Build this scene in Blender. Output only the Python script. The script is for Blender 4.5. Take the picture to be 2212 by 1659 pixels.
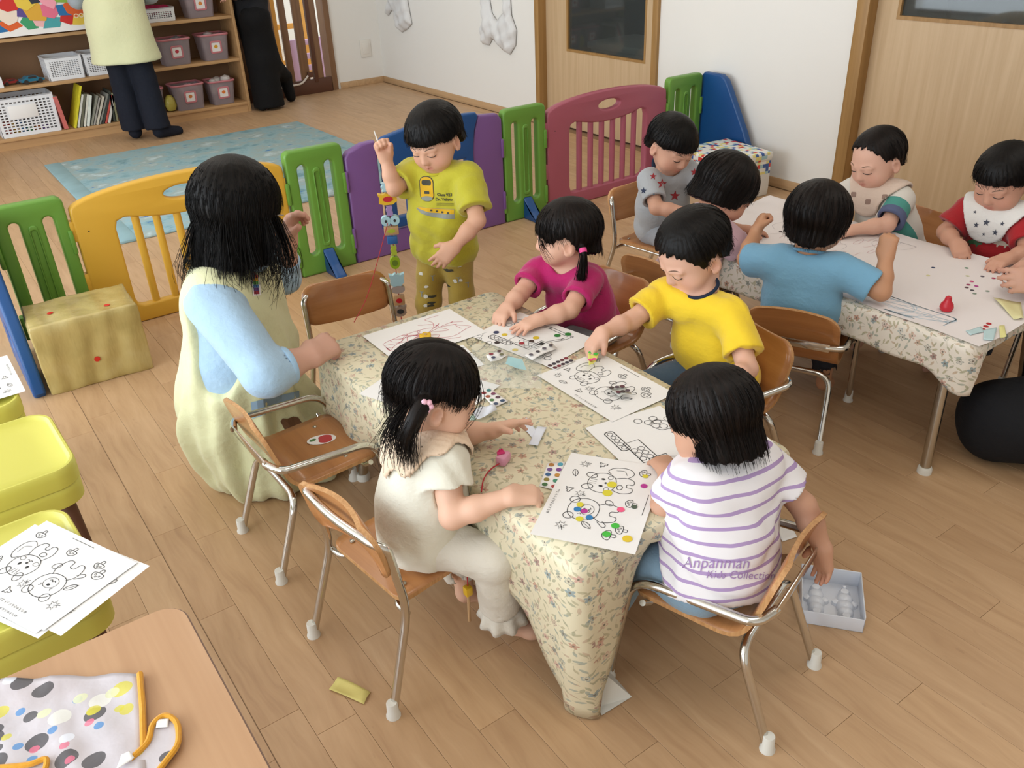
import bpy, bmesh, math, random
import numpy as np
from mathutils import Vector, Matrix
from mathutils.bvhtree import BVHTree

random.seed(7); np.random.seed(7)
for o in list(bpy.data.objects): bpy.data.objects.remove(o)
SC = bpy.context.scene
COL = SC.collection

# ---------------------------------------------------------------- camera
FPX = 1852.4; CAMH = 1.55
PITCH, ROLL, YAW = 0.514802, 0.043829, 0.600966
def cam_axes():
    p, r, y = PITCH, ROLL, YAW
    f = np.array([math.sin(y)*math.cos(p), math.cos(y)*math.cos(p), -math.sin(p)])
    r0 = np.array([math.cos(y), -math.sin(y), 0.0]); d0 = np.cross(f, r0)
    c, s = math.cos(r), math.sin(r)
    return np.array([c*r0+s*d0, -s*r0+c*d0, f])
CAX = cam_axes()
cam = bpy.data.cameras.new('camera'); camo = bpy.data.objects.new('camera', cam); COL.objects.link(camo)
cam.sensor_width = 36.0; cam.lens = FPX/2212*36.0; cam.clip_start = 0.05; cam.clip_end = 100
camo.matrix_world = Matrix(((CAX[0][0], -CAX[1][0], -CAX[2][0], 0), (CAX[0][1], -CAX[1][1], -CAX[2][1], 0),
                            (CAX[0][2], -CAX[1][2], -CAX[2][2], CAMH), (0, 0, 0, 1)))
SC.camera = camo
def _ray(u, v): return np.array([(u-1106)/FPX, (v-829.5)/FPX, 1.0]) @ CAX
def at(u, v, z=0.0):                       # point of the photograph's sight line at height z
    d = _ray(u, v); return np.array([0, 0, CAMH]) + d*((z-CAMH)/d[2])
def atx(u, v, x): d = _ray(u, v); return np.array([0, 0, CAMH]) + d*(x/d[0])
def aty(u, v, y): d = _ray(u, v); return np.array([0, 0, CAMH]) + d*(y/d[1])

# ---------------------------------------------------------------- world, daylight, exposure
SC.view_settings.view_transform = 'Standard'; SC.view_settings.look = 'None'
SC.view_settings.gamma = 1.0; SC.view_settings.use_curve_mapping = False
SC.view_settings.exposure = -0.32
W = bpy.data.worlds.new('sky'); SC.world = W; W.use_nodes = True
bg = W.node_tree.nodes['Background']; bg.inputs[0].default_value = (0.80, 0.90, 1.0, 1); bg.inputs[1].default_value = 2.2
def area(name, loc, rot, sx, sy, power, color):
    l = bpy.data.lights.new(name, 'AREA'); l.shape = 'RECTANGLE'; l.size = sx; l.size_y = sy
    l.energy = power; l.color = color
    o = bpy.data.objects.new(name, l); COL.objects.link(o); o.location = loc; o.rotation_euler = rot
    return o
# daylight through the tall windows of the left wall (they run beside and behind the camera)
area('window_daylight', (-2.16, 2.8, 1.25), (0, math.radians(-90), 0), 2.1, 7.2, 222, (0.86, 0.94, 1.0))
# ceiling lamps (recessed diffusers)
for (lx, ly) in ((1.0, 0.6), (3.0, 0.6), (1.0, 3.4), (3.0, 3.4), (1.0, 6.2), (3.0, 6.2)):
    area('ceiling_lamp_light', (lx, ly, 2.47), (0, 0, 0), 1.2, 0.5, 9.5, (1.0, 0.95, 0.87))
# ---------------------------------------------------------------- helpers
def lin(h):
    h = h.lstrip('#'); r = [int(h[i:i+2], 16)/255 for i in (0, 2, 4)]
    return tuple((c/12.92 if c <= .04045 else ((c+.055)/1.055)**2.4) for c in r) + (1.0,)
class NT:
    def __init__(s, m): s.t = m.node_tree; s.n = s.t.nodes; s.b = s.n['Principled BSDF']
    def new(s, typ, **kw):
        n = s.n.new(typ)
        for k, v in kw.items(): setattr(n, k, v)
        return n
    def _in(s, sock, v):
        if isinstance(v, bpy.types.NodeSocket): s.t.links.new(v, sock)
        elif v is not None: sock.default_value = v
    def math(s, op, a, b=None, c=None):
        n = s.new('ShaderNodeMath', operation=op); s._in(n.inputs[0], a); s._in(n.inputs[1], b); s._in(n.inputs[2], c); return n.outputs[0]
    def vmath(s, op, a, b=None):
        n = s.new('ShaderNodeVectorMath', operation=op); s._in(n.inputs[0], a); s._in(n.inputs[1], b)
        return n.outputs['Value'] if op in ('LENGTH', 'DOT_PRODUCT') else n.outputs[0]
    def mix(s, f, a, b):
        n = s.new('ShaderNodeMix', data_type='RGBA'); s._in(n.inputs[0], f); s._in(n.inputs[6], a); s._in(n.inputs[7], b); return n.outputs[2]
    def sep(s, v): n = s.new('ShaderNodeSeparateXYZ'); s._in(n.inputs[0], v); return n.outputs
    def comb(s, x, y, z): n = s.new('ShaderNodeCombineXYZ'); s._in(n.inputs[0], x); s._in(n.inputs[1], y); s._in(n.inputs[2], z); return n.outputs[0]
    def noise(s, vec, scale, detail=2, rough=.5):
        n = s.new('ShaderNodeTexNoise'); s._in(n.inputs['Vector'], vec); n.inputs['Scale'].default_value = scale
        n.inputs['Detail'].default_value = detail; n.inputs['Roughness'].default_value = rough; return n.outputs['Fac']
    def ramp(s, f, stops):
        n = s.new('ShaderNodeValToRGB'); s._in(n.inputs[0], f); e = n.color_ramp.elements
        while len(e) < len(stops): e.new(.5)
        for i, (p, c) in enumerate(stops): e[i].position = p; e[i].color = c
        return n.outputs[0]
    def coord(s, k='Object'): return s.new('ShaderNodeTexCoord').outputs[k]
    def pos(s): return s.new('ShaderNodeNewGeometry').outputs['Position']
    def scale(s, v, sx, sy, sz): return s.vmath('MULTIPLY', v, (sx, sy, sz))
    def color(s, v): s._in(s.b.inputs['Base Color'], v)
    def bump(s, h, strength=.2, dist=.002):
        n = s.new('ShaderNodeBump'); n.inputs['Strength'].default_value = strength; n.inputs['Distance'].default_value = dist
        s._in(n.inputs['Height'], h); s.t.links.new(n.outputs[0], s.b.inputs['Normal'])
MATS = {}
def mat(name, col='#808080', rough=.5, metal=0.0, var=None, bump=None, coat=0, sheen=0, alpha=None, trans=0, spec=None, sss=0, emit=None):
    if name in MATS: return MATS[name]
    m = bpy.data.materials.new(name); m.use_nodes = True; MATS[name] = m; t = NT(m); b = t.b
    c = lin(col) if isinstance(col, str) else col
    b.inputs['Base Color'].default_value = c; b.inputs['Roughness'].default_value = rough; b.inputs['Metallic'].default_value = metal
    if coat: b.inputs['Coat Weight'].default_value = coat; b.inputs['Coat Roughness'].default_value = .15
    if sheen: b.inputs['Sheen Weight'].default_value = sheen; b.inputs['Sheen Roughness'].default_value = .5
    if spec is not None: b.inputs['Specular IOR Level'].default_value = spec
    if trans: b.inputs['Transmission Weight'].default_value = trans
    if alpha is not None: b.inputs['Alpha'].default_value = alpha
    if sss:
        b.inputs['Subsurface Weight'].default_value = sss; b.inputs['Subsurface Radius'].default_value = (1, .35, .2); b.inputs['Subsurface Scale'].default_value = .006
    if emit: b.inputs['Emission Color'].default_value = lin(emit[0]); b.inputs['Emission Strength'].default_value = emit[1]
    if var or bump: P = t.coord('Object')
    if var:
        f = t.noise(P, var[0], 3); k = var[1]
        t.color(t.mix(f, tuple(max(0, x*(1-k)) for x in c[:3])+(1,), tuple(min(1, x*(1+k)) for x in c[:3])+(1,)))
    if bump: t.bump(t.noise(P, bump[0], 3), bump[1], bump[2] if len(bump) > 2 else .002)
    return m

def link(name, me, m=None, parent=None, smooth=None):
    o = bpy.data.objects.new(name, me); COL.objects.link(o)
    if m is not None and not me.materials:
        for q in (m if isinstance(m, (list, tuple)) else [m]): me.materials.append(q)
    if parent is not None: o.parent = parent
    if smooth is not None and len(me.polygons): me.polygons.foreach_set('use_smooth', [smooth]*len(me.polygons))
    return o
def tag(o, label, cat, group=None):
    o['label'] = label; o['category'] = cat
    if group: o['group'] = group
    return o
def struct(o, label=None):
    o['kind'] = 'structure'
    if label: o['label'] = label
    return o
def thing(name, label, cat, loc=(0, 0, 0), rz=0.0, group=None):
    o = bpy.data.objects.new(name, None); COL.objects.link(o); o.location = [float(q) for q in loc]; o.rotation_euler = (0, 0, rz); o.empty_display_size = .05
    return tag(o, label, cat, group)
def copy_tree(o, parent=None):
    c = o.copy(); COL.objects.link(c)
    if parent is not None: c.parent = parent
    for ch in o.children: copy_tree(ch, c)
    return c
def np_mesh(name, V, F):
    me = bpy.data.meshes.new(name); V = np.asarray(V, np.float32); F = np.asarray(F, np.int32)
    k = F.shape[1]; me.vertices.add(len(V)); me.vertices.foreach_set('co', V.ravel())
    me.loops.add(F.size); me.loops.foreach_set('vertex_index', F.ravel())
    me.polygons.add(len(F)); me.polygons.foreach_set('loop_start', np.arange(0, F.size, k, dtype=np.int32))
    me.polygons.foreach_set('loop_total', np.full(len(F), k, np.int32)); me.update(calc_edges=True); me.validate()
    return me
def pymesh(name, V, F):
    me = bpy.data.meshes.new(name); me.from_pydata([tuple(map(float, v)) for v in V], [], [tuple(f) for f in F]); me.update(); return me
class MB:
    "collects shapes into one mesh"
    def __init__(s): s.V = []; s.F = []; s.S = []
    def add(s, V, F, smooth=False):
        b = len(s.V); s.V += [tuple(map(float, v)) for v in V]; s.F += [tuple(i+b for i in f) for f in F]; s.S += [smooth]*len(F); return s
    def box(s, lo, hi, bev=0.0, R=None, c=None, seg=2):
        lo = np.array(lo, float); hi = np.array(hi, float); b = min(bev, float((hi-lo).min())*.49)
        if b <= 0:
            V = [(x, y, z) for x in (lo[0], hi[0]) for y in (lo[1], hi[1]) for z in (lo[2], hi[2])]
            F = [(0, 1, 3, 2), (4, 6, 7, 5), (0, 4, 5, 1), (2, 3, 7, 6), (0, 2, 6, 4), (1, 5, 7, 3)]
        else:
            bm = bmesh.new(); bmesh.ops.create_cube(bm, size=1)
            for v in bm.verts: v.co = Vector([lo[i]+(v.co[i]+.5)*(hi[i]-lo[i]) for i in range(3)])
            bmesh.ops.bevel(bm, geom=bm.edges[:], offset=b, segments=seg, profile=.5, affect='EDGES')
            bm.verts.ensure_lookup_table(); bm.verts.index_update(); V = [tuple(v.co) for v in bm.verts]; F = [[v.index for v in f.verts] for f in bm.faces]; bm.free()
        if R is not None: V = [np.asarray(R) @ np.array(v) for v in V]
        if c is not None: V = [np.array(v)+np.array(c) for v in V]
        return s.add(V, F, bev > 0)
    def tube(s, P, r, n=10, cap=True):
        P = [np.array(p, float) for p in P]; k = len(P); rs = r if hasattr(r, '__len__') else [r]*k
        T = [P[min(i+1, k-1)]-P[max(i-1, 0)] for i in range(k)]; T = [t/(np.linalg.norm(t)+1e-12) for t in T]
        u = np.cross(T[0], (0, 0, 1) if abs(T[0][2]) < .9 else (1, 0, 0)); u /= np.linalg.norm(u); V = []; F = []
        for i in range(k):
            u = u-T[i]*np.dot(u, T[i]); u /= np.linalg.norm(u)+1e-12; w = np.cross(T[i], u)
            for j in range(n):
                a = 2*math.pi*j/n; V.append(P[i]+rs[i]*(math.cos(a)*u+math.sin(a)*w))
        for i in range(k-1):
            for j in range(n): a = i*n+j; b = i*n+(j+1) % n; F.append((a, b, b+n, a+n))
        if cap: F.append(tuple(range(n-1, -1, -1))); F.append(tuple(range((k-1)*n, k*n)))
        return s.add(V, F, True)
    def lathe(s, prof, c=(0, 0, 0), n=20, axis=None):
        V = []; F = []; k = len(prof)
        for r, z in prof:
            for j in range(n): a = 2*math.pi*j/n; V.append((r*math.cos(a), r*math.sin(a), z))
        for i in range(k-1):
            for j in range(n): a = i*n+j; b = i*n+(j+1) % n; F.append((a, b, b+n, a+n))
        F.append(tuple(range(n-1, -1, -1))); F.append(tuple(range((k-1)*n, k*n)))
        if axis is not None: Q = Vector((0, 0, 1)).rotation_difference(Vector(axis)).to_matrix(); V = [np.array(Q) @ np.array(v) for v in V]
        return s.add([np.array(v)+np.array(c) for v in V], F, True)
    def prism(s, poly, z0, z1):
        n = len(poly); V = [(x, y, z0) for x, y in poly]+[(x, y, z1) for x, y in poly]
        F = [tuple(range(n-1, -1, -1)), tuple(range(n, 2*n))]+[(i, (i+1) % n, n+(i+1) % n, n+i) for i in range(n)]
        return s.add(V, F)
    def mesh(s, name='m'):
        me = pymesh(name, s.V, s.F); me.polygons.foreach_set('use_smooth', s.S); return me
    def build(s, name, m, parent=None, autosm=True):
        me = s.mesh(name)
        if autosm and any(s.S):
            bm = bmesh.new(); bm.from_mesh(me)
            for e in bm.edges:
                if len(e.link_faces) == 2 and e.calc_face_angle(0) > .7: e.smooth = False
            bm.to_mesh(me); bm.free()
        return link(name, me, m, parent)
def fillet(P, r, n=6):
    "rounds the corners of a 3D polyline"
    P = [np.array(p, float) for p in P]; out = [P[0]]; rr = r if hasattr(r, '__len__') else [r]*len(P)
    for i in range(1, len(P)-1):
        a = P[i-1]-P[i]; b = P[i+1]-P[i]; la = np.linalg.norm(a); lb = np.linalg.norm(b); q = min(rr[i], la*.49, lb*.49)
        p0 = P[i]+a/la*q; p1 = P[i]+b/lb*q
        for k in range(n+1): t = k/n; out.append((1-t)**2*p0+2*t*(1-t)*P[i]+t*t*p1)
    out.append(P[-1]); return out
def rpoly(x0, y0, x1, y1, r, n=6):
    "rounded rectangle; r may be (bl, br, tr, tl)"
    rs = r if hasattr(r, '__len__') else (r,)*4; out = []
    for (cx, cy, sx, sy, a0, q) in ((x0, y0, 1, 1, 180, rs[0]), (x1, y0, -1, 1, 270, rs[1]), (x1, y1, -1, -1, 0, rs[2]), (x0, y1, 1, -1, 90, rs[3])):
        for k in range(n+1):
            a = math.radians(a0+90*k/n); out.append((cx+sx*q+q*math.cos(a), cy+sy*q+q*math.sin(a)))
    return out
def ellip(cx, cy, a, b, n=28, rot=0):
    return [(cx+a*math.cos(t)*math.cos(rot)-b*math.sin(t)*math.sin(rot), cy+a*math.cos(t)*math.sin(rot)+b*math.sin(t)*math.cos(rot)) for t in [2*math.pi*i/n for i in range(n)]]
DG = None
def eval_mesh(o):
    dg = bpy.context.evaluated_depsgraph_get(); me = bpy.data.meshes.new_from_object(o.evaluated_get(dg)); bpy.data.objects.remove(o); return me
def panel_mesh(outer, holes, th, bev=.006, seg=2):
    "plate with holes in the XZ plane, thickness along Y, rounded edges"
    cu = bpy.data.curves.new('p', 'CURVE'); cu.dimensions = '2D'; cu.fill_mode = 'BOTH'; cu.extrude = th/2-bev; cu.bevel_depth = bev; cu.bevel_resolution = seg; cu.offset = -bev
    for ring in [outer]+list(holes):
        s = cu.splines.new('POLY'); s.points.add(len(ring)-1); s.use_cyclic_u = True
        for i, (x, y) in enumerate(ring): s.points[i].co = (x, y, 0, 1)
    o = bpy.data.objects.new('p', cu); COL.objects.link(o); me = eval_mesh(o)
    me.transform(Matrix.Rotation(math.pi/2, 4, 'X'))
    bm = bmesh.new(); bm.from_mesh(me); bmesh.ops.remove_doubles(bm, verts=bm.verts, dist=1e-5); 
    for f in bm.faces: f.smooth = True
    for e in bm.edges:
        if len(e.link_faces) == 2 and e.calc_face_angle(0) > .75: e.smooth = False
    bm.to_mesh(me); bm.free(); me.materials.clear(); return me
def text_mesh(txt, size, bold=0.0, shear=0.0, space=1.0, align='CENTER'):
    cu = bpy.data.curves.new('t', 'FONT'); cu.body = txt; cu.size = size; cu.align_x = align; cu.align_y = 'CENTER'; cu.offset = bold; cu.shear = shear; cu.space_character = space; cu.resolution_u = 3
    o = bpy.data.objects.new('t', cu); COL.objects.link(o); me = eval_mesh(o); me.materials.clear(); return me
def ribbon(mb, pts, w, closed=False, z=0.0):
    "flat printed line in the XY plane"
    P = [np.array(p[:2], float) for p in pts]
    if closed: P = P+[P[0]]
    k = len(P); V = []
    for i in range(k):
        if closed and i in (0, k-1): t = P[1]-P[k-2]
        else: t = P[min(i+1, k-1)]-P[max(i-1, 0)]
        t = t/(np.linalg.norm(t)+1e-12); nrm = np.array((-t[1], t[0]))
        V += [(*(P[i]+nrm*w/2), z), (*(P[i]-nrm*w/2), z)]
    mb.add(V, [(2*i, 2*i+1, 2*i+3, 2*i+2) for i in range(k-1)])
def spline(pts, n=8, closed=False):
    P = [np.array(p, float) for p in pts]; k = len(P); out = []
    g = (lambda i: P[i % k]) if closed else (lambda i: P[min(max(i, 0), k-1)])
    for i in range(k if closed else k-1):
        a, b, c, d = g(i-1), g(i), g(i+1), g(i+2)
        for j in range(n):
            t = j/n; out.append(.5*((2*b)+(-a+c)*t+(2*a-5*b+4*c-d)*t*t+(-a+3*b-3*c+d)*t**3))
    if not closed: out.append(P[-1])
    return out
# ---------------------------------------------------------------- procedural materials
def wood_mat(name, c1, c2, axis=2, scale=1.0, rough=.45, coat=0.0, use_pos=False, contrast=1.0):
    if name in MATS: return MATS[name]
    m = bpy.data.materials.new(name); m.use_nodes = True; MATS[name] = m; t = NT(m)
    P = t.pos() if use_pos else t.coord('Object'); s = [38*scale, 38*scale, 38*scale]; s[axis] = 1.6*scale
    v = t.scale(P, *s); w = t.noise(t.scale(P, *[q*.25 for q in s]), 1.0, 2)
    f = t.noise(t.vmath('ADD', v, t.comb(w, w, w)), 1.0, 4, .6)
    t.color(t.ramp(f, [(.5-.2/contrast, lin(c1)), (.5+.2/contrast, lin(c2))])); t.b.inputs['Roughness'].default_value = rough
    if coat: t.b.inputs['Coat Weight'].default_value = coat; t.b.inputs['Coat Roughness'].default_value = .12
    t.bump(f, .08, .001); return m
def floor_mat(name, island):
    m = bpy.data.materials.new(name); m.use_nodes = True; MATS[name] = m; t = NT(m)
    rnd = t.new('ShaderNodeNewGeometry').outputs['Random Per Island'] if island else t.new('ShaderNodeObjectInfo').outputs['Random']
    P = t.pos(); off = t.math('MULTIPLY', rnd, 37.0); Q = t.vmath('ADD', P, t.comb(off, off, off))
    warp = t.noise(t.scale(Q, 9, 3, 1), 1.0, 2); g = t.noise(t.vmath('ADD', t.scale(Q, 34, 3.2, 1), t.comb(t.math('MULTIPLY', warp, 3.0), 0.0, 0.0)), 1.0, 4, .62)
    fine = t.noise(t.scale(Q, 210, 9, 1), 1.0, 2)
    c = t.ramp(g, [(.25, lin('#b08c69')), (.45, lin('#bd9a75')), (.62, lin('#c4a17c')), (.8, lin('#ccab86'))])
    speck = t.ramp(t.noise(t.scale(Q, 60, 22, 1), 1.0, 1), [(.74, (0, 0, 0, 1)), (.8, (1, 1, 1, 1))])
    c = t.mix(t.math('MULTIPLY', speck, .22), c, lin('#8c6a4c'))
    tone = t.ramp(rnd, [(0, (.94, .92, .90, 1)), (.5, (1, 1, 1, 1)), (1, (1.03, 1.015, .985, 1))])
    n = t.new('ShaderNodeMix', data_type='RGBA', blend_type='MULTIPLY'); n.inputs[0].default_value = 1; t._in(n.inputs[6], c); t._in(n.inputs[7], tone); t.color(n.outputs[2])
    t.b.inputs['Roughness'].default_value = .46; t.bump(fine, .06, .001); return m
def floral_mat(name, base, base2):
    m = bpy.data.materials.new(name); m.use_nodes = True; MATS[name] = m; t = NT(m); UV = t.coord('UV')
    col = t.mix(t.noise(UV, 5, 2), lin(base), lin(base2))
    def cells(scale, rand, seed):
        v = t.new('ShaderNodeTexVoronoi', voronoi_dimensions='2D'); v.inputs['Scale'].default_value = scale; v.inputs['Randomness'].default_value = rand
        U = t.vmath('ADD', UV, (seed, seed*1.7, 0)); t._in(v.inputs['Vector'], U); d = t.vmath('SUBTRACT', U, v.outputs['Position']); c = t.sep(v.outputs['Color'])
        x, y = t.sep(d)[0], t.sep(d)[1]; a = t.math('MULTIPLY', c[0], 6.283); ca, sa = t.math('COSINE', a), t.math('SINE', a)
        X = t.math('ADD', t.math('MULTIPLY', x, ca), t.math('MULTIPLY', y, sa)); Y = t.math('SUBTRACT', t.math('MULTIPLY', y, ca), t.math('MULTIPLY', x, sa)); return X, Y, c
    def step(v, edge, soft=.0006):
        n = t.new('ShaderNodeMapRange'); t._in(n.inputs[0], v); n.inputs[1].default_value = edge-soft; n.inputs[2].default_value = edge+soft; n.inputs[3].default_value = 1; n.inputs[4].default_value = 0; return n.outputs[0]
    pal = [(0, lin('#a7a58a')), (.3, lin('#b5ad8e')), (.55, lin('#9fa699')), (.8, lin('#c2ab92'))]
    def const(f, stops):
        n = t.new('ShaderNodeValToRGB'); n.color_ramp.interpolation = 'CONSTANT'; t._in(n.inputs[0], f); e = n.color_ramp.elements
        while len(e) < len(stops): e.new(.5)
        for i, (p, c) in enumerate(stops): e[i].position = p; e[i].color = c
        return n.outputs[0]
    for sc, a, b, seed in ((36, .0082, .0034, 3.3), (41, .0072, .0030, 11.9)):      # leaves
        X, Y, c = cells(sc, .85, seed); px = t.math('DIVIDE', X, a); py = t.math('DIVIDE', Y, b)
        q = t.math('ADD', t.math('POWER', t.math('ABSOLUTE', px), 1.4), t.math('MULTIPLY', py, py))
        col = t.mix(t.math('MULTIPLY', step(q, 1.0, .15), .85), col, const(c[1], pal))
        st = t.math('MULTIPLY', step(t.math('ABSOLUTE', t.math('SUBTRACT', Y, t.math('MULTIPLY', t.math('MULTIPLY', X, X), 22.0))), .0007, .0004), step(t.math('ABSOLUTE', t.math('ADD', X, .012)), .010))
        col = t.mix(t.math('MULTIPLY', st, .6), col, lin('#a39c80'))
    for sc, R, seed in ((20, .0108, 0.0), (17.5, .0090, 7.7)):                            # blossoms
        X, Y, c = cells(sc, .7, seed); r = t.math('SQRT', t.math('ADD', t.math('MULTIPLY', X, X), t.math('MULTIPLY', Y, Y))); th = t.math('ARCTAN2', Y, X)
        pet = t.math('ABSOLUTE', t.math('COSINE', t.math('MULTIPLY', th, 2.5))); edge = t.math('MULTIPLY_ADD', pet, R*.55, R*.45)
        ins = step(t.math('SUBTRACT', r, edge), 0.0, .0006); ring = step(t.math('ABSOLUTE', t.math('SUBTRACT', r, t.math('MULTIPLY', edge, .86))), R*.13, .0005)
        core = step(r, R*.24); on = t.math('GREATER_THAN', c[2], .25)
        pc = const(c[1], [(0, lin('#8e9289')), (.28, lin('#b98f7a')), (.5, lin('#c9a294')), (.68, lin('#8a9a9c')), (.86, lin('#a2827a'))])
        kind = t.math('GREATER_THAN', c[2], .6); hollow = t.mix(ring, t.mix(.25, col, pc), pc)
        fl = t.mix(kind, pc, hollow); fl = t.mix(core, fl, lin('#6b6258')); col = t.mix(t.math('MULTIPLY', t.math('MULTIPLY', ins, on), .9), col, fl)
    t.color(col); t.b.inputs['Roughness'].default_value = .42; t.b.inputs['Specular IOR Level'].default_value = .35
    t.bump(t.noise(UV, 90, 2), .05, .001); return m
M_white = mat('wall_paper', '#e9e7e2', .85, bump=(260, .15, .0008))
M_ceil = mat('ceiling_white', '#eeece6', .9)
M_base = wood_mat('baseboard_wood', '#b8966e', '#c9a67e', 1)
M_frame = wood_mat('door_frame_wood', '#94703f', '#ab8450', 2)
M_door = wood_mat('door_veneer', '#bda07b', '#cdb28e', 2, .8, .5)
M_shelf = wood_mat('shelf_wood', '#b58e62', '#c79f70', 0, .8, .5)
M_gatew = wood_mat('gate_wood', '#7a5a40', '#8d6a4c', 2, .8, .5)
M_ply = wood_mat('chair_plywood', '#a0683a', '#b87f4c', 0, .9, .32, .35)
M_plyedge = wood_mat('ply_edge', '#a87848', '#c99a68', 2, 4, .5)
M_tabletop = wood_mat('table_laminate', '#b08763', '#bf9772', 1, .7, .38, .1)
M_chrome = mat('chrome', '#d3d2cd', .13, 1.0)
M_steel = mat('steel_leg', '#b9b4a8', .25, 1.0)
M_cap = mat('white_rubber', '#dcdad2', .6)
M_black = mat('black_edge', '#2c2724', .6)
M_edge = mat('table_edging', '#83685a', .5)
M_floral = floral_mat('floral_oilcloth', '#dcd3b6', '#d5caac')
M_floral2 = floral_mat('floral_oilcloth_pale', '#e4dcd0', '#ddd3c4')
M_clothback = mat('oilcloth_backing', '#d6d4cc', .7)
M_paper = mat('white_paper', '#eceae8', .75)
M_paperb = mat('drawing_roll_paper', '#e8e1e0', .75)
M_ink = mat('print_ink', '#2c2c2e', .7)
M_inkgrey = mat('print_ink_grey', '#8e8e90', .7)
def plastic(hexc, name, rough=.38): return mat('plastic_'+name, hexc, rough, var=(3, .04), bump=(420, .05, .0006))
M_green = plastic('#66963a', 'green'); M_yel = plastic('#d8a83a', 'yellow'); M_pink = plastic('#a8586a', 'rose'); M_pur = plastic('#78538f', 'purple'); M_blue = plastic('#124a86', 'blue')
M_lemon = plastic('#cdc75a', 'lemon', .4)
M_red = plastic('#c02030', 'red'); M_wplastic = plastic('#e4e6ea', 'white', .4)
# ---------------------------------------------------------------- the setting
XW, YW, XL, YR, ZC = 4.15, 8.08, -2.2, -2.2, 2.5
def slab(name, lo, hi, m, parent=None, bev=0): return MB().box(lo, hi, bev).build(name, m, parent)
# floor: planks over a dark base
floor = struct(slab('floor', (XL-.1, YR-.1, -.06), (XW+.1, YW+.1, -.003), mat('floor_joint', '#937557', .8)))
M_fl = floor_mat('vinyl_plank', False); M_fls = floor_mat('vinyl_plank_far', True)
PW, PLN, GAP, CH = .095, .82, .0006, .0006
def plank_mesh(L):
    x0, x1, y0, y1 = -PW/2+GAP/2, PW/2-GAP/2, GAP/2, L-GAP/2; c = CH
    V = [(x0, y0, -.003), (x1, y0, -.003), (x1, y1, -.003), (x0, y1, -.003), (x0, y0, -c), (x1, y0, -c), (x1, y1, -c), (x0, y1, -c), (x0+c, y0+c, 0), (x1-c, y0+c, 0), (x1-c, y1-c, 0), (x0+c, y1-c, 0)]
    F = [(8, 9, 10, 11)]+[(i, (i+1) % 4, 4+(i+1) % 4, 4+i) for i in range(4)]+[(4+i, 4+(i+1) % 4, 8+(i+1) % 4, 8+i) for i in range(4)]
    return V, F
rp = random.Random(3); planks = []
nx0 = int(math.floor((XL)/PW)); nx1 = int(math.ceil((XW+.05)/PW))
for i in range(nx0, nx1):
    x = i*PW+.092
    if x-PW/2 < XL or x+PW/2 > XW+.06: continue
    y = YR-rp.random()*PLN
    while y < YW:
        L = .41 if rp.random() < .45 else .82; a, b = max(y, YR), min(y+L, YW)
        if b-a > .05: planks.append((x, a, b-a))
        y += L
def plank_rank(p):
    c = np.array((p[0], p[1]+p[2]/2, 0)); d = CAX @ (c-np.array((0, 0, CAMH)))
    if d[2] < .2: return 1e9
    u, v = 1106+FPX*d[0]/d[2], 829+FPX*d[1]/d[2]
    if not (-60 < u < 2270 and 0 < v < 1730): return 1e6+d[2]
    return d[2]
planks.sort(key=plank_rank); pm = {}
for (x, y, L) in planks[:300]:
    k = round(L, 3)
    if k not in pm: pm[k] = pymesh('plank', *plank_mesh(L)); pm[k].materials.append(M_fl)
    o = link('plank', pm[k], None, floor); o.location = (x, y, 0)
mb = MB()
for (x, y, L) in planks[300:]:
    V, F = plank_mesh(L); mb.add([(a+x, b+y, c) for a, b, c in V], F)
o = mb.build('plank_field', M_fls, floor); o['kind'] = 'stuff'
MB().box((.2335, YR, -.002), (.2355, YW, .0004)).build('floor_seam', mat('seam_dark', '#7a5f46', .8), floor)
struct(slab('ceiling', (XL-.1, YR-.1, ZC), (XW+.1, YW+.1, ZC+.05), M_ceil))
# right wall with two door openings
D1 = (4.24, 5.50); D2 = (1.20, 2.80); DH = 2.0
mb = MB()
for a, b in ((YR, D2[0]), (D2[1], D1[0]), (D1[1], YW)): mb.box((XW, a, 0), (XW+.12, b, ZC))
for a, b in (D1, D2): mb.box((XW, a, DH), (XW+.12, b, ZC))
struct(mb.build('wall_right', M_white))
# back wall with the gate opening
G0, G1 = 2.70, 3.62
mb = MB().box((XL, YW, 0), (G0, YW+.12, ZC)).box((G1, YW, 0), (XW+.12, YW+.12, ZC)).box((G0, YW, 2.0), (G1, YW+.12, ZC)); struct(mb.build('wall_back', M_white))
# left wall with its long window, rear wall
mb = MB().box((XL-.1, YR, 0), (XL, YW, .15)).box((XL-.1, YR, 2.3), (XL, YW, ZC)).box((XL-.1, YR, .15), (XL, -.8, 2.3)).box((XL-.1, 6.4, .15), (XL, YW, 2.3)); struct(mb.build('wall_left', M_white))
mb = MB()
for y in (-.8, .6, 2.0, 3.4, 4.8, 6.4): mb.box((XL-.08, y-.025, .15), (XL-.02, y+.025, 2.3))
for z in (.15, 2.26): mb.box((XL-.08, -.8, z), (XL-.02, 6.4, z+.04))
struct(mb.build('window_1', M_frame))
struct(slab('wall_rear', (XL-.1, YR-.1, 0), (XW+.1, YR, ZC), M_white))
mb = MB()
for a, b in ((YR, D2[0]-.07), (D2[1]+.07, D1[0]-.05), (D1[1]+.05, YW)): mb.box((XW-.008, a, 0), (XW, b, .056), .002)
struct(mb.build('baseboard_right', M_base)); struct(MB().box((G1+.05, YW-.008, 0), (XW-.008, YW, .056), .002).build('baseboard_back', M_base))
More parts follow.
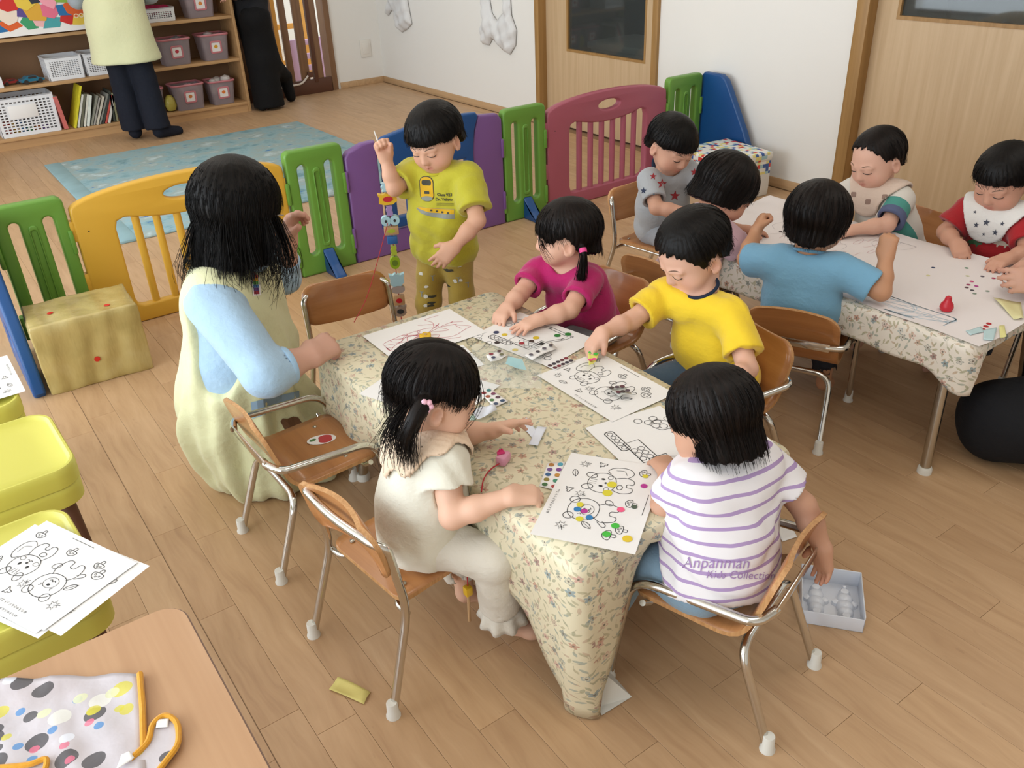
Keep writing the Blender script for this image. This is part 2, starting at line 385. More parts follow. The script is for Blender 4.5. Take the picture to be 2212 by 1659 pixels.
# sliding doors
def door(name, y0, y1, wz, wy0, wy1, jamb):
    x = XW+.05
    d = struct(link(name, panel_mesh([(y0, .012), (y1, .012), (y1, DH-.02), (y0, DH-.02)], [[(wy0, wz), (wy1, wz), (wy1, DH-.25), (wy0, DH-.25)]], .035, .001), M_door))
    d.rotation_euler = (0, 0, math.pi/2); d.location = (x+.0175, 0, 0)
    rim = MB()
    for a, b, c, e in ((wy0-.006, wy1+.006, wz-.012, wz+.006), (wy0-.006, wy1+.006, DH-.256, DH-.238)): rim.box((a, -.024, c), (b, .02, e))
    for a in (wy0-.006, wy1-.01): rim.box((a, -.023, wz+.006), (a+.016, .02, DH-.256))
    rim.build('window_rim', M_frame, d)
    g = MB().box((wy0, -.003, wz), (wy1, .003, DH-.25)).build('glass_pane', mat('door_glass', '#9fa7a6', .03, trans=.9, spec=.5), d)
    fr = MB(); w = .055
    fr.box((XW-.022, y0-jamb, 0), (XW+.115, y0, DH+.05), .002).box((XW-.022, y1, 0), (XW+.115, y1+jamb, DH+.05), .002).box((XW-.022, y0, DH), (XW+.115, y1, DH+.05), .002)
    struct(fr.build('trim_'+name[-1], M_frame)); return d
door('door_1', D1[0]+.03, D1[1]-.03, .57, 4.40, 5.22, .05)
door('door_2', D2[0]+.03, D2[1]-.06, .97, 1.35, 2.62, .07)
# dim rooms behind the door glass
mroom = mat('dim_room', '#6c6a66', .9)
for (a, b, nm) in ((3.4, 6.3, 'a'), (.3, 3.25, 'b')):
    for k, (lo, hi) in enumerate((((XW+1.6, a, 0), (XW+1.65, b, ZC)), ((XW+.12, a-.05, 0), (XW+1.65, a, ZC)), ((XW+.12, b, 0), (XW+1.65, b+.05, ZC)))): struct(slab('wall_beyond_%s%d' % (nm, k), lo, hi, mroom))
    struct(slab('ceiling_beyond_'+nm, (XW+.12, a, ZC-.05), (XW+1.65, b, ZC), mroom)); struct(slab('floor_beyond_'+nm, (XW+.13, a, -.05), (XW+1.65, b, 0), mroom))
ob = MB().box((XW+.30, 4.62, .0), (XW+.75, 5.25, .55), .01).build('storage_box', mat('dusky_white', '#cfcfca', .6)); tag(ob, 'pale lidded storage box seen through the glass of the far sliding door', 'box')
l = MB().box((XW+.28, 4.60, .55), (XW+.77, 5.27, .60), .012).build('lid', MATS['dusky_white'], ob)
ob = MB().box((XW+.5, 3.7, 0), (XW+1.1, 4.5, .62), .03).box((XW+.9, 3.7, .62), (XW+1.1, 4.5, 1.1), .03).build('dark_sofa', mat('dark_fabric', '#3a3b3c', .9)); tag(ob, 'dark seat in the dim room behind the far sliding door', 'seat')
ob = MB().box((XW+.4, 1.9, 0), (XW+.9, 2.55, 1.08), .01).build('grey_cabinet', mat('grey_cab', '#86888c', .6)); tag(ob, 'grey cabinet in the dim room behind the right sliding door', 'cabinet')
for q in (4.9, 1.9): area('dim_room_added_fill', (XW+.8, q, 2.4), (0, 0, 0), .5, .3, 2.2, (1.0, .95, .88))  # added fill lights so the box and cabinet show; no known lamp there
# wall switch
o = MB().box((3.925, YW-.012, .255), (4.035, YW, .415), .004).build('wall_outlet', mat('switch_white', '#e6e2da', .5)); tag(o, 'white wall outlet plate low on the wall beside the brown gate', 'wall outlet')
MB().box((3.945, YW-.017, .285), (4.015, YW-.011, .385), .003).build('rocker', MATS['switch_white'], o)
# the doorway with the brown gate and the terrace beyond
struct(slab('floor_terrace', (1.6, YW, -.06), (4.8, YW+3.6, -.002), mat('terrace', '#cbb59a', .8)))
fr = MB().box((G0-.02, YW-.03, 0), (G0+.03, YW+.12, 2.02), .002).box((G1-.04, YW-.03, 0), (G1+.015, YW+.12, 2.02), .002); struct(fr.build('trim_3', M_gatew))
gt = thing('safety_gate', 'brown wooden safety gate with upright slats in the back doorway', 'gate', (G0, YW-.02, 0)); gw = G1-G0-.05
MB().box((.03, -.02, 0), (gw, .02, .13), .003).build('bottom_rail', mat('gate_brown', '#5a3726', .5), gt)
MB().box((.03, -.018, 1.0), (gw, .018, 1.1), .003).build('top_rail', M_gatew, gt)
for i, (a, b) in enumerate(((.03, .12), (.20, .26), (.32, .38), (.445, .51), (.575, .66), (.735, .80))): MB().box((a, -.014, .13), (b, .014, 1.0), .006).build('slat', M_gatew, gt)
MB().box((.70, -.028, .10), (.735, .02, 1.1), .003).build('stile', MATS['gate_brown'], gt)
MB().box((.63, -.03, .15), (.69, -.012, .20), .003).build('latch', MATS['gate_brown'], gt)
MB().tube(fillet([(.34, -.03, .10), (.56, -.03, .105), (.63, -.032, .17)], .04), .009, 8).build('white_strip', mat('strip_white', '#e9ddd2', .6), gt)
for k, (x, y, hgt, c, nm) in enumerate(((3.10, 8.55, .95, '#e0a040', 'orange'), (3.62, 9.1, .85, '#d89238', 'orange'), (3.62, 8.62, .42, '#dcb6d2', 'lilac'))):
    t_ = thing('play_rack', ('orange wooden rack on the terrace behind the gate, nearest the person in black', 'second orange wooden rack on the terrace, partly hidden by gate slats', 'low lilac board standing on the terrace at the right of the gate')[k], 'rack', (x, y, 0))
    mm = mat('rack_'+nm, c, .5)
    for s in (-.16, .16): MB().box((s-.045, -.02, 0), (s+.045, .02, hgt), .004).build('upright', mm, t_)
    for z in (.12, hgt*.55, hgt-.06): MB().box((-.13, -.018, z), (.13, .018, z+.05), .004).build('rail', mm, t_)
tw = slab('wall_terrace', (1.5, YW+3.0, 0), (4.9, YW+3.1, 1.3), mat('terrace_wall', '#e6dccb', .9)); struct(tw)
# ---------------------------------------------------------------- play fence
FY = 3.76
def bolt_me(): return None
def arch_panel(name, label, m, x0, x1):
    t_ = thing(name, label, 'fence panel', ((x0+x1)/2, FY, 0), 0, 'interlocking play fence panels'); w = (x1-x0)/2-.004
    outer = [(-w, .0), (w, .0), (w, .515)]+[(w*math.cos(a)*1.0, .53+.075*math.sin(a)) for a in np.linspace(.12, math.pi-.12, 26)]+[(-w, .515)]
    h0, h1 = -w+.155, w-.155
    win = [(h0+.03, .075), (h1-.03, .075), (h1-.008, .085), (h1, .11), (h1, .425), (h1-.01, .455), (h1-.04, .465)]+[(q*(h1-.05), .465-.032*(1-q*q)) for q in np.linspace(.95, -.95, 17)]+[(h0+.04, .465), (h0+.01, .455), (h0, .425), (h0, .11), (h0+.008, .085)]
    b = link('panel_frame', panel_mesh(outer, [win, ellip(0, .525, .08, .027)], .045, .011, 3), m, t_)
    n = 7
    for i in range(1, n): x = h0+(h1-h0)*i/n; z1 = .465-.032*(1-(x/(h1-.05))**2)+.008; MB().tube([(x, 0, .067), (x, 0, z1)], .0165, 12).build('bar', m, t_)
    for s in (-1, 1):
        for z in (.18, .405): MB().box((s*w-.02, -.02, z), (s*w+.004, .028, z+.085), .006).build('hinge_lug', m, t_)
    MB().tube([(-w+.05, -.0235, .44), (-w+.05, -.021, .44)], .003, 8).build('screw_hole', M_black, t_)
    return t_
slotmesh = {}
def slot_panel(label, x0, x1, wedge, rz=0.0, y=FY):
    t_ = thing('slotted_fence', label, 'fence panel', ((x0+x1)/2, y, 0), rz, 'interlocking play fence panels'); w = (x1-x0)/2-.003
    k = round(w, 3)
    if k not in slotmesh:
        sw = w*.155; c = w*.47
        outer = rpoly(-w, 0, w, .60, (.01, .01, .03, .03)); n1 = []
        for (x, z) in outer: n1.append((x, z))
        holes = [rpoly(s*c-sw, .10, s*c+sw, .53, sw*.98, 7) for s in (-1, 1)]
        slotmesh[k] = panel_mesh(n1, holes, .05, .011, 3)
    link('panel_frame', slotmesh[k], M_green, t_)
    g = link('groove', panel_mesh(rpoly(-w*.13, .13, w*.13, .51, w*.12), [rpoly(-w*.08, .15, w*.08, .49, w*.075)], .012, .005), M_green, t_); g.location = (0, -.025, 0)
    for s in (-1, 1):
        for z in (.055, .36): MB().box((s*w-.016, -.032, z), (s*w+.002, .012, z+.10), .006).build('hook', M_green, t_)
    if wedge:
        V = [(x, yy, zz) for x in (-.028, .028) for yy, zz in ((-.024, 0), (-.15, 0), (-.15, .012), (-.09, .05), (-.035, .115), (-.024, .12))]
        F = [(5, 4, 3, 2, 1, 0), (6, 7, 8, 9, 10, 11)]+[(i, (i+1) % 6, 6+(i+1) % 6, 6+i) for i in range(6)]
        bm = bmesh.new(); vs = [bm.verts.new(v) for v in V]; [bm.faces.new([vs[i] for i in f]) for f in F]; bmesh.ops.recalc_face_normals(bm, faces=bm.faces); bmesh.ops.bevel(bm, geom=bm.edges[:], offset=.008, segments=2, profile=.5, affect='EDGES'); me = bpy.data.meshes.new('foot'); bm.to_mesh(me); bm.free(); link('blue_foot', me, M_blue, t_, True)['label'] = 'blue stabilising foot'
    return t_
slot_panel('green slotted fence panel left of the yellow arched panel', .185, .455, False)
arch_panel('arched_fence', 'yellow arched fence panel with round bars behind the adult in the pale apron', M_yel, .46, 1.37)
slot_panel('green slotted fence panel between the yellow and the purple panels, with blue foot', 1.375, 1.665, True)
slot_panel('green slotted fence panel between the purple gate and the rose panel', 2.575, 2.86, True)
arch_panel('arched_fence', 'rose pink arched fence panel with round bars by the far sliding door', M_pink, 2.865, 3.76)
slot_panel('narrow green slotted fence panel between the rose panel and the wall', 3.77, 4.055, False)
# purple gate panel
t_ = thing('gated_fence', 'purple fence panel with a dark blue swing gate behind the standing child', 'fence panel', (2.12, FY, 0), 0, 'interlocking play fence panels'); w = .45
outer = [(-w, 0), (w, 0), (w, .56), (w-.025, .59), (w-.14, .60), (w-.155, .57), (w-.2, .43), (w-.2, .34), (w-.15, .33), (w-.15, .12), (-w+.17, .12), (-w+.17, .52), (-w+.165, .575), (-w+.10, .572), (-w+.02, .545), (-w, .52)]
link('frame', panel_mesh(outer, [], .05, .011, 3), M_pur, t_)
door_o = [(-.285, .13), (.285, .13), (.305, .145), (.305, .17), (.27, .175), (.262, .42), (.275, .53), (.30, .60), (.29, .618)]+[(.29-.58*k/12, .618+.012*math.sin(math.pi*k/12)-.045*(k/12)**2) for k in range(1, 12)]+[(-.275, .56), (-.28, .50), (-.26, .48), (-.262, .175), (-.30, .17), (-.30, .145)]
dh = [[(-.045, .555), (.20, .575), (.20, .50), (.10, .44), (-.01, .50)]]+[rpoly(a, .185, b, .40, .006) for a, b in ((-.205, -.14), (-.085, -.02), (.035, .10), (.155, .215))]
d = link('swing_gate', panel_mesh(door_o, dh, .04, .009, 3), M_blue, t_); d.location = (0, -.012, 0); d['label'] = 'dark blue swing gate'
MB().box((-.01, -.012, .535), (.06, .012, .55), .004).build('latch', M_yel, d)
for s in (-1, 1):
    for z in (.08, .36): MB().box((s*w-.012, -.034, z), (s*w+.002, .0, z+.10), .006).build('hook', M_pur, t_)
# blue end wings
wing = [(0, 0), (.46, 0), (.475, .02), (.46, .10), (.36, .30), (.22, .53), (.19, .575), (.15, .598), (.02, .60), (0, .58)]
wing_me = panel_mesh(wing, [rpoly(.16, .10, .30, .22, .05)], .045, .011, 3)
for k, (x, lab) in enumerate(((.132, 'blue sloping end wing of the play fence beside the gold box'), (4.085, 'blue sloping end wing of the play fence against the white wall'))):
    t_ = thing('fence_end_wing', lab, 'fence panel', (x, FY, 0), -math.pi/2, 'interlocking play fence panels')
    link('wing_plate', wing_me, M_blue, t_)
    MB().box((-.02, -.03, .38), (.03, .03, .46), .006).build('hook', M_blue, t_)

# ---------------------------------------------------------------- rug
def rug_mat():
    m = bpy.data.materials.new('blue_rug'); m.use_nodes = True; MATS['blue_rug'] = m; t = NT(m); P = t.coord('Object')
    n1 = t.noise(P, 6, 4, .6); c = t.ramp(n1, [(.33, lin('#6f959f')), (.45, lin('#8fb0b8')), (.58, lin('#9aaaa8')), (.70, lin('#bccfd3'))])
    dk = t.ramp(t.noise(t.scale(P, 9, 34, 1), 1.0, 2), [(.68, (0, 0, 0, 1)), (.72, (1, 1, 1, 1))]); c = t.mix(dk, c, lin('#2f6fb0'))
    t.color(c); t.b.inputs['Roughness'].default_value = .9; t.bump(t.noise(P, 60, 3), .4, .004); return m
rug = tag(MB().box((.80, 4.86, .0), (2.74, 6.97, .014), .006).build('floor_rug', rug_mat()), 'flat blue patterned rug on the floor behind the play fence', 'rug')
MB().box((.798, 4.858, .001), (.90, 6.972, .0155), .002).build('border_band', mat('rug_border', '#8fb0b8', .9, var=(9, .2)), rug)
# ---------------------------------------------------------------- shelf unit
SY0, SY1, SX0, SX1 = 7.72, 8.07, -.9, 2.63
sh = thing('shelf_unit', 'long low open wooden shelf unit along the back wall full of toys', 'shelf', (0, 0, 0))
for x in (SX0, SX1-.025): MB().box((x, SY0, 0), (x+.025, SY1, 1.48), .002).build('side_panel', M_shelf, sh)
MB().box((SX0+.025, SY1-.015, .0), (SX1-.025, SY1-.003, 1.48)).build('back_panel', mat('shelf_back', '#7d5d40', .7), sh)
for z in (.062, .425, .765, 1.12, 1.455): MB().box((SX0+.03, SY0-.004, z), (SX1-.026, SY1-.016, z+.024), .002).build('shelf_board', M_shelf, sh)
MB().box((SX0+.03, SY0+.012, 0), (SX1-.026, SY0+.028, .061)).build('plinth', M_shelf, sh)
SH = (.087, .450, .790, 1.145)
# collage picture standing in front of the upper shelf
cp = thing('collage_picture', 'large colourful torn paper collage standing on the shelf front', 'picture', (0.62, SY0-.03, .80)); pw_, ph_ = .87, .46
MB().box((0, 0, 0), (pw_, .006, ph_)).build('white_sheet', M_paper, cp)
rc = random.Random(11); cols = ['#d9a63a', '#e0718c', '#2a6ea6', '#d8602c', '#3f9a6a', '#e8b4b4', '#4aa0a6', '#c8302c', '#e2c24a', '#303540', '#f0a0b0', '#88b04a', '#e8d8c8', '#5a4a8c']
for k in range(46):
    gx, gz = k % 9, k//9; x = .02+gx*(pw_-.04)/9+.045+rc.uniform(-.02, .02); z = .045+gz*(ph_-.06)/5+.03+rc.uniform(-.02, .02); r = rc.uniform(.07, .10); n = rc.randint(4, 7); a0 = rc.random()*6
    poly = [(min(max(x+r*rc.uniform(.7, 1.2)*math.cos(a0+2*math.pi*i/n), .01), pw_-.01), min(max(z+r*.8*rc.uniform(.7, 1.2)*math.sin(a0+2*math.pi*i/n), .035), ph_-.01)) for i in range(n)]
    y = -.0006-.0003*k
    MB().add([(a, y, b) for a, b in poly], [tuple(range(n))]).build('paper_piece', mat('collage_'+cols[k % len(cols)][1:], cols[k % len(cols)], .8), cp)
mb = MB()
for s in (0, .036): ribbon(mb, ellip(.80+s, .10, .015, .012, 14), .007, True)
gl = mb.build('paper_glasses', mat('cream_paper', '#efd9b4', .8), cp); gl.rotation_euler = (math.pi/2, 0, 0); gl.location = (-.02, -.006, 0)
# perforated baskets
def basket(label, loc, w, d, h, big=False, m=None, rz=0.0, grp='white perforated baskets'):
    m = m or M_wplastic; t_ = thing('basket', label, 'basket', loc, rz, grp); tp = .02
    for nm, L, hh in (('front', w, h), ('side', d, h)):
        pitch = .028 if big else .017; ho = []
        nx = int((L-.05)/pitch); nz = int((hh-.05)/(pitch*.72))
        for i in range(nx):
            for j in range(nz):
                x = -L/2+.025+(i+.5)*(L-.05)/nx; z = .025+(j+.5)*(hh-.05)/nz; q = pitch*.33
                if big and nm == 'front' and abs(x+.02) < .10 and hh*.45 < z < hh*.8: continue
                ho.append([(x-q, z-q*.6), (x+q, z-q*.6), (x+q, z+q*.6), (x-q, z+q*.6)])
        me = panel_mesh([(-L/2+.01, 0), (L/2-.01, 0), (L/2, hh), (-L/2, hh)], ho, .003, .0003, 0)
        for s in (-1, 1):
            o = link('wall_panel', me, m, t_)
            if nm == 'front': o.location = (0, s*(d/2-.002), 0)
            else: o.location = (s*(w/2-.004), 0, 0); o.rotation_euler = (0, 0, math.pi/2)
    MB().box((-w/2+.01, -d/2+.003, 0), (w/2-.01, d/2-.003, .004)).build('base', m, t_)
    r = [(-w/2, -d/2, h), (w/2, -d/2, h), (w/2, d/2, h), (-w/2, d/2, h)]; MB().tube(fillet(r+[r[0], r[1]], .02), .0045, 6).build('rim', m, t_)
    if big: MB().box((-.12, -d/2-.003, h*.46), (.08, -d/2, h*.8), .001).build('name_card', M_paper, t_)
    return t_
basket('white mesh basket on the middle shelf, the left of the pair', (1.235, 7.885, SH[1]), .265, .26, .165)
basket('white mesh basket on the middle shelf, right of its twin behind the apron', (1.515, 7.895, SH[1]), .265, .26, .165)
basket('big white slotted laundry style basket on the bottom shelf left of the books', (.875, 7.88, SH[0]), .43, .28, .285, True)
basket('white mesh basket holding magenta cloth on the upper shelf', (2.02, 7.86, SH[2]), .27, .22, .10)
o = MB()
for k in range(5): a = k*1.3; o.lathe([(.001, 0), (.06, .02), (.07, .05), (.03, .085), (.001, .09)], (1.95+.036*k, 7.86+.03*math.sin(a), SH[2]+.03), 10)
tag(o.build('cloth_bundle', mat('magenta_cloth', '#a01a48', .8, bump=(30, .6, .01))), 'crumpled magenta cloth lying in the upper white basket', 'cloth')
rb = random.Random(5)
for k in range(9):
    p = MB().box((-.03, -.02, -.02), (.03, .02, .02), .008).build('toy_block', plastic(['#c23a32', '#e0b040', '#3a78b4', '#4f9a50', '#d97a30', '#7a5aa0'][k % 6], 'blk%d' % (k % 6)))
    p.location = (.73+.05*(k % 6), 7.84+.05*(k//6), SH[0]+.03+.045*(k//6)); p.rotation_euler = (0, 0, rb.random()*3)
    tag(p, ['red', 'yellow', 'blue', 'green', 'orange', 'purple'][k % 6]+' toy block in the '+('front row', 'back row')[k//6]+' inside the big slotted basket', 'toy block', 'toy blocks in the big basket')
# storage tubs with pink rims
M_tub = mat('clear_tub', '#a89aa0', .35, alpha=.62); M_rim = plastic('#c77d86', 'tubrim')
def fluff(name, label, c, loc, col, n, s):
    mb = MB(); rr = random.Random(hash(col) % 99)
    for k in range(n):
        q = s*rr.uniform(.6, 1.0); mb.lathe([(.001, -q*.8), (q*.8, -q*.5), (q, 0), (q*.8, q*.5), (.001, q*.8)], (loc[0]+rr.uniform(-c[0], c[0]), loc[1]+rr.uniform(-c[1], c[1]), loc[2]+rr.uniform(0, c[2])), 9)
    return tag(mb.build(name, mat('soft_'+col[1:], col, .9, bump=(45, .7, .01))), label, 'cloth')
def tub(label, loc, w, h, sticker, fill, flabel):
    t_ = thing('storage_tub', label, 'storage tub', loc, 0, 'clear storage tubs with pink rims'); d = .21
    a = rpoly(-w/2+.02, -d/2+.02, w/2-.02, d/2-.02, .03, 4); b = rpoly(-w/2, -d/2, w/2, d/2, .03, 4); n = len(a)
    V = [(x, y, .0) for x, y in a]+[(x, y, h) for x, y in b]; F = [tuple(range(n-1, -1, -1))]+[(i, (i+1) % n, n+(i+1) % n, n+i) for i in range(n)]
    MB().add(V, F, True).build('tub_body', M_tub, t_)
    MB().tube([(x, y, h) for x, y in b]+[(b[0][0], b[0][1], h)], .009, 6).build('rim', M_rim, t_)
    lb = link('label_frame', panel_mesh(rpoly(-.05, -.05, .05, .05, .018), [rpoly(-.037, -.037, .037, .037, .01)], .006, .002), M_rim, t_); lb.location = (.0, -d/2-.004+.010, h*.52); lb.rotation_euler = (math.radians(6), 0, 0)
    pc = MB().box((-.036, -.001, -.036), (.036, .001, .036)).build('picture_card', M_paper, t_); pc.location = (.0, -d/2-.002+.010, h*.52); pc.rotation_euler = lb.rotation_euler
    mk = MB().prism([(x, y) for x, y in ellip(0, .004, .016, .014, 14)], 0, .001).build('motif', mat('motif_'+sticker[1:], sticker, .7), pc); mk.rotation_euler = (math.pi/2, 0, 0); mk.location = (0, -.0012, 0)
    fluff('soft_toy_fill', flabel, (w*.28, d*.24, h*.55), (loc[0], loc[1], loc[2]+.095), fill, 13, .045)
tub('pink rimmed tub with strawberry card on the middle shelf beside the apron', (2.10, 7.83, SH[1]), .25, .20, '#c03848', '#8d8f98', 'grey and clear odds and ends piled in the strawberry card tub')
tub('pink rimmed tub with star card at the right end of the middle shelf', (2.43, 7.84, SH[1]), .24, .20, '#d9a02a', '#b6a8aa', 'pale checked cloths piled in the star card tub')
tub('pink rimmed tub heaped with pink cloth on the bottom shelf', (2.13, 7.83, SH[0]), .26, .20, '#cf7a3a', '#cdb9c0', 'pale pink cloth heaped in the bottom shelf tub')
tub('pink rimmed tub with orange card at the right end of the bottom shelf', (2.42, 7.84, SH[0]), .22, .19, '#e07a30', '#c9c3c0', 'white cloths in the orange card tub')
tub('pink rimmed tub with tangerine card on the upper shelf', (2.37, 7.84, SH[2]), .25, .20, '#e08a40', '#c8b0b6', 'pink speckled cloth in the upper shelf tub')
tub('pink rimmed tub mostly hidden behind the navy trousers on the bottom shelf', (1.83, 7.86, SH[0]), .2, .20, '#c03848', '#b9a0a4', 'soft cloth in the tub behind the navy trousers')
tag(MB().lathe([(.001, 0), (.035, .01), (.05, .05), (.042, .10), (.02, .13), (.001, .135)], (1.972, 7.80, SH[0]), 14).build('plastic_bag_toy', mat('olive_clear', '#b3a548', .4, bump=(40, .5, .01))), 'yellow green plastic bag toy between two bottom shelf tubs', 'toy')
# books
bx = 1.105; bk = [(.03, .25, '#c86a64', 3), (.016, .33, '#d9cf30', -14), (.014, .26, '#d8d8d0', -14), (.018, .26, '#6a6a58', -13), (.014, .25, '#dcdccf', -13), (.022, .24, '#dfe6dd', -12), (.014, .24, '#8f8f82', -16), (.012, .22, '#a6a29a', -16), (.016, .23, '#cfc9b8', -17), (.012, .25, '#8c8c84', -18), (.018, .24, '#3f4440', -17), (.014, .23, '#d0584c', -16), (.018, .22, '#dad6cc', -15), (.014, .24, '#40443c', -3), (.014, .22, '#8c8a6a', -2)]
blab = ['red', 'large yellow', 'white', 'olive', 'cream', 'pale green', 'grey', 'ash', 'sand', 'slate', 'black', 'coral', 'ivory', 'dark green', 'khaki']
for k, (th, hh, c, tilt) in enumerate(bk):
    o = thing('picture_book', blab[k]+' spined picture book leaning in the row on the bottom shelf', 'book', (bx, 7.80, SH[0]+.004), 0, 'picture books on the bottom shelf'); o.rotation_euler = (0, math.radians(-tilt*1.55), 0)
    cv = MB().box((0, -.07, 0), (.0025, .14, hh)).box((th-.0025, -.07, 0), (th, .14, hh)).box((0, -.073, 0), (th, -.069, hh)); cv.build('cover', mat('book_'+c[1:], c, .5, var=(30, .25)), o); MB().box((.003, -.068, .004), (th-.003, .135, hh-.004)).build('pages', M_paper, o)
    bx += th*1.16+.0055+(.03 if k == 0 else 0)+(.02 if k == 12 else 0)
# toy cars
def car(label, loc, c, rz, L=.17):
    t_ = thing('toy_car', label, 'toy car', loc, rz); m = plastic(c, 'car'+c[1:], .25); s = L/.17
    V = [(-.085, .018), (.085, .018), (.086, .03), (.05, .038), (.03, .056), (-.035, .058), (-.06, .042), (-.084, .040)]
    n = len(V); P = [(x*s, y*s, z*s) for y in (-.034, .034) for x, z in V]; MB().add(P, [tuple(range(n)), tuple(range(2*n-1, n-1, -1))]+[(i, n+i, n+(i+1) % n, (i+1) % n) for i in range(n)]).build('body', m, t_)
    for y in (-.035, .035): MB().box((-.03*s, (y-.001)*s, .040*s), (.028*s, (y+.001)*s, .054*s)).build('side_window', M_black, t_)
    for x in (-.052, .052):
        for y in (-.03, .03): MB().tube([(x*s, (y-.008)*s, .017*s), (x*s, (y+.008)*s, .017*s)], .017*s, 14).build('wheel', M_black, t_)
car('teal blue toy car parked on the middle shelf', (.985, 7.80, SH[1]), '#2b6f8a', .15, .17)
car('small red toy car behind the teal one on the middle shelf', (.85, 7.86, SH[1]), '#8e2a2a', .1, .13)
tb = thing('toy_box', 'white open toy box at the left end of the middle shelf', 'box', (.60+.12, 7.86, SH[1])); 
for lo, hi in (((-.12, -.1, 0), (.06, .1, .004)), ((-.12, -.1, .004), (.06, -.096, .075)), ((-.12, .096, .004), (.06, .1, .075)), ((-.12, -.096, .004), (-.116, .096, .075)), ((.056, -.096, .004), (.06, .096, .075))): MB().box(lo, hi).build('board', M_wplastic, tb)
dl = thing('doll', 'cloth doll with dark hair and teal dress sitting in the white toy box', 'doll', (.67, 7.84, SH[1]+.01))
MB().lathe([(.03, 0), (.055, .03), (.045, .09), (.02, .13)], (0, 0, 0), 14).build('dress', mat('teal_cloth', '#2f6a72', .9), dl)
MB().lathe([(.004, 0), (.022, .012), (.034, .04), (.03, .065), (.004, .08)], (0, 0, .125), 14).build('head', mat('doll_skin', '#d9b49a', .7), dl)
MB().lathe([(.034, 0), (.040, .025), (.036, .05), (.02, .07), (.002, .076)], (0, .008, .138), 14).build('hair', mat('doll_hair', '#2a2220', .8), dl)
MB().tube([(.03, -.03, .09), (.06, -.06, .05)], [.012, .009], 8).build('arm', MATS['doll_skin'], dl)
# ---------------------------------------------------------------- gold wrapped box, checked box
def gold_mat():
    m = bpy.data.materials.new('gold_tape'); m.use_nodes = True; MATS['gold_tape'] = m; t = NT(m); P = t.coord('Object'); w = t.noise(P, 7, 3)
    t.color(t.ramp(w, [(.3, lin('#a8955a')), (.55, lin('#bda96c')), (.75, lin('#c9ba84'))])); t.b.inputs['Roughness'].default_value = .34; t.b.inputs['Coat Weight'].default_value = .25
    wv = t.new('ShaderNodeTexWave', wave_type='BANDS', bands_direction='X'); wv.inputs['Scale'].default_value = 3.2; wv.inputs['Distortion'].default_value = 5; t._in(wv.inputs['Vector'], P)
    t.bump(t.math('ADD', t.noise(t.scale(P, 10, 10, 3), 1.0, 4), t.math('MULTIPLY', wv.outputs['Fac'], .5)), .8, .014); return m
gb = thing('gold_box', 'box wrapped in crinkled gold tape with red dots on the floor by the fence', 'box', (.358, 3.40, 0), -.05)
def wavy_box(w, d, h, n=14, amp=.003, seed=1):
    bm = bmesh.new(); bmesh.ops.create_cube(bm, size=1); bmesh.ops.subdivide_edges(bm, edges=bm.edges[:], cuts=n, use_grid_fill=True); rr = np.random.RandomState(seed); ph = rr.rand(6)*6
    for v in bm.verts:
        p = np.array(v.co); f = (math.sin(p[0]*17+ph[0]+3*p[2])+math.sin(p[2]*13+ph[1]+4*p[1])+math.sin(p[1]*15+ph[2]-p[0]*9))/3
        e = 1-.02*(abs(p[2]) > .45); v.co = Vector((p[0]*w*e, p[1]*d*e, (p[2]+.5)*h))+Vector(p)*f*amp*2
    for f in bm.faces: f.smooth = True
    bmesh.ops.bevel(bm, geom=[e for e in bm.edges if e.calc_face_angle(0) > .9], offset=.006, segments=2, profile=.5, affect='EDGES')
    me = bpy.data.meshes.new('b'); bm.to_mesh(me); bm.free(); return me
link('wrapped_carton', wavy_box(.375, .26, .275), gold_mat(), gb, True)
M_dot = mat('red_dot', '#cf2a1c', .5)
for (x, y, z, rx) in ((.0, -.132, .10, 90), (-.10, -.02, .2765, 0), (.09, -.075, .2765, 0)): o = MB().prism(ellip(0, 0, .0105, .0105, 18), 0, .0012).build('red_sticker', M_dot, gb); o.location = (x, y, z); o.rotation_euler = (math.radians(rx), 0, 0)
def check_mat(zc=.13, nm='checked_paper'):
    m = bpy.data.materials.new(nm); m.use_nodes = True; MATS[nm] = m; t = NT(m); P = t.scale(t.coord('Object'), 46, 46, 46); P = t.vmath('ADD', P, (.5, .5, .37))
    fl = t.vmath('FLOOR', P); w = t.new('ShaderNodeTexWhiteNoise', noise_dimensions='3D'); t._in(w.inputs['Vector'], fl); n = t.new('ShaderNodeValToRGB'); n.color_ramp.interpolation = 'CONSTANT'; t._in(n.inputs[0], w.outputs['Value']); e = n.color_ramp.elements
    st = [(0, '#ecebe4'), (.42, '#3a5ea4'), (.54, '#d0443a'), (.66, '#e8dd8a'), (.78, '#a8cdd2'), (.90, '#ecebe4')]
    while len(e) < len(st): e.new(.5)
    for i, (p, c) in enumerate(st): e[i].position = p; e[i].color = lin(c)
    z = t.sep(t.coord('Object'))[2]; t.color(t.mix(t.math('GREATER_THAN', z, zc), lin('#e4e4e0'), n.outputs[0])); t.b.inputs['Roughness'].default_value = .5; return m
cb = thing('checked_box', 'box papered in multicoloured checks standing by the white wall behind the children', 'box', (3.835, 3.33, 0), -.12)
link('papered_carton', wavy_box(.36, .38, .25, 4, .0005, 3), check_mat(), cb, True)
lidc = link('carton_lid', wavy_box(.37, .39, .05, 4, .0003, 4), check_mat(-1.0, 'checked_lid_paper'), cb, True); lidc.location = (0, 0, .202)
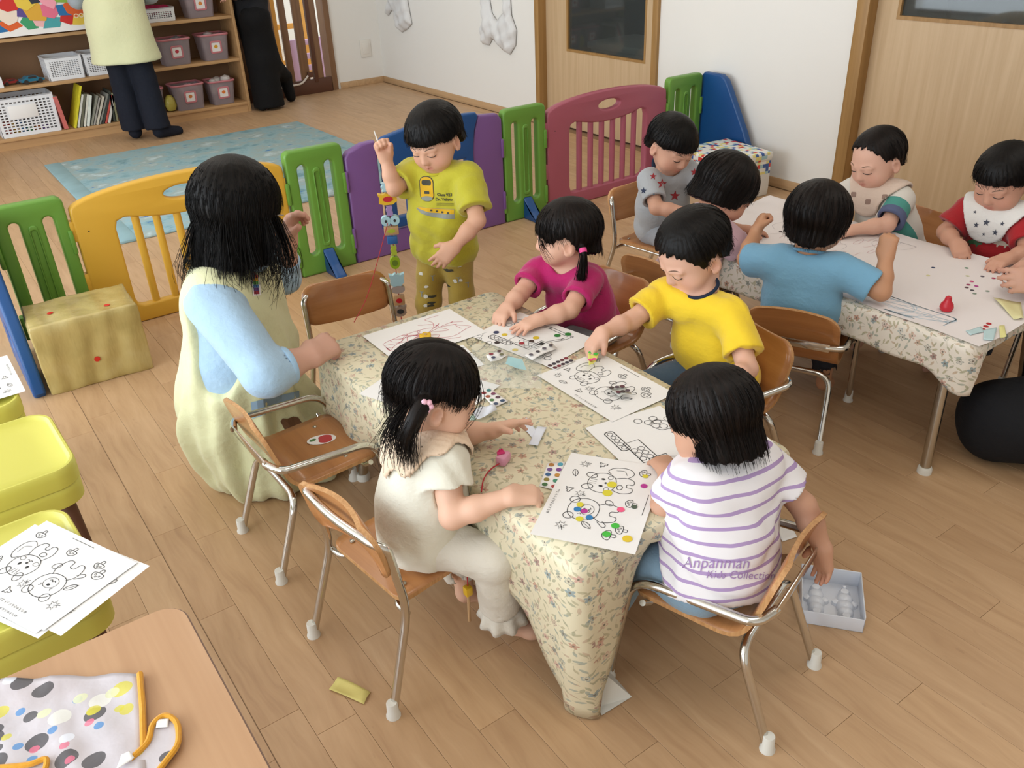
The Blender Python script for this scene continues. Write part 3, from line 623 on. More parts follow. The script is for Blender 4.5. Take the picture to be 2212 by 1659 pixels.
# ---------------------------------------------------------------- tables and cloths
TZ = .452
def table(name, label, x0, y0, x1, y1, top, edge, legs):
    cx, cy = (x0+x1)/2, (y0+y1)/2; t_ = thing(name, label, 'table', (cx, cy, 0)); a, b = (x1-x0)/2, (y1-y0)/2
    MB().prism(rpoly(-a, -b, a, b, .045), TZ-.026, TZ-.001).build('tabletop', top, t_)
    MB().prism(rpoly(-a-.003, -b-.003, a+.003, b+.003, .047), TZ-.025, TZ-.004).build('edge_band', edge, t_)
    for sx, sy, ix, iy in legs:
        p = np.array((sx*(a-ix), sy*(b-iy), 0)); q = np.array((sx*(a-ix-.05), sy*(b-iy-.03), TZ-.03))
        lg = MB().tube([p+(0, 0, .012), q], .0155, 16).build('leg', M_steel, t_); MB().lathe([(.021, 0), (.021, .016), (.018, .022)], p, 18).build('foot_cap', M_cap, lg)
        MB().tube([q-(0, 0, .02)+(-.02*sx, 0, 0), q-(0, 0, .02)+(.02*sx, 0, 0)], .008, 10).build('pivot_bolt', M_steel, lg)
    MB().box((-a+.06, -b+.05, TZ-.06), (a-.06, -b+.07, TZ-.027)).box((-a+.06, b-.07, TZ-.06), (a-.06, b-.05, TZ-.027)).build('apron_rail', mat('underframe', '#6d655c', .6), t_)
    return t_
T1 = (.785, .955, 1.40, 2.13); T2 = (2.175, .97, 2.775, 2.15); T3 = (-.75, .35, .153, 1.335)
L4 = [(sx, sy, .045, .06) for sx in (-1, 1) for sy in (-1, 1)]
table('low_table', 'low child table under the cream floral cloth in the middle', *T1, M_tabletop, M_edge, [(-1, -1, .11, .10), (1, -1, .06, .06), (-1, 1, .06, .06), (1, 1, .06, .06)])
table('low_table', 'low child table under the long white drawing sheet on the right', *T2, M_tabletop, M_edge, [(-1, -1, .02, .06), (1, -1, .04, .06), (-1, 1, .04, .06), (1, 1, .04, .06)])
table('low_table', 'bare wood laminate low table with dark edge at the lower left', *T3, M_tabletop, M_edge, L4)
def cloth(name, label, T, over, m, seed=1, r=.03, z=TZ+.0015, flare=.012, wav=.008, warp=None):
    "cover with hanging skirt: over(s side, f fraction) gives how far it hangs"
    x0, y0, x1, y1 = T; x0 -= .004; y0 -= .004; x1 += .004; y1 += .004; rr = np.random.RandomState(seed); ph = rr.rand(8)*6
    path = []; n1, n2 = 34, 58
    for side, (A, B, n) in enumerate((((x0, y0), (x1, y0), n1), ((x1, y0), (x1, y1), n2), ((x1, y1), (x0, y1), n1), ((x0, y1), (x0, y0), n2))):
        A = np.array(A); B = np.array(B); d = (B-A)/np.linalg.norm(B-A); L = np.linalg.norm(B-A)
        for k in range(n): f = k/n; path.append((A+d*(r+(L-2*r)*f), side, f, np.array((d[1], -d[0]))))
        C = B; d2 = np.array((-d[1], d[0])); cc = B-d*r+d2*r
        for k in range(6):
            a = k/6*math.pi/2; nr = np.array((d[1], -d[0]))*math.cos(a)+d*math.sin(a); path.append((cc+nr*r, side+k/6., 1.0, nr))
    n = len(path); S = [0]
    for i in range(1, n+1): S.append(S[-1]+np.linalg.norm(path[i % n][0]-path[i-1][0]))
    V = []; F = []; UV = []; rows = 13
    nx, ny = 14, 26
    for k in range(rows):
        t = k/(rows-1)
        for i in range(n):
            p, side, f, nr = path[i]; o = over(side, f, p); edge = min(1, t*o/.02)
            wv = wav*t*min(1, o/.1)*(math.sin(S[i]*19+ph[0])+.7*math.sin(S[i]*37+ph[1])+.5*math.sin(S[i]*11+t*3+ph[2]))
            q = p+nr*(.006*math.sin(edge*math.pi/2)+flare*t*o/.25+wv); zz = z-max(0, t*o-.004)
            if warp: q = q+warp(p, t)
            if zz < .004: q = q+nr*(.004-zz)*.8; zz = .004
            V.append((q[0], q[1], zz)); UV.append((S[i], -t*o))
    for k in range(rows-1):
        for i in range(n): F.append((k*n+i, (k+1)*n+i, (k+1)*n+(i+1) % n, k*n+(i+1) % n))
    me = bpy.data.meshes.new(name); base = len(V)
    # flat top as a ring fan grid
    V2 = [(p[0][0], p[0][1], z) for p in path]; topo = list(range(n))
    V.append(((x0+x1)/2, (y0+y1)/2, z)); c = len(V)-1
    ins = []
    for q in (.66, .33):
        b = len(V)
        for i in range(n): p = path[i][0]; V.append(((x0+x1)/2+(p[0]-(x0+x1)/2)*q, (y0+y1)/2+(p[1]-(y0+y1)/2)*q, z+.0006*math.sin(p[0]*40+p[1]*31)))
        ins.append(b)
    F2 = []
    for a, b in ((0, ins[0]), (ins[0], ins[1])):
        for i in range(n): F2.append((a+i, a+(i+1) % n, b+(i+1) % n, b+i))
    for i in range(n): F2.append((ins[1]+i, ins[1]+(i+1) % n, c))
    me.from_pydata([tuple(map(float, v)) for v in V], [], F+F2); me.update()
    uv = me.uv_layers.new(name='UVMap'); nf = len(F)
    for fi, poly in enumerate(me.polygons):
        poly.use_smooth = True
        for li, vi in zip(poly.loop_indices, poly.vertices):
            if fi < nf:
                u = UV[vi]; s = u[0]
                i = vi % n
                if i == 0 and any((w % n) == n-1 for w in poly.vertices): s = S[n]
                uv.data[li].uv = (s+5, u[1])
            else: uv.data[li].uv = (V[vi][0], V[vi][1])
    o = link(name, me, [m, M_clothback]); md = o.modifiers.new('thick', 'SOLIDIFY'); md.thickness = .0012; md.offset = -1; md.material_offset = 1; md.material_offset_rim = 1
    tag(o, label, 'tablecloth'); return o
def sm(a, b, x): t = min(1, max(0, (x-a)/(b-a))); return t*t*(3-2*t)
def ov1(side, f, p):
    dx, dy = p[0]-T1[0], p[1]-T1[1]
    if side < 1 and f < 1: return .05+.41*max(0, 1-dx/.17)**1.1+.05*sm(.35, .6, dx)       # near end: lifted over the girl's lap
    if side >= 3 and f < 1: return .20+.26*max(0, 1-dy/.26)**1.1                       # left side
    if side >= 3: return .46
    if 1 <= side < 2 and f < 1: return .14
    if side < 1: return .13
    if 2 <= side < 3: return .17
    return .16
cl1 = cloth('floral_tablecloth', 'cream oilcloth with small flowers draped over the middle table, one corner on the floor', T1, ov1, M_floral, 2, flare=.010, warp=lambda p, t: np.array((.046, .030))*t**2.4*max(0, 1-math.hypot(p[0]-T1[0], p[1]-T1[1])/.28))
# folded corner of the cloth that lies on the floor
tip = [at(1290, 1528, .003), at(1300, 1545, .003), at(1365, 1505, .003), at(1312, 1445, .02), at(1288, 1440, .10)]
MB().add(tip, [(0, 1, 2, 3, 4)]).build('folded_corner', M_clothback, cl1)
def ov2(side, f, p):
    dy = p[1]-T2[1]
    if side >= 3: return .105+.05*(1-sm(.0, .12, dy))
    if side < 1 and f < 1: return .15-.12*sm(0, .06, p[0]-T2[0])
    return .11
cl2 = cloth('floral_tablecloth', 'pale floral oilcloth hanging from the edge of the right table', T2, ov2, M_floral2, 5, flare=.02, wav=.004)
# long drawing sheet on the right table
def sheet(name, label, x0, y0, x1, y1, z, m, seed, amp=.006):
    rr = np.random.RandomState(seed); nx, ny = 30, 60; V = []; ph = rr.rand(6)*6
    for j in range(ny+1):
        for i in range(nx+1):
            u, v = i/nx, j/ny; x = x0+(x1-x0)*u+.006*math.sin(v*9+ph[0]); y = y0+(y1-y0)*v+.006*math.sin(u*7+ph[1])
            e = sm(.80, 1.0, v)+.35*sm(.88, 1, u)+.35*sm(.9, 1, 1-u)
            zz = z+amp*e*(1+math.sin(u*17+ph[2]+v*6)*math.sin(v*31+ph[3])+.5*math.sin(u*33+v*21)); V.append((x, y, zz))
    F = [(j*(nx+1)+i, j*(nx+1)+i+1, (j+1)*(nx+1)+i+1, (j+1)*(nx+1)+i) for j in range(ny) for i in range(nx)]
    o = link(name, pymesh(name, V, F), m, None, True); return tag(o, label, 'paper')
ds = sheet('drawing_sheet', 'long white sheet with pencil scribbles and dot stickers on the right table', T2[0]+.005, T2[1]-.01, T2[2]+.02, T2[3]+.03, TZ+.004, M_paperb, 4)
M_crb = mat('crayon_blue', '#b7cfde', .8); M_crg = mat('crayon_grey', '#a59ca2', .8); M_crr = mat('crayon_red', '#cf6a78', .8); M_crp = mat('crayon_rose', '#c98f98', .8)
def scribble(name, m, parent, area_, n, k, seed, z, w=.0012, loop=.04, flat=1.0):
    rr = random.Random(seed); mb = MB(); x0, y0, x1, y1 = area_
    for i in range(n):
        x, y = rr.uniform(x0, x1), rr.uniform(y0, y1); pts = [(x, y)]; a = rr.random()*6
        for j in range(k):
            a += rr.uniform(.3, 1.3); q = loop*rr.uniform(.4, 1); x = min(max(x+q*math.cos(a), x0), x1); y = min(max(y+q*math.sin(a)*flat, y0), y1); pts.append((x, y))
        ribbon(mb, spline(pts, 5), w, z=z)
    return mb.build(name, m, parent)
zs = TZ+.0046
scribble('pencil_lines', M_crg, ds, (T2[0]+.08, T2[1]+.15, T2[2]-.05, T2[3]-.20), 14, 7, 3, zs, .0009, .06)
scribble('pencil_lines', M_crp, ds, (2.45, 1.55, 2.7, 1.85), 10, 6, 9, zs, .001, .05, .4)
scribble('crayon_lines', M_crb, ds, (T2[0]+.03, T2[1]+.12, T2[0]+.12, T2[1]+.5), 16, 6, 5, zs, .0016, .10, 2.2)
def dot(parent, u, v, z, col, r=.0062):
    p = at(u, v, z); o = MB().prism(ellip(0, 0, r, r, 14), 0, .0003).build('dot_sticker', mat('dot_'+col[1:], col, .5), parent); o.location = p; return o
for (u, v, c) in ((2016, 578, '#3a4a6a'), (2088, 579, '#5a8a6a'), (2005, 595, '#d9d3a0'), (2090, 596, '#cfd0a8'), (2122, 597, '#5a5460'), (2099, 608, '#c83a7a'), (2092, 615, '#9a2a5a'), (2109, 618, '#b02a8a'), (2088, 621, '#5a3a44'), (2100, 627, '#4a4a50'), (2105, 634, '#8a9a8a'), (2133, 629, '#8f9e90'), (2146, 601, '#b02a5a'), (1608, 492, '#6a666a'), (1686, 500, '#4a3a34'), (2136, 699, '#b01a24'), (2130, 705, '#b01a24'), (2123, 711, '#b01a24')): dot(ds, u, v, TZ+.0045, c, .0072 if v > 690 else .0062)
def scrap(name, label, pts, m, z, wob=.002, thick=.0006):
    "small flat piece of paper given by photo corners; bends a little"
    P = [np.array(p) for p in pts]; n = 6; V = []; rr = random.Random(len(label)); ph = rr.random()*6
    for j in range(n+1):
        for i in range(n+1):
            u, v = i/n, j/n; p = P[0]*(1-u)*(1-v)+P[1]*u*(1-v)+P[2]*u*v+P[3]*(1-u)*v; V.append((p[0], p[1], z+wob*(1+math.sin(u*5+ph)*math.cos(v*4+ph*2)) if wob else z))
    F = [(j*(n+1)+i, j*(n+1)+i+1, (j+1)*(n+1)+i+1, (j+1)*(n+1)+i) for j in range(n) for i in range(n)]
    o = link(name, pymesh(name, V, F), m, None, True); md = o.modifiers.new('t', 'SOLIDIFY'); md.thickness = thick; md.offset = 1; return tag(o, label, 'paper')
def quad(z, *uv): return [at(u, v, z) for u, v in uv]
M_pale = mat('pale_blue_strip', '#b9d3d6', .6); M_paley = mat('pale_yellow_strip', '#e2dd94', .6); M_ytis = mat('yellow_tissue', '#d6c97a', .7)
scrap('sticker_strip', 'pale blue backing strip beside three red dots on the right table', quad(TZ+.006, (2086, 715), (2118, 706), (2128, 716), (2096, 724)), M_pale, TZ+.006, .0008)
scrap('sticker_strip', 'short pale blue strip at the near edge of the drawing sheet', quad(TZ+.007, (2126, 712), (2154, 708), (2146, 735), (2124, 734)), M_pale, TZ+.007, .0008)
scrap('sticker_strip', 'small yellow strip at the near edge of the drawing sheet', quad(TZ+.007, (2158, 704), (2170, 703), (2174, 728), (2160, 730)), M_paley, TZ+.007, .001)
scrap('sticker_sheet', 'crumpled cream sticker sheet under the adult hands on the right table', quad(TZ+.007, (2145, 645), (2205, 655), (2211, 690), (2190, 690)), mat('cream_sheet', '#ddd7a2', .6), TZ+.007, .003)
scrap('paper_scrap', 'crumpled yellow paper scrap lying on the floor left of the chairs', quad(.003, (711, 1490), (730, 1463), (801, 1494), (786, 1521)), M_ytis, .0015, .003)
# red gourd-shaped bead on the drawing sheet
gp = at(2043, 671, TZ+.004)
o = MB().lathe([(.006, 0), (.0165, .003), (.0195, .012), (.017, .022), (.0105, .031), (.0095, .038), (.0085, .043), (.004, .046)], (0, 0, 0), 20).build('gourd_toy', M_red); o.location = gp; tag(o, 'red gourd shaped wooden toy standing on the drawing sheet', 'toy')
# ---------------------------------------------------------------- chairs
def sweep_ply(prof, width, th, cup=0.0):
    "bent plywood: prof = [(y, z, half width)], x curvature cup; one mesh with two materials"
    nx = 13; P = [np.array((y, z)) for y, z, w in prof]; k = len(P); V = []; F = []; Mi = []
    T = [P[min(i+1, k-1)]-P[max(i-1, 0)] for i in range(k)]; N = [np.array((-t[1], t[0]))/np.linalg.norm(t) for t in T]
    for side in (0, 1):
        for i in range(k):
            for j in range(nx):
                q = -1+2*j/(nx-1); w = prof[i][2]; off = cup(i/(k-1))*(q*q) if cup else 0; p = P[i]+N[i]*(-th*side+off); V.append((q*w, p[0], p[1]))
    a = k*nx
    for i in range(k-1):
        for j in range(nx-1):
            f = (i*nx+j, i*nx+j+1, (i+1)*nx+j+1, (i+1)*nx+j); F.append(f); Mi.append(0); F.append(tuple(a+q for q in reversed(f))); Mi.append(0)
    rim = [j for j in range(nx)]+[i*nx+nx-1 for i in range(1, k)]+[(k-1)*nx+j for j in range(nx-2, -1, -1)]+[i*nx for i in range(k-2, 0, -1)]
    for i in range(len(rim)): p, q = rim[i], rim[(i+1) % len(rim)]; F.append((q, p, a+p, a+q)); Mi.append(1)
    me = pymesh('ply', V, F); me.materials.append(M_ply); me.materials.append(M_plyedge)
    me.polygons.foreach_set('material_index', Mi); me.polygons.foreach_set('use_smooth', [m == 0 for m in Mi])
    bm = bmesh.new(); bm.from_mesh(me); bmesh.ops.recalc_face_normals(bm, faces=bm.faces); bm.to_mesh(me); bm.free(); return me
def caps(t_, pts):
    for p in pts: MB().lathe([(.0165, 0), (.0165, .004), (.0135, .010), (.0125, .040), (.0115, .042)], p, 16).build('foot_cap', M_cap, t_)
def wround(f, w, r0, r1, L):
    "half width with rounded ends along a strip of length L at arc f*L"
    s = f*L
    def rd(d, r): return r-math.sqrt(max(0, r*r-(r-min(d, r))**2))
    return w-(rd(s, r0) if s < r0 else 0)-(rd(L-s, r1) if L-s < r1 else 0)
def resample(P, n):
    P = [np.array(p, float) for p in P]; d = [0]
    for a, b in zip(P, P[1:]): d.append(d[-1]+np.linalg.norm(b-a))
    out = []
    for k in range(n):
        s = d[-1]*(1-math.cos(math.pi*k/(n-1)))/2; i = max(0, min(len(P)-2, int(np.searchsorted(d, s)-1))); t = (s-d[i])/max(1e-9, d[i+1]-d[i]); out.append((P[i]*(1-t)+P[i+1]*t, s/d[-1]))
    return out, d[-1]
def chair_a(label, loc, rz):
    t_ = thing('child_armchair', label, 'chair', loc, rz, 'child armchairs of bent plywood and chrome tube')
    pr = fillet([(0, .140, .250), (0, .115, .263), (0, -.105, .257), (0, -.158, .450)], [0, .03, .055, 0], 8); pr = [(p[1], p[2]) for p in pr]
    rs, L = resample(pr, 34); prof = [(p[0], p[1], wround(f, .140, .045, .055, L)) for p, f in rs]
    link('seat_shell', sweep_ply(prof, .14, .010, lambda f: .010*sm(.45, .75, f)), None, t_)
    for s in (-1, 1):
        P = fillet([(s*.158, .178, .004), (s*.160, .128, .325), (s*.160, -.140, .345), (s*.105, -.158, .348)], [0, .065, .05, 0], 9); MB().tube(P, .0098, 14).build('arm_tube', M_chrome, t_)
        MB().tube(fillet([(s*.160, .10, .268), (s*.12, .10, .238), (s*.06, .10, .238)], .02), .007, 10).build('seat_strut', M_chrome, t_)
    MB().tube(fillet([(-.136, -.190, .004), (-.126, -.105, .232), (.126, -.105, .232), (.136, -.190, .004)], .05, 9), .0098, 14).build('rear_leg_tube', M_chrome, t_)
    MB().box((-.118, -.163, .336), (.118, -.158, .362), .002).build('back_bar', M_chrome, t_)
    MB().box((-.06, .085, .233), (.06, .115, .243), .002).build('seat_plate', M_chrome, t_)
    caps(t_, [(s*.158, .178, 0) for s in (-1, 1)]+[(s*.136, -.190, 0) for s in (-1, 1)])
    for s in (-1, 1):
        MB().lathe([(.0065, 0), (.006, .002), (.002, .0032)], (s*.095, .06, .2705), 12).build('screw', M_steel, t_)
        MB().lathe([(.0055, 0), (.005, .002), (.002, .003)], (s*.095, -.132, .350), 10, axis=(0, .96, .26)).build('screw', M_steel, t_)
    return t_
def chair_b(label, loc, rz):
    t_ = thing('child_chair', label, 'chair', loc, rz, 'child chairs with separate backrest slat')
    rs, L = resample([(.140, .255), (.12, .262), (-.125, .256)], 26); link('seat', sweep_ply([(p[0], p[1], wround(f, .138, .04, .03, L)) for p, f in rs], .138, .011), None, t_)
    rs, L = resample([(-.128, .345), (-.142, .41), (-.160, .478)], 22); link('backrest', sweep_ply([(p[0], p[1], wround(f, .150, .035, .05, L)) for p, f in rs], .15, .011, lambda f: .022), None, t_)
    fr = fillet([(-.166, -.200, .004), (-.150, -.120, .255), (-.148, -.148, .430), (-.128, -.168, .442), (0, -.180, .443), (.128, -.168, .442), (.148, -.148, .430), (.150, -.120, .255), (.166, -.200, .004)], [0, .05, .02, .02, .2, .02, .02, .05, 0], 7)
    MB().tube(fr, .0098, 14).build('rear_frame_tube', M_chrome, t_)
    MB().tube(fillet([(-.150, .150, .004), (-.134, .118, .240), (.134, .118, .240), (.150, .150, .004)], .045, 9), .0098, 14).build('front_leg_tube', M_chrome, t_)
    for s in (-1, 1): MB().tube(fillet([(s*.150, -.120, .235), (s*.10, -.12, .238), (s*.10, .118, .240)], .03), .0075, 10).build('seat_rail', M_chrome, t_)
    caps(t_, [(s*.166, -.200, 0) for s in (-1, 1)]+[(s*.150, .150, 0) for s in (-1, 1)])
    for s in (-1, 1):
        for y in (.09, -.09): MB().lathe([(.0065, 0), (.006, .002), (.002, .0032)], (s*.10, y, .2700), 12).build('screw', M_steel, t_)
    return t_
def yaw(dx, dy): return math.atan2(dy, dx)-math.pi/2          # chair front (+Y local) towards (dx, dy)
c1 = chair_a('empty child armchair with an apple sticker beside the adult in the apron', (.645, 1.925, 0), yaw(1, .02))
c2 = chair_b('child chair holding the child in beige, backrest turned to the camera', (.665, 1.415, 0), yaw(.97, .12))
c3 = chair_a('child armchair holding the child in the striped shirt in the foreground', (1.136, .900, 0), yaw(-.30, .95))
c4 = chair_a('child armchair behind the child in the bright yellow print shirt', (1.695, 1.44, 0), yaw(-.97, .18))
c5 = chair_a('child armchair behind the child in the magenta shirt', (1.672, 1.975, 0), yaw(-.98, -.10))
c6 = chair_b('empty child chair with plain backrest between the adult and the standing child', (1.040, 2.345, 0), yaw(-.10, -.99))
c7 = chair_a("child armchair seen from behind under the child in the sky blue shirt", (2.150, 1.495, 0), yaw(.90, .42))
c8 = chair_b("child chair under the child in the grey star shirt at the far end", (2.510, 2.495, 0), yaw(.12, -.99))
c9 = chair_a('child armchair under the child in pale pink, mostly hidden', (2.125, 2.01, 0), yaw(.98, .05))
c10 = chair_a('child armchair behind the child with the cream bib', (2.985, 1.70, 0), yaw(-.93, .12))
# apple sticker on the empty chair
st = MB().prism(ellip(0, 0, .040, .024, 20), 0, .0005).build('sticker_backing', M_paper, c1); st.location = (-.02, .045, .2722); st.rotation_euler = (0, 0, 1.2)
a_ = MB().prism([(.02*math.cos(t)*(1-.12*math.cos(4*t)), .02*math.sin(t)) for t in np.linspace(0, 6.1, 24)], .0006, .001).build('apple_print', mat('apple_red', '#b93a3e', .5), st); a_.location = (.010, 0, 0)
MB().prism(ellip(-.024, .003, .010, .006, 12, .4), .0006, .001).build('leaf_print', mat('leaf_green', '#4f7a4a', .5), st)
# ---------------------------------------------------------------- yellow stools on the left, bare table things
def stool(label, loc, rz, w=.36, d=.36, z=.395):
    t_ = thing('yellow_stool', label, 'stool', loc, rz, 'yellow plastic stools with raised rims')
    for k, (zz, q) in enumerate(((z, 1.0), (z-.055, .985))):
        a, b = w/2*q, d/2*q; o1 = rpoly(-a, -b, a, b, .06); n = len(o1)
        rings = [(1.0, -.052), (1.005, -.02), (1.0, -.004), (.985, .0), (.955, .0), (.93, -.006), (.90, -.010), (.6, -.012)]
        V = [(x*s, y*s, zz+h) for s, h in rings for x, y in o1]; F = []
        for r in range(len(rings)-1):
            for i in range(n): F.append((r*n+i, r*n+(i+1) % n, (r+1)*n+(i+1) % n, (r+1)*n+i))
        F.append(tuple(range((len(rings)-1)*n, len(rings)*n))); F.append(tuple(range(n-1, -1, -1)))
        MB().add(V, F, True).build('seat_tray', M_lemon, t_)
    mw = mat('stool_leg_wood', '#5b3a2a', .6)
    for sx in (-1, 1):
        for sy in (-1, 1): MB().tube([(sx*(w/2-.05), sy*(d/2-.05), z-.1), (sx*(w/2-.035), sy*(d/2-.035), 0)], [.018, .014], 10).build('leg', mw, t_)
    for sy in (-1, 1): MB().box((-w/2+.05, sy*(d/2-.05)-.01, .14), (w/2-.05, sy*(d/2-.05)+.01, .17), .003).build('stretcher', mw, t_)
    return t_
stool('yellow plastic stool with bare tray top, between the two paper strewn ones', (-.075, 2.20, 0), .04, .36, .34)
stool('yellow plastic stool carrying the fan of colouring pages near the bare table', (-.125, 1.705, 0), .06, .36, .36)
stool('yellow plastic stool at the far left edge with papers on top', (-.13, 2.72, 0), .03, .36, .36, .36)
# ---------------------------------------------------------------- smooth solid modelling for people and cloth
def A3(*v): return np.array(v, np.float32)
def unit(v): v = np.array(v, float); return v/(np.linalg.norm(v)+1e-12)
class Solid:
    def __init__(s): s.pr = []; s.post = []
    def cap(s, a, b, ra, rb=None, k=.012, op='+'):
        a = np.array(a, np.float32); b = np.array(b, np.float32); rb = ra if rb is None else rb
        s.pr.append(('c', a, b, float(ra), float(rb), k, op, (a+b)/2, float(np.linalg.norm(b-a))/2+max(ra, rb))); return s
    def ell(s, c, r, R=None, k=.012, op='+'):
        c = np.array(c, np.float32); R = np.eye(3) if R is None else np.array(R); s.pr.append(('e', c, np.array(r, np.float32), R.astype(np.float32), None, k, op, c, float(max(r)))); return s
    def chain(s, P, rs, k=.012):
        for i in range(len(P)-1): s.cap(P[i], P[i+1], rs[i], rs[i+1], k)
        return s
    def inflate(s, other, d, k=None):
        for p in other.pr:
            if p[6] != '+': continue
            if p[0] == 'c': s.cap(p[1], p[2], p[3]+d, p[4]+d, p[5] if k is None else k)
            else: s.ell(p[1], p[2]+d, p[3], p[5] if k is None else k)
        return s
    def _one(s, p, P):
        if p[0] == 'c':
            a, b = p[1], p[2]; ba = b-a; pa = P-a; t = np.clip(pa @ ba/(ba @ ba+1e-12), 0, 1).astype(np.float32); q = pa-t[:, None]*ba; return np.sqrt((q*q).sum(1))-(p[3]+(p[4]-p[3])*t)
        q = (P-p[1]) @ p[3]; u = q/p[2]; w = u/p[2]; k0 = np.sqrt((u*u).sum(1)); k1 = np.sqrt((w*w).sum(1))+1e-9; return k0*(k0-1)/k1
    def ev(s, P, cull=None):
        d = np.full(len(P), 1.0, np.float32)
        for p in s.pr:
            k = p[5]
            if cull is not None:
                q = P-p[7]; m = np.nonzero((q*q).sum(1) < (p[8]+k+cull)**2)[0]
                if not len(m): continue
                x = s._one(p, P[m]); e = d[m]
            else: m = slice(None); x = s._one(p, P); e = d
            if p[6] == '+': h = np.maximum(k-np.abs(e-x), 0)/k; r = np.minimum(e, x)-h*h*k*.25
            else: x = -x; h = np.maximum(k-np.abs(e-x), 0)/k; r = np.maximum(e, x)+h*h*k*.25
            d[m] = r
        for f in s.post: d = f(P, d)
        return d
    def bounds(s, pad=.015):
        lo = np.min([p[7]-p[8] for p in s.pr if p[6] == '+'], 0)-pad; hi = np.max([p[7]+p[8] for p in s.pr if p[6] == '+'], 0)+pad; return lo, hi
    def mesh(s, name, h, box=None):
        lo, hi = s.bounds() if box is None else (np.array(box[0]), np.array(box[1])); B = 8
        nb = np.ceil((hi-lo)/(h*B)).astype(int)+1; n = nb*B
        ax = [lo[i]+(np.arange(nb[i])*B+(B-1)/2)*h for i in range(3)]; G = np.stack(np.meshgrid(*ax, indexing='ij'), -1).reshape(-1, 3).astype(np.float32)
        dc = s.ev(G); act = np.nonzero(np.abs(dc) < B*h*1.25+.012)[0]
        vol = np.where(dc > 0, 1.0, -1.0).astype(np.float32); vol = np.broadcast_to(vol.reshape(*nb, 1, 1, 1), (*nb, B, B, B)).copy().reshape(-1, B, B, B)
        r = np.arange(B)*h; off = np.stack(np.meshgrid(r, r, r, indexing='ij'), -1).reshape(-1, 3).astype(np.float32)-np.float32((B-1)/2*h)
        for c0 in range(0, len(act), 1200):
            a = act[c0:c0+1200]; P = (G[a][:, None, :]+off[None]).reshape(-1, 3); vol[a] = s.ev(P, .03).reshape(-1, B, B, B)
        vol = vol.reshape(*nb, B, B, B).transpose(0, 3, 1, 4, 2, 5).reshape(*n)
        sg = vol < 0; m = np.zeros(tuple(n-1), np.uint8)
        sl = lambda d, i: slice(i, n[d]-1+i)
        for i in (0, 1):
            for j in (0, 1):
                for k in (0, 1): m += sg[sl(0, i), sl(1, j), sl(2, k)]
        cells = np.argwhere((m > 0) & (m < 8)); idx = np.full(tuple(n-1), -1, np.int32); idx[tuple(cells.T)] = np.arange(len(cells))
        acc = np.zeros((len(cells), 3), np.float32); cnt = np.zeros(len(cells), np.float32)
        cor = [(i, j, k) for i in (0, 1) for j in (0, 1) for k in (0, 1)]
        val = {c: vol[cells[:, 0]+c[0], cells[:, 1]+c[1], cells[:, 2]+c[2]] for c in cor}
        for a in cor:
            for d in range(3):
                if a[d]: continue
                b = list(a); b[d] = 1; b = tuple(b); va, vb = val[a], val[b]; x = (va < 0) != (vb < 0); t = np.where(x, va/(va-vb+1e-20), 0)
                p = np.array(a, np.float32)[None].repeat(len(cells), 0); p[:, d] += t; acc[x] += p[x]; cnt[x] += 1
        V = lo+(cells+acc/cnt[:, None])*h; Q = []
        for d in range(3):
            e1, e2 = (d+1) % 3, (d+2) % 3; A = [slice(0, n[q]-1) for q in range(3)]; s0 = [slice(None)]*3; s1 = [slice(None)]*3
            s0[d] = slice(0, n[d]-1); s1[d] = slice(1, n[d]); ch = sg[tuple(s0)] != sg[tuple(s1)]; E = np.argwhere(ch)
            E = E[(E[:, e1] > 0) & (E[:, e2] > 0) & (E[:, e1] < n[e1]-1) & (E[:, e2] < n[e2]-1)]
            if not len(E): continue
            def g(o1, o2): F_ = E.copy(); F_[:, e1] += o1; F_[:, e2] += o2; return idx[tuple(F_.T)]
            q = np.stack([g(-1, -1), g(0, -1), g(0, 0), g(-1, 0)], 1); ins = sg[tuple(E.T)]; q[~ins] = q[~ins][:, ::-1]; Q.append(q[(q >= 0).all(1)])
        return np_mesh(name, V, np.concatenate(Q))
def plane(p, n, k=.0):
    "keeps the side the normal points away from"
    p = np.array(p, np.float32); n = unit(n).astype(np.float32)
    return lambda P, d: np.maximum(d, (P-p) @ n)
def folds(amp, seed, f=1.0, axis=None):
    r = np.random.RandomState(seed); W_ = [(r.randn(3)*17*f).astype(np.float32) for _ in range(4)]; ph = r.rand(4)*6
    def fn(P, d):
        a = np.sin(P @ W_[0]+ph[0]+1.6*np.sin(P @ W_[1]*.7+ph[1])); b = np.sin(P @ W_[2]*.8+ph[2]+1.3*np.sin(P @ W_[3]*.6+ph[3])); return d+amp*(a*.6+b*.4)*(np.abs(d) < .05)
    return fn
def minus(sol, k=.0):
    def fn(P, d):
        e = -sol.ev(P); return np.maximum(d, e)
    return fn
def frame(fwd, up):
    f = unit(fwd); r = unit(np.cross(f, up)); u = np.cross(r, f); return np.stack([r, f, u], 1)   # columns right, forward, up
def tilt(fwd2, pitch, roll=0.0):
    "head frame: fwd2 horizontal heading, pitch (deg) nodding down, roll (deg) to the person's right"
    f = unit((fwd2[0], fwd2[1], 0)); p = math.radians(pitch); fw = f*math.cos(p)+np.array((0, 0, -math.sin(p))); up = np.array((0, 0, math.cos(p)))+f*math.sin(p)
    R = frame(fw, up); a = math.radians(roll); r, u = R[:, 0].copy(), R[:, 2].copy(); R[:, 2] = u*math.cos(a)+r*math.sin(a); R[:, 0] = r*math.cos(a)-u*math.sin(a); return R
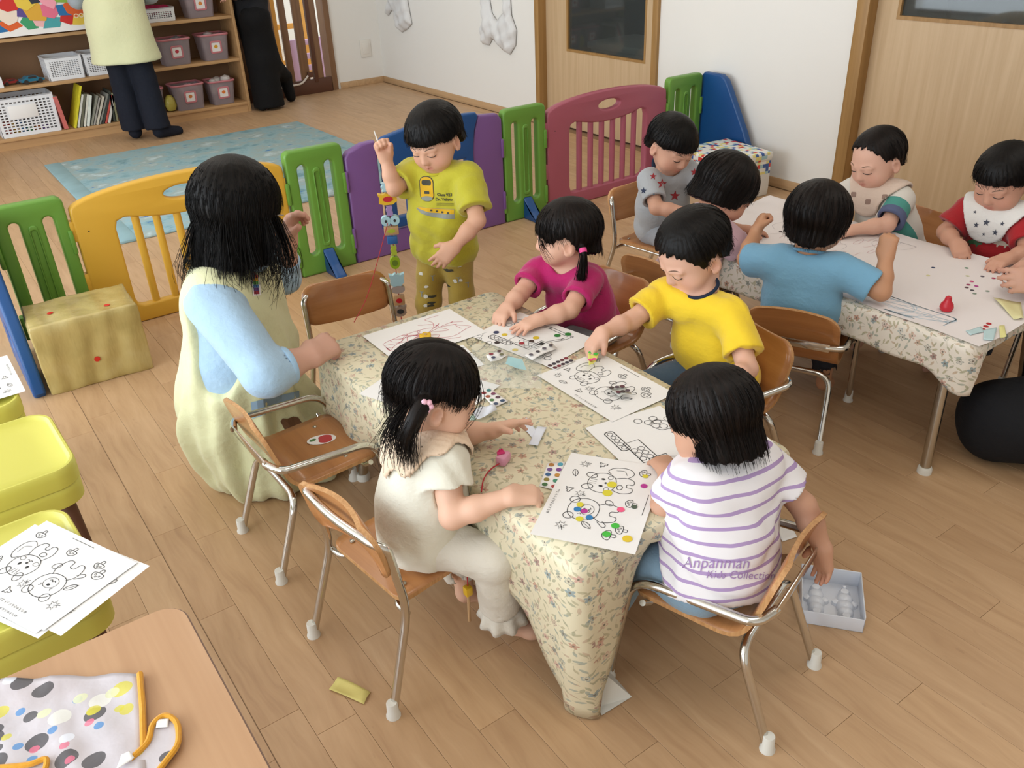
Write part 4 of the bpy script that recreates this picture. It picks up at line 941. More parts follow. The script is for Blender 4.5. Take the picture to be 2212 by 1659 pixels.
def head_prims(S, c, R, s=1.0, adult=False, ears=True):
    zf = 1.12 if adult else 1.0
    def L(x, y, z): return np.array(c)+R @ (np.array((x, y, z*zf))*s)
    def e(p, r, k, op='+', R2=None): S.ell(L(*p), np.array((r[0], r[1], r[2]*zf))*s, R if R2 is None else R @ R2, k*s, op)
    def cp(a, b, ra, rb, k, op='+'): S.cap(L(*a), L(*b), ra*s, rb*s, k*s, op)
    e((0, -.010, .022), (.0735, .087, .074), .02)
    e((0, .016, -.026), (.0625, .064, .060), .035)
    e((0, .042, -.070), (.029, .028, .020), .028)
    for q in (-1, 1):
        e((q*.036, .044, -.046), (.028, .027, .027), .022)
        e((q*.030, .0865, -.011), (.017, .010, .0085), .012, '-')
        e((q*.029, .0725, -.0115), (.014, .009, .0078), .006)
        cp((q*.014, .079, .003), (q*.044, .067, .004), .006, .005, .012)
        if ears:
         Re = np.array(Matrix.Rotation(q*-.35, 3, 'Z') @ Matrix.Rotation(-.15, 3, 'X'))
         e((q*.0735, -.010, -.020), (.0085, .0185, .026), .005, '+', Re); e((q*.080, -.004, -.018), (.006, .010, .015), .005, '-', Re); e((q*.075, -.002, -.036), (.006, .008, .008), .004)
        e((q*.0085, .0795, -.0385), (.0062, .0065, .0055), .006)
    cp((0, .078, -.014), (0, .0855, -.0345), .0055, .0088, .012)
    for q in (-1, 1): cp((0, .0765, -.0560), (q*.015, .0685, -.0580), .0046, .0028, .006)
    cp((-.011, .0700, -.0650), (.011, .0700, -.0650), .0048, .0048, .006)
    cp((-.015, .0765, -.0603), (.015, .0765, -.0603), .0016, .0012, .003, '-')
    return L
def hand_prims(S, w, d, n, side, sz=1.0, curl=(.35,)*4, spread=.16, thumb=(.6, .75, .25, .4)):
    "w wrist, d finger direction, n palm normal (out of the palm), side +1 right hand / -1 left"
    d = unit(d); n = unit(np.array(n)-d*np.dot(n, d)); t = np.cross(d, n)*side; w = np.array(w, float)
    pl = .047*sz; off = (.0168, .0056, -.0056, -.0162); kl = (.95, 1.0, .96, .87); fl = (.034, .038, .035, .028); r0 = .0060*sz; tips = []
    for i in range(4):
        k = w+d*pl*kl[i]+t*off[i]*sz; S.cap(w+t*off[i]*.55*sz, k, .0112*sz, .0088*sz, .012*sz); a = curl[i]*.9; p = k; fs = unit(d+t*(1.5-i)*spread)
        for j, q in enumerate((.44, .32, .26)):
            v = fs*math.cos(a)+n*math.sin(a); e = p+v*fl[i]*q*sz*1.05; rr = r0*(1-.08*j); S.cap(p, e, rr*(1.08 if j == 0 else 1), rr*.93, .0030*sz if j == 0 else .0022*sz); p = e; a += curl[i]*(1.15 if j == 0 else .85)
        tips.append(p)
    b = w+d*pl*.22+t*.0165*sz; v = unit(d*thumb[0]+t*thumb[1]+n*thumb[2]); m1 = b+v*.021*sz; S.cap(w+d*pl*.12+t*.010*sz, b, .011*sz, .0102*sz, .010*sz); S.cap(b, m1, .0095*sz, .0080*sz, .008*sz)
    v2 = unit(v+d*thumb[3]+n*thumb[3]*.6-t*thumb[3]*.6); m2 = m1+v2*.018*sz; S.cap(m1, m2, .0078*sz, .0066*sz, .003*sz); tips.append(m2); return tips
SKIN = {}
def skin_mat(name, tone):
    m = bpy.data.materials.new(name); m.use_nodes = True; t = NT(m); a = t.new('ShaderNodeVertexColor'); a.layer_name = 'tint'
    P = t.coord('Object'); c = t.mix(t.math('MULTIPLY', t.noise(P, 55, 3), .35), a.outputs[0], lin(tone)); t.color(c); b = t.b
    b.inputs['Roughness'].default_value = .52; b.inputs['Subsurface Weight'].default_value = .12; b.inputs['Subsurface Radius'].default_value = (1, .4, .25); b.inputs['Subsurface Scale'].default_value = .004; b.inputs['Specular IOR Level'].default_value = .35
    t.bump(t.noise(P, 500, 2), .06, .0006); return m
def hair_mat(name, c1, c2):
    if name in MATS: return MATS[name]
    m = bpy.data.materials.new(name); m.use_nodes = True; MATS[name] = m; t = NT(m); UV = t.coord('UV'); s = t.noise(t.scale(UV, 55, 2.2, 1), 1.0, 4, .65); s2 = t.noise(t.scale(UV, 190, 3, 1), 1.0, 2)
    t.color(t.ramp(s, [(.35, lin(c1)), (.75, lin(c2))])); t.b.inputs['Roughness'].default_value = .45; t.b.inputs['Specular IOR Level'].default_value = .17
    t.bump(t.math('ADD', s, t.math('MULTIPLY', s2, .8)), .3, .003); return m
def to_np(me): v = np.empty(len(me.vertices)*3, np.float32); me.vertices.foreach_get('co', v); return v.reshape(-1, 3)
def make_hair(root, c, R, s, cut, thick=.012, clampz=-.03, taper=.0, seed=1, m=None, h=.004, extra=None, strands=220, rough=.005, squash=(1, 1, 1), zf=1.0, over=.012, part=None, flare=0.0, gap=None, noface=0.0):
    "hair shell; cut: [(azimuth deg from the front, lower z limit)], mirrored unless 5th key given with negative azimuths"
    c = np.array(c, np.float32); R = np.array(R, np.float32); az = np.radians([q[0] for q in cut]); zc = np.array([q[1] for q in cut])*s*zf; sym = min(az) >= 0
    rx, ry, rz = (.0735+thick)*squash[0], (.087+thick)*squash[1], (.074+thick)*squash[2]*zf; rad = np.array((rx, ry, rz), np.float32)*s; hc = np.array((0, -.011, .022*zf))*s; rs = np.random.RandomState(seed); ph = rs.rand(8)*6
    def core(q, shrink=0.0):
        z = q[:, 2]-hc[2]; zl = (clampz*zf)*s-hc[2]; zz = np.where(z > zl, z, zl+(z-zl)*.0); dep = np.maximum(zl-z, 0); f = 1+taper*dep/(.1*s)+flare*(dep/(.1*s))**2
        u = np.stack([(q[:, 0]-hc[0])/f, (q[:, 1]-hc[1])/f, zz], 1); r = rad-shrink; k0 = np.sqrt(((u/r)**2).sum(1)); k1 = np.sqrt(((u/r**2)**2).sum(1))+1e-9; return k0*(k0-1)/k1
    def limit(a):
        b = np.abs(a) if sym else a; z = np.interp(b, az, zc); return z+rough*s*(np.sin(a*19+ph[0])*.5+np.sin(a*41+ph[1])*.35+np.sin(a*83+ph[2])*.3)
    S = Solid(); S.cap(c+R @ A3(0, 0, .1*s), c+R @ A3(0, 0, min(zc.min(), 0)-.02*s), max(rad)*1.12, max(rad)*(1.12+max(0, taper, flare)*1.3), .01)
    if extra: extra(S)
    nbase = 1
    def fn(P, d):
        q = (P-c) @ R; a = np.arctan2(q[:, 0], q[:, 1]); b = core(q)
        st = np.sin(a*37+3*np.sin(q[:, 2]*40/s+ph[3])+ph[4])*.0011+np.sin(a*71+ph[5])*.0007; b = b+st*s*np.clip((rad[2]*.98-q[:, 2]+hc[2])/(.02*s), 0, 1)
        if part is not None: b = b+.005*s*np.exp(-((q[:, 0]-part*s)/(.0035*s))**2)*(q[:, 2] > .03*s)
        b = np.maximum(b, limit(a)-q[:, 2]); b = np.maximum(b, -core(q, thick*s+.020*s)) if thick < .05 else np.maximum(b, -core(q, .034*s))
        if gap is not None: b = np.maximum(b, gap(q, a))
        if len(S.pr) > 1:
            e = np.full(len(P), 1.0, np.float32)
            for p in S.pr[1:]: x = S._one(p, P); k = p[5]; hh = np.maximum(k-np.abs(e-x), 0)/k; e = np.minimum(e, x)-hh*hh*k*.25
            k = .008; hh = np.maximum(k-np.abs(b-e), 0)/k; b = np.minimum(b, e)-hh*hh*k*.25
        return b.astype(np.float32)
    S.post.append(fn); me = S.mesh('hair', h); V = to_np(me); F = None
    # loose strands along the flow
    SV = []; SF = []
    for i in range(strands):
        a = rs.uniform(-math.pi, math.pi); lo = float(limit(np.array([a]))[0]); e0 = rs.uniform(.35, 1.3); n = 9; pts = []; wob = rs.randn()*.05; outw = abs(rs.randn())*.0022*s+.0004; end = lo-rs.uniform(0, over)*s
        if abs(a) < noface: continue
        z1 = min(hc[2]+rad[2]*math.cos(e0), rs.uniform(.02, .088)*s*zf); ok = True
        for j in range(n):
            t = j/(n-1); z = z1+(end-z1)*t**.9; zz = max(z-hc[2], clampz*zf*s-hc[2]); dep = max(clampz*zf*s-z, 0); k = math.sqrt(max(.0, 1-(zz/rad[2])**2)); f = (1+taper*dep/(.1*s)+flare*(dep/(.1*s))**2)
            aa = a+wob*t*t+.02*math.sin(t*7+i); o = 1+outw*(.4+t*t*1.4)/(rad[0]); pts.append((hc[0]+rad[0]*k*f*o*math.sin(aa), hc[1]+rad[1]*k*f*o*math.cos(aa), z))
        if gap is not None:
            g = gap(np.array(pts, np.float32), np.arctan2(np.array(pts)[:, 0], np.array(pts)[:, 1]))
            if (g > 0).any(): continue
        W_ = [c+R @ np.array(p) for p in pts]; b = len(SV); tt = 0
        for j, p in enumerate(W_):
            rr = .00062*s*(1-.75*(j/(n-1)))+.00012; tg = unit(W_[min(j+1, n-1)]-W_[max(j-1, 0)]); u = unit(np.cross(tg, p-c)); w = np.cross(tg, u)
            for q in range(3): an = q*2.094; SV.append(p+rr*(math.cos(an)*u+math.sin(an)*w))
        for j in range(n-1):
            for q in range(3): SF.append((b+j*3+q, b+j*3+(q+1) % 3, b+(j+1)*3+(q+1) % 3, b+(j+1)*3+q))
    if SV:
        nq = np.empty(len(me.loops), np.int32); me.loops.foreach_get('vertex_index', nq); me2 = np_mesh('hair', np.concatenate([V, np.array(SV, np.float32)]), np.concatenate([nq.reshape(-1, 4), np.array(SF, np.int32)+len(V)])); bpy.data.meshes.remove(me); me = me2
    hair_uv(me, c, R, s); o = link('hair', me, m, root, True); return o
def hair_uv(me, c, R, s):
    V = to_np(me); q = (V-c) @ np.array(R, np.float32); a = np.arctan2(q[:, 0], q[:, 1]+.01); uv = np.stack([a/(2*math.pi)*1.0, q[:, 2]], 1).astype(np.float32); lv = np.empty(len(me.loops), np.int32); me.loops.foreach_get('vertex_index', lv)
    L = uv[lv].reshape(-1, 4, 2); mx = L[:, :, 0].max(1, keepdims=True); L[:, :, 0] = np.where(mx-L[:, :, 0] > .5, L[:, :, 0]+1, L[:, :, 0]); me.uv_layers.new(name='UVMap').data.foreach_set('uv', L.ravel())
def bvh_of(o):
    me = o.data; V = [v.co for v in me.vertices]; return BVHTree.FromPolygons(V, [tuple(p.vertices) for p in me.polygons])
def face_line(root, name, bv, L, R, pts, r, m, lift=.0006):
    "thin line laid on the face: pts in head space (x, z)"
    f = Vector(R[:, 1]); out = []
    for x, z in pts:
        p = Vector(L(x, .16, z)); h = bv.ray_cast(p, -f, .3)
        if h[0] is not None: out.append(np.array(h[0])+np.array(f)*lift)
    if len(out) < 3: return
    n = len(out); rs = [r*(.35+.65*math.sin(math.pi*min(1, max(0, (i+.6)/n)))) for i in range(n)]; MB().tube(out, rs, 6).build(name, m, root)
def decal(name, me2, target, bv, o, nrm, up, m, lift=.0012, parent=None):
    "flat print wrapped on a cloth: me2 in XY metres around the origin, cast along -nrm"
    n = unit(nrm); r = unit(np.cross(up, n)); u = np.cross(n, r); V = to_np(me2); W_ = []
    for v in V:
        p = np.array(o)+r*v[0]+u*v[1]+n*.15; h = bv.ray_cast(Vector(p), Vector(-n), .4); W_.append(np.array(h[0])+n*lift if h[0] is not None else np.array(o)+r*v[0]+u*v[1])
    me2.vertices.foreach_set('co', np.array(W_, np.float32).ravel()); me2.update(); return link(name, me2, m, parent or target)
def grid_poly(poly, cell=.008):
    "polygon as a finely triangulated flat mesh so that it can wrap"
    bm = bmesh.new(); f = bm.faces.new([bm.verts.new((x, y, 0)) for x, y in poly]); bmesh.ops.triangulate(bm, faces=[f]); 
    for _ in range(3):
        es = [e for e in bm.edges if e.calc_length() > cell*1.6]
        if not es: break
        bmesh.ops.subdivide_edges(bm, edges=es, cuts=1, use_grid_fill=False); bmesh.ops.triangulate(bm, faces=bm.faces)
    me = bpy.data.meshes.new('d'); bm.to_mesh(me); bm.free(); return me
def star(r, r2=None, rot=math.pi/2): r2 = r2 or r*.42; return [((r if i % 2 == 0 else r2)*math.cos(rot+i*math.pi/5), (r if i % 2 == 0 else r2)*math.sin(rot+i*math.pi/5)) for i in range(10)]
def paint(me, base, spots):
    "tint attribute: base colour plus soft natural colour spots (centre, radius, colour)"
    V = to_np(me); C = np.tile(np.array(lin(base), np.float32), (len(V), 1))
    for p, r, col, k in spots:
        d = np.sqrt(((V-np.array(p, np.float32))**2).sum(1)); w = (k*np.exp(-(d/r)**2))[:, None]; C = C*(1-w)+np.array(lin(col), np.float32)*w
    C[:, 3] = 1; a = me.color_attributes.new('tint', 'FLOAT_COLOR', 'POINT'); a.data.foreach_set('color', C.ravel())
M_hair = hair_mat('hair_black', '#060505', '#15110f'); M_hairb = hair_mat('hair_dark_brown', '#090706', '#1f1613'); M_lash = mat('lash_dark', '#1c1412', .6); M_brow = mat('brow_hair', '#7d6252', .9)
# ---------------------------------------------------------------- people
def lerp(a, b, t): return np.array(a, float)*(1-t)+np.array(b, float)*t
def xcap(S, a, b, ra, rb, k=.012):
    "flat-ended sleeve or trouser leg"
    a = np.array(a, np.float32); b = np.array(b, np.float32); S.pr.append(('x', a, b, float(ra), float(rb), k, '+', (a+b)/2, float(np.linalg.norm(b-a))/2+max(ra, rb)*1.5))
_old = Solid._one
def _one2(s, p, P):
    if p[0] == 'x':
        a, b = p[1], p[2]; ba = b-a; L = float(np.sqrt(ba @ ba)); pa = P-a; t = np.clip(pa @ ba/(L*L), 0, 1.6).astype(np.float32); q = pa-t[:, None]*ba; d = np.sqrt((q*q).sum(1))-(p[3]+(p[4]-p[3])*np.minimum(t, 1)); return np.maximum(d, (P-b) @ (ba/L))
    return _old(s, p, P)
Solid._one = _one2
_uid = [0]
def person(label, J, s=1.0, k=1.0, tone='#dcb096', h=.0045, adult=False, hands=None, hsz=1.0, feet=True, lips='#b8655c', ears=True):
    _uid[0] += 1; root = thing('person', label, 'person', (0, 0, 0)); J = {q: (np.array(v, float) if not isinstance(v, dict) else v) for q, v in J.items()}
    S = Solid(); R = J['R']; L = head_prims(S, J['head'], R, s, adult, ears); up = unit(J['neck']-J['pelvis']); rt = unit(J['sh_r']-J['sh_l']); T = Solid()
    chest = lerp(J['pelvis'], J['neck'], .72)-up*.01; bel = lerp(J['pelvis'], J['neck'], .34); fw = np.cross(up, rt)
    for q in (-1, 1):
        o = rt*q*.032*k; T.cap(J['pelvis']+o, bel+o*1.05+fw*.008*k, .066*k, .064*k, .04*k); T.cap(bel+o*1.05+fw*.008*k, chest+o*1.15, .064*k, .058*k, .04*k)
    T.cap(lerp(J['sh_l'], J['sh_r'], .12), lerp(J['sh_l'], J['sh_r'], .88), .036*k, .036*k, .035*k)
    J['hip_r'] = J.get('hip_r', J['pelvis']+rt*.045*k-up*.015*k); J['hip_l'] = J.get('hip_l', J['pelvis']-rt*.045*k-up*.015*k); T.cap(J['hip_l'], J['hip_r'], .060*k, .060*k, .03*k)
    S.inflate(T, 0.0); S.cap(J['neck']-up*.02*k, L(0, -.022, -.055), .036*k, .034*s*(1.1 if adult else 1), .02*k)
    for sd in ('r', 'l'):
        S.cap(J['sh_'+sd], J['el_'+sd], .0315*k, .0265*k, .024*k); S.cap(J['el_'+sd], lerp(J['el_'+sd], J['wr_'+sd], .4), .0262*k, .0265*k, .012*k); S.cap(lerp(J['el_'+sd], J['wr_'+sd], .4), J['wr_'+sd], .0265*k, .0180*k, .012*k)
        hd = (hands or {}).get(sd)
        if hd: J['tips_'+sd] = hand_prims(S, J['wr_'+sd], hd['d'], hd['n'], 1 if sd == 'r' else -1, hsz, hd.get('curl', (.35,)*4), hd.get('spread', .1), hd.get('thumb', (.6, .75, .25, .4)))
        if 'kn_'+sd in J:
            S.cap(J['hip_'+sd], J['kn_'+sd], .050*k, .039*k, .03*k); S.cap(J['kn_'+sd], J['an_'+sd], .038*k, .023*k, .015*k)
            an = J['an_'+sd]; to = J['to_'+sd]; S.cap(an-(0, 0, .018*k), lerp(an, to, .75)-(0, 0, .004*k), .022*k, .019*k, .014*k); S.cap(lerp(an, to, .7)-(0, 0, .006*k), to, .021*k, .014*k, .012*k)
    lo = S.bounds(); S.post.append(lambda P, d: np.maximum(d, .002-P[:, 2]))
    me = S.mesh('body', h); spots = [(L(0, .078, -.0605), .0095*s, lips, .75)]+[(L(q*.009, .076, -.0605), .008*s, lips, .65) for q in (-1, 1)]+[(L(q*.040, .066, -.040), .022*s, '#d88f7c', .38) for q in (-1, 1)]+[(L(q*.077, -.008, -.02), .018*s, '#cf8f7c', .35) for q in (-1, 1)]+[(L(0, .09, -.036), .010*s, '#d1947e', .3)]
    for sd in ('r', 'l'):
        for tp in J.get('tips_'+sd, []): spots.append((tp, .010*hsz, '#d08a78', .4))
    paint(me, tone, spots)
    if tone not in SKIN: SKIN[tone] = skin_mat('skin_'+tone[1:], tone)
    b = link('body', me, SKIN[tone], root, True); bv = bvh_of(b); J['L'] = L; J['bv'] = bv; J['up'] = up; J['rt'] = rt; J['fw'] = fw; J['T'] = T; J['k'] = k; J['root'] = root; J['s'] = s; J['S'] = S
    for q in (-1, 1):
        zf = 1.12 if adult else 1
        face_line(root, 'eyelash', bv, L, R, [(q*(.030+.0145*math.cos(a)), -.0120-.0036*math.sin(a)-.001) for a in np.linspace(.1, math.pi-.1, 11)], .0015*s, M_lash)
        face_line(root, 'eyebrow', bv, L, R, [(q*(.016+.030*t), .0065+.0045*math.sin(t*2.6)) for t in np.linspace(0, 1, 9)], .0019*s, M_brow, -.0006)
    return J
def shirt(J, m, sleeve=.62, loose=.010, hem=0.0, seed=1, h=.005, name='shirt', neckr=.043, sl=None, fold=.0055, flare=.0, neckdrop=.0, long=None, body_loose=None):
    k = J['k']; T = Solid(); bl = loose if body_loose is None else body_loose; T.inflate(J['T'], bl*k)
    up = J['up']; hemp = J['pelvis']-up*(.03*k-hem)
    if flare: T.cap(J['pelvis']+up*.05*k, hemp-up*.03, .086*k+bl*k, .095*k+flare, .03*k)
    for sd in ('r', 'l'):
        a, b = J['sh_'+sd], J['el_'+sd]; e = lerp(a, b, sleeve); rr = .0315*k+loose*k*1.25
        if long: T.cap(a, b, rr, .027*k+loose*k*1.2, .02*k); e2 = lerp(b, J['wr_'+sd], long); xcap(T, b, e2, .027*k+loose*k*1.2, .0255*k+loose*k*.6, .012*k); T.cap(lerp(b, J['wr_'+sd], long-.12), lerp(b, J['wr_'+sd], long+.2), .022*k+loose*k*.45, .022*k+loose*k*.45, .003, '-')
        else: xcap(T, a, e, rr, rr+.004*k, .02*k); T.cap(lerp(a, b, sleeve-.10), lerp(a, b, sleeve+.3), .0335*k, .0335*k, .003, '-')
    nk = J['neck']+J['fw']*.010*k; T.cap(nk-up*(.004+neckdrop), nk+up*.10, neckr*k, neckr*k*1.25, .006*k, '-')
    if fold: T.post.append(folds(fold*.75, seed, 2.3))
    T.post.append(plane(hemp, -up)); T.post.append(lambda P, d: np.maximum(d, .003-P[:, 2]))
    me = T.mesh(name, h); o = link(name, me, m, J['root'], True); return o
def trousers(J, m, cut=.86, loose=.008, seed=5, h=.0055, name='trousers', flare=0.0, fold=.002):
    k = J['k']; T = Solid(); T.cap(J['hip_l'], J['hip_r'], .062*k+loose, .062*k+loose, .03*k); T.cap(J['pelvis']-J['rt']*.032*k, J['pelvis']+J['up']*.03*k-J['rt']*.032*k, .066*k+loose*.4, .064*k+loose*.2, .02*k); T.cap(J['pelvis']+J['rt']*.032*k, J['pelvis']+J['up']*.03*k+J['rt']*.032*k, .066*k+loose*.4, .064*k+loose*.2, .02*k)
    for sd in ('r', 'l'):
        if 'kn_'+sd not in J: continue
        T.cap(J['hip_'+sd], J['kn_'+sd], .052*k+loose, .041*k+loose, .03*k); e = lerp(J['kn_'+sd], J['an_'+sd], cut); xcap(T, J['kn_'+sd], e, .041*k+loose, .030*k+loose+flare, .014*k); T.cap(lerp(J['kn_'+sd], J['an_'+sd], cut-.1), lerp(J['kn_'+sd], J['an_'+sd], cut+.3), .024*k+loose+flare, .024*k+loose+flare, .003, '-')
    if fold: T.post.append(folds(fold*1.4, seed, 2.2))
    T.post.append(lambda P, d: np.maximum(d, .004-P[:, 2])); return link(name, T.mesh(name, h), m, J['root'], True)
def fabric(name, col, rough=.85, sheen=.25, scale=700):
    if name in MATS: return MATS[name]
    m = mat(name, col, rough, sheen=sheen if sum(lin(col)[:3]) > .25 else 0, spec=.3); t = NT(m); P = t.coord('Object'); w = t.noise(t.vmath('ADD', P, t.scale(P, .3, .1, .6)), 26, 3, .55); t.bump(t.math('ADD', w, t.math('MULTIPLY', t.noise(P, scale, 2), .04)), .5, .008); return m
def collar(J, m, r=.046, w=.006, name='collar', tiltf=.35):
    k = J['k']; up = unit(J['up']+J['fw']*tiltf); c = J['neck']+J['fw']*.014*k+J['up']*.010*k; a = unit(np.cross(up, J['rt'])); b = np.cross(up, a); P = [c+(a*math.cos(t)+b*math.sin(t))*r*k for t in np.linspace(0, 2*math.pi, 33)]
    return MB().tube(P, w*k, 8).build(name, m, J['root'])
BOWL = [(0, .022), (48, .020), (68, .008), (85, .010), (104, .010), (118, -.035), (180, -.052)]
def std(J, fwd): return J
CAMP = np.array((0, 0, CAMH))
def pix(bv, u, v):
    "point of a surface that the photograph shows at (u, v), and the direction to look at it"
    d = unit(_ray(u, v)); h = bv.ray_cast(Vector(CAMP), Vector(d), 30); return (np.array(h[0]) if h[0] is not None else None), -d
def stick(name, poly_or_mesh, target, bv, u, v, m, lift=.0012, up=(0, 0, 1), cell=.008, nrm=None):
    p, n = pix(bv, u, v)
    if p is None: return None
    me = poly_or_mesh if isinstance(poly_or_mesh, bpy.types.Mesh) else grid_poly(poly_or_mesh, cell); return decal(name, me, target, bv, p, n if nrm is None else nrm, up, m, lift)
# ---- girl in beige (near left)
J = dict(head=(.745, 1.372, .668), R=tilt((.93, -.36), 17), neck=(.718, 1.388, .566), pelvis=(.690, 1.395, .335), sh_r=(.715, 1.300, .530), sh_l=(.775, 1.468, .530), el_r=(.690, 1.248, .437), wr_r=(.795, 1.180, .480),
         el_l=(.835, 1.452, .478), wr_l=(.892, 1.388, .497), kn_r=(.768, 1.222, .300), an_r=(.805, 1.250, .075), to_r=(.880, 1.205, .020), kn_l=(.775, 1.390, .300), an_l=(.79, 1.40, .07), to_l=(.86, 1.39, .02))
hands = dict(r=dict(d=(.75, -.30, -.10), n=(.12, .15, -1), curl=(.55, .6, .62, .65), thumb=(.75, .55, .5, .5)), l=dict(d=(.92, -.22, .12), n=(-.1, -.55, -.8), curl=(.12, .22, .38, .42), spread=.22, thumb=(.35, .9, .35, .1)))
GB = J = person('small child in cream top and peach bib sticking dots at the near table side', J, 1.04, 1.0, '#dfb49b', .0034, hands=hands, hsz=1.06)
shirt(J, fabric('cream_jersey', '#dcd8c8'), .42, .014, -.03, 3, .0045, flare=.004, fold=.0055)
tr = trousers(J, fabric('oat_cotton', '#d5cfc2'), .74, .009, 6, .005, flare=.010)
for sd in ('r',):                                                     # ruffled cuff
    a, b = lerp(J['kn_'+sd], J['an_'+sd], .72), lerp(J['kn_'+sd], J['an_'+sd], .92); ax = unit(b-a); u = unit(np.cross(ax, (0, 0, 1))); w = np.cross(ax, u); V = []; n = 60
    for r_, t in ((.0455, 0), (.050, .35), (.056, .75), (.060, 1.0)):
        for i in range(n): q = 2*math.pi*i/n; rr = (r_+.006*t*math.sin(q*9))*.98; V.append(lerp(a, b, t)+rr*(math.cos(q)*u+math.sin(q)*w))
    o = MB().add(V, [(j*n+i, j*n+(i+1) % n, (j+1)*n+(i+1) % n, (j+1)*n+i) for j in range(3) for i in range(n)], True).build('ruffle_cuff', MATS['oat_cotton'], J['root']); md = o.modifiers.new('t', 'SOLIDIFY'); md.thickness = .0016
def pigtail(S, L, pts, r0, r1):
    P = spline([L(*p) for p in pts], 5); n = len(P)
    for i in range(n-1): t = i/(n-1); S.cap(P[i], P[i+1], r0*(1-t)**.7*(1+.5*math.sin(min(1, t*2.2)*math.pi/2))+r1*t, r0*(1-(i+1)/(n-1))**.7*(1+.5*math.sin(min(1, (i+1)/(n-1)*2.2)*math.pi/2))+r1*(i+1)/(n-1), .006)
def locks(root, L, pts, n, spread, m, seed, r=.0007):
    "thin loose locks following a curve in head space"
    rr = random.Random(seed); mb = MB()
    for i in range(n):
        o = np.array([rr.gauss(0, 1)*spread for _ in range(3)]); P = [np.array(p)+o*(.35+1.1*j/(len(pts)-1))+np.array([rr.gauss(0, 1)*spread*.35*j/(len(pts)-1) for _ in range(3)]) for j, p in enumerate(pts)]; P = spline([L(*p) for p in P], 4); q = len(P); mb.tube(P, [r*(1-.8*j/(q-1))+.0002 for j in range(q)], 3, False)
    V = np.array(mb.V, np.float32); me = mb.mesh('lock'); me.uv_layers.new(name='UVMap'); return link('loose_locks', me, m, root)
L = J['L']; ptR = [(.066, -.030, .012), (.092, -.042, .008), (.106, -.058, -.024), (.104, -.062, -.062), (.092, -.047, -.098)]; ptL = [(-q[0], q[1], q[2]) for q in ptR]
def ex(S): pigtail(S, L, ptR, .013, .003); pigtail(S, L, ptL, .013, .003)
make_hair(J['root'], J['head'], J['R'], 1.04, [(0, .002), (30, -.002), (52, -.012), (66, .000), (85, .014), (104, .012), (122, -.012), (180, -.030)], .0085, -.02, 0, 3, M_hairb, .0036, ex, 700, .006, over=.016, part=.0)
for pt, sd in ((ptR, 1), (ptL, -1)): locks(J['root'], L, [pt[0], pt[1], pt[2], pt[3], (pt[4][0], pt[4][1], pt[4][2]-.02)], 190, .0080, M_hairb, 4+sd)
locks(J['root'], L, [(.03, .075, .045), (.045, .082, .01), (.055, .072, -.025), (.056, .055, -.055)], 9, .005, M_hairb, 9)
locks(J['root'], L, [(.05, -.06, -.01), (.06, -.075, -.04), (.07, -.085, -.08), (.075, -.08, -.105)], 130, .012, M_hairb, 12)
M_tie = mat('pink_flower_tie', '#e6b3c4', .5)
for q in (1, -1):
    mb = MB()
    for i in range(6): a = i*math.pi/3; mb.lathe([(.001, 0), (.0060, .002), (.0058, .007), (.001, .010)], L(q*.097, -.038+.0095*math.cos(a), .013+.0095*math.sin(a)), 10, axis=J['R'][:, 0]*q)
    mb.build('hair_tie', M_tie, J['root'])
# quilted bib round the neck
def bib(J, m, rin, rout, seed, drop=.5, wave=.004, nlobe=9, name='bib', k=1.0, h=.004, fwd=.0, thick=.0035, gather=.0015):
    "round bib: follows shoulders and chest as a shell"
    B = Solid(); B.inflate(J['T'], (.026)*J['k']); B.cap(J['sh_l'], lerp(J['sh_l'], J['el_l'], .5), .056*J['k'], .056*J['k'], .02); B.cap(J['sh_r'], lerp(J['sh_r'], J['el_r'], .5), .056*J['k'], .056*J['k'], .02)
    c = np.array(J['neck']+J['fw']*fwd, np.float32); fw, rt, up = [np.array(q, np.float32) for q in (J['fw'], J['rt'], J['up'])]
    def fn(P, d):
        q = P-c; x, y, z = q @ rt, q @ fw, q @ up; r = np.sqrt(x*x+y*y+(z*.8)**2); a = np.arctan2(x, y); ro = rout*(1+.05*np.cos(a*nlobe)); d = d+gather*np.sin(a*34)*np.sin(r*420)
        d = np.maximum(np.abs(d)-thick, r-ro); return np.maximum(d, rin-np.sqrt(x*x+y*y))
    B.post.append(fn); return link(name, B.mesh(name, h), m, J['root'], True)
bib(J, fabric('peach_crepe', '#e3c9ae'), .036, .112, 2)
# ---- girl in the striped shirt (seen from behind)
def stripe_mat():
    m = bpy.data.materials.new('lilac_stripe'); m.use_nodes = True; MATS['lilac_stripe'] = m; t = NT(m); P = t.coord('Object'); z = t.sep(P)[2]; w = t.math('MULTIPLY', t.noise(P, 12, 2), .006)
    f = t.math('FRACT', t.math('MULTIPLY', t.math('ADD', z, w), 1/.0265)); s_ = t.math('LESS_THAN', f, .24); t.color(t.mix(s_, lin('#e6e3e6'), lin('#ab92bf'))); t.b.inputs['Roughness'].default_value = .85; t.bump(t.noise(P, 700, 2), .1, .0006); return m
J = dict(head=(1.135, .962, .648), R=tilt((-.26, .96), 24, 3), neck=(1.148, .930, .566), pelvis=(1.098, .878, .335), sh_r=(1.222, .903, .528), sh_l=(1.066, .946, .528), el_r=(1.288, .830, .430), wr_r=(1.296, .775, .350),
         el_l=(1.035, .985, .445), wr_l=(1.110, 1.045, .478), kn_r=(1.165, 1.075, .300), an_r=(1.17, 1.15, .07), to_r=(1.17, 1.24, .02), kn_l=(1.005, 1.035, .305), an_l=(1.0, 1.11, .07), to_l=(.98, 1.19, .02))
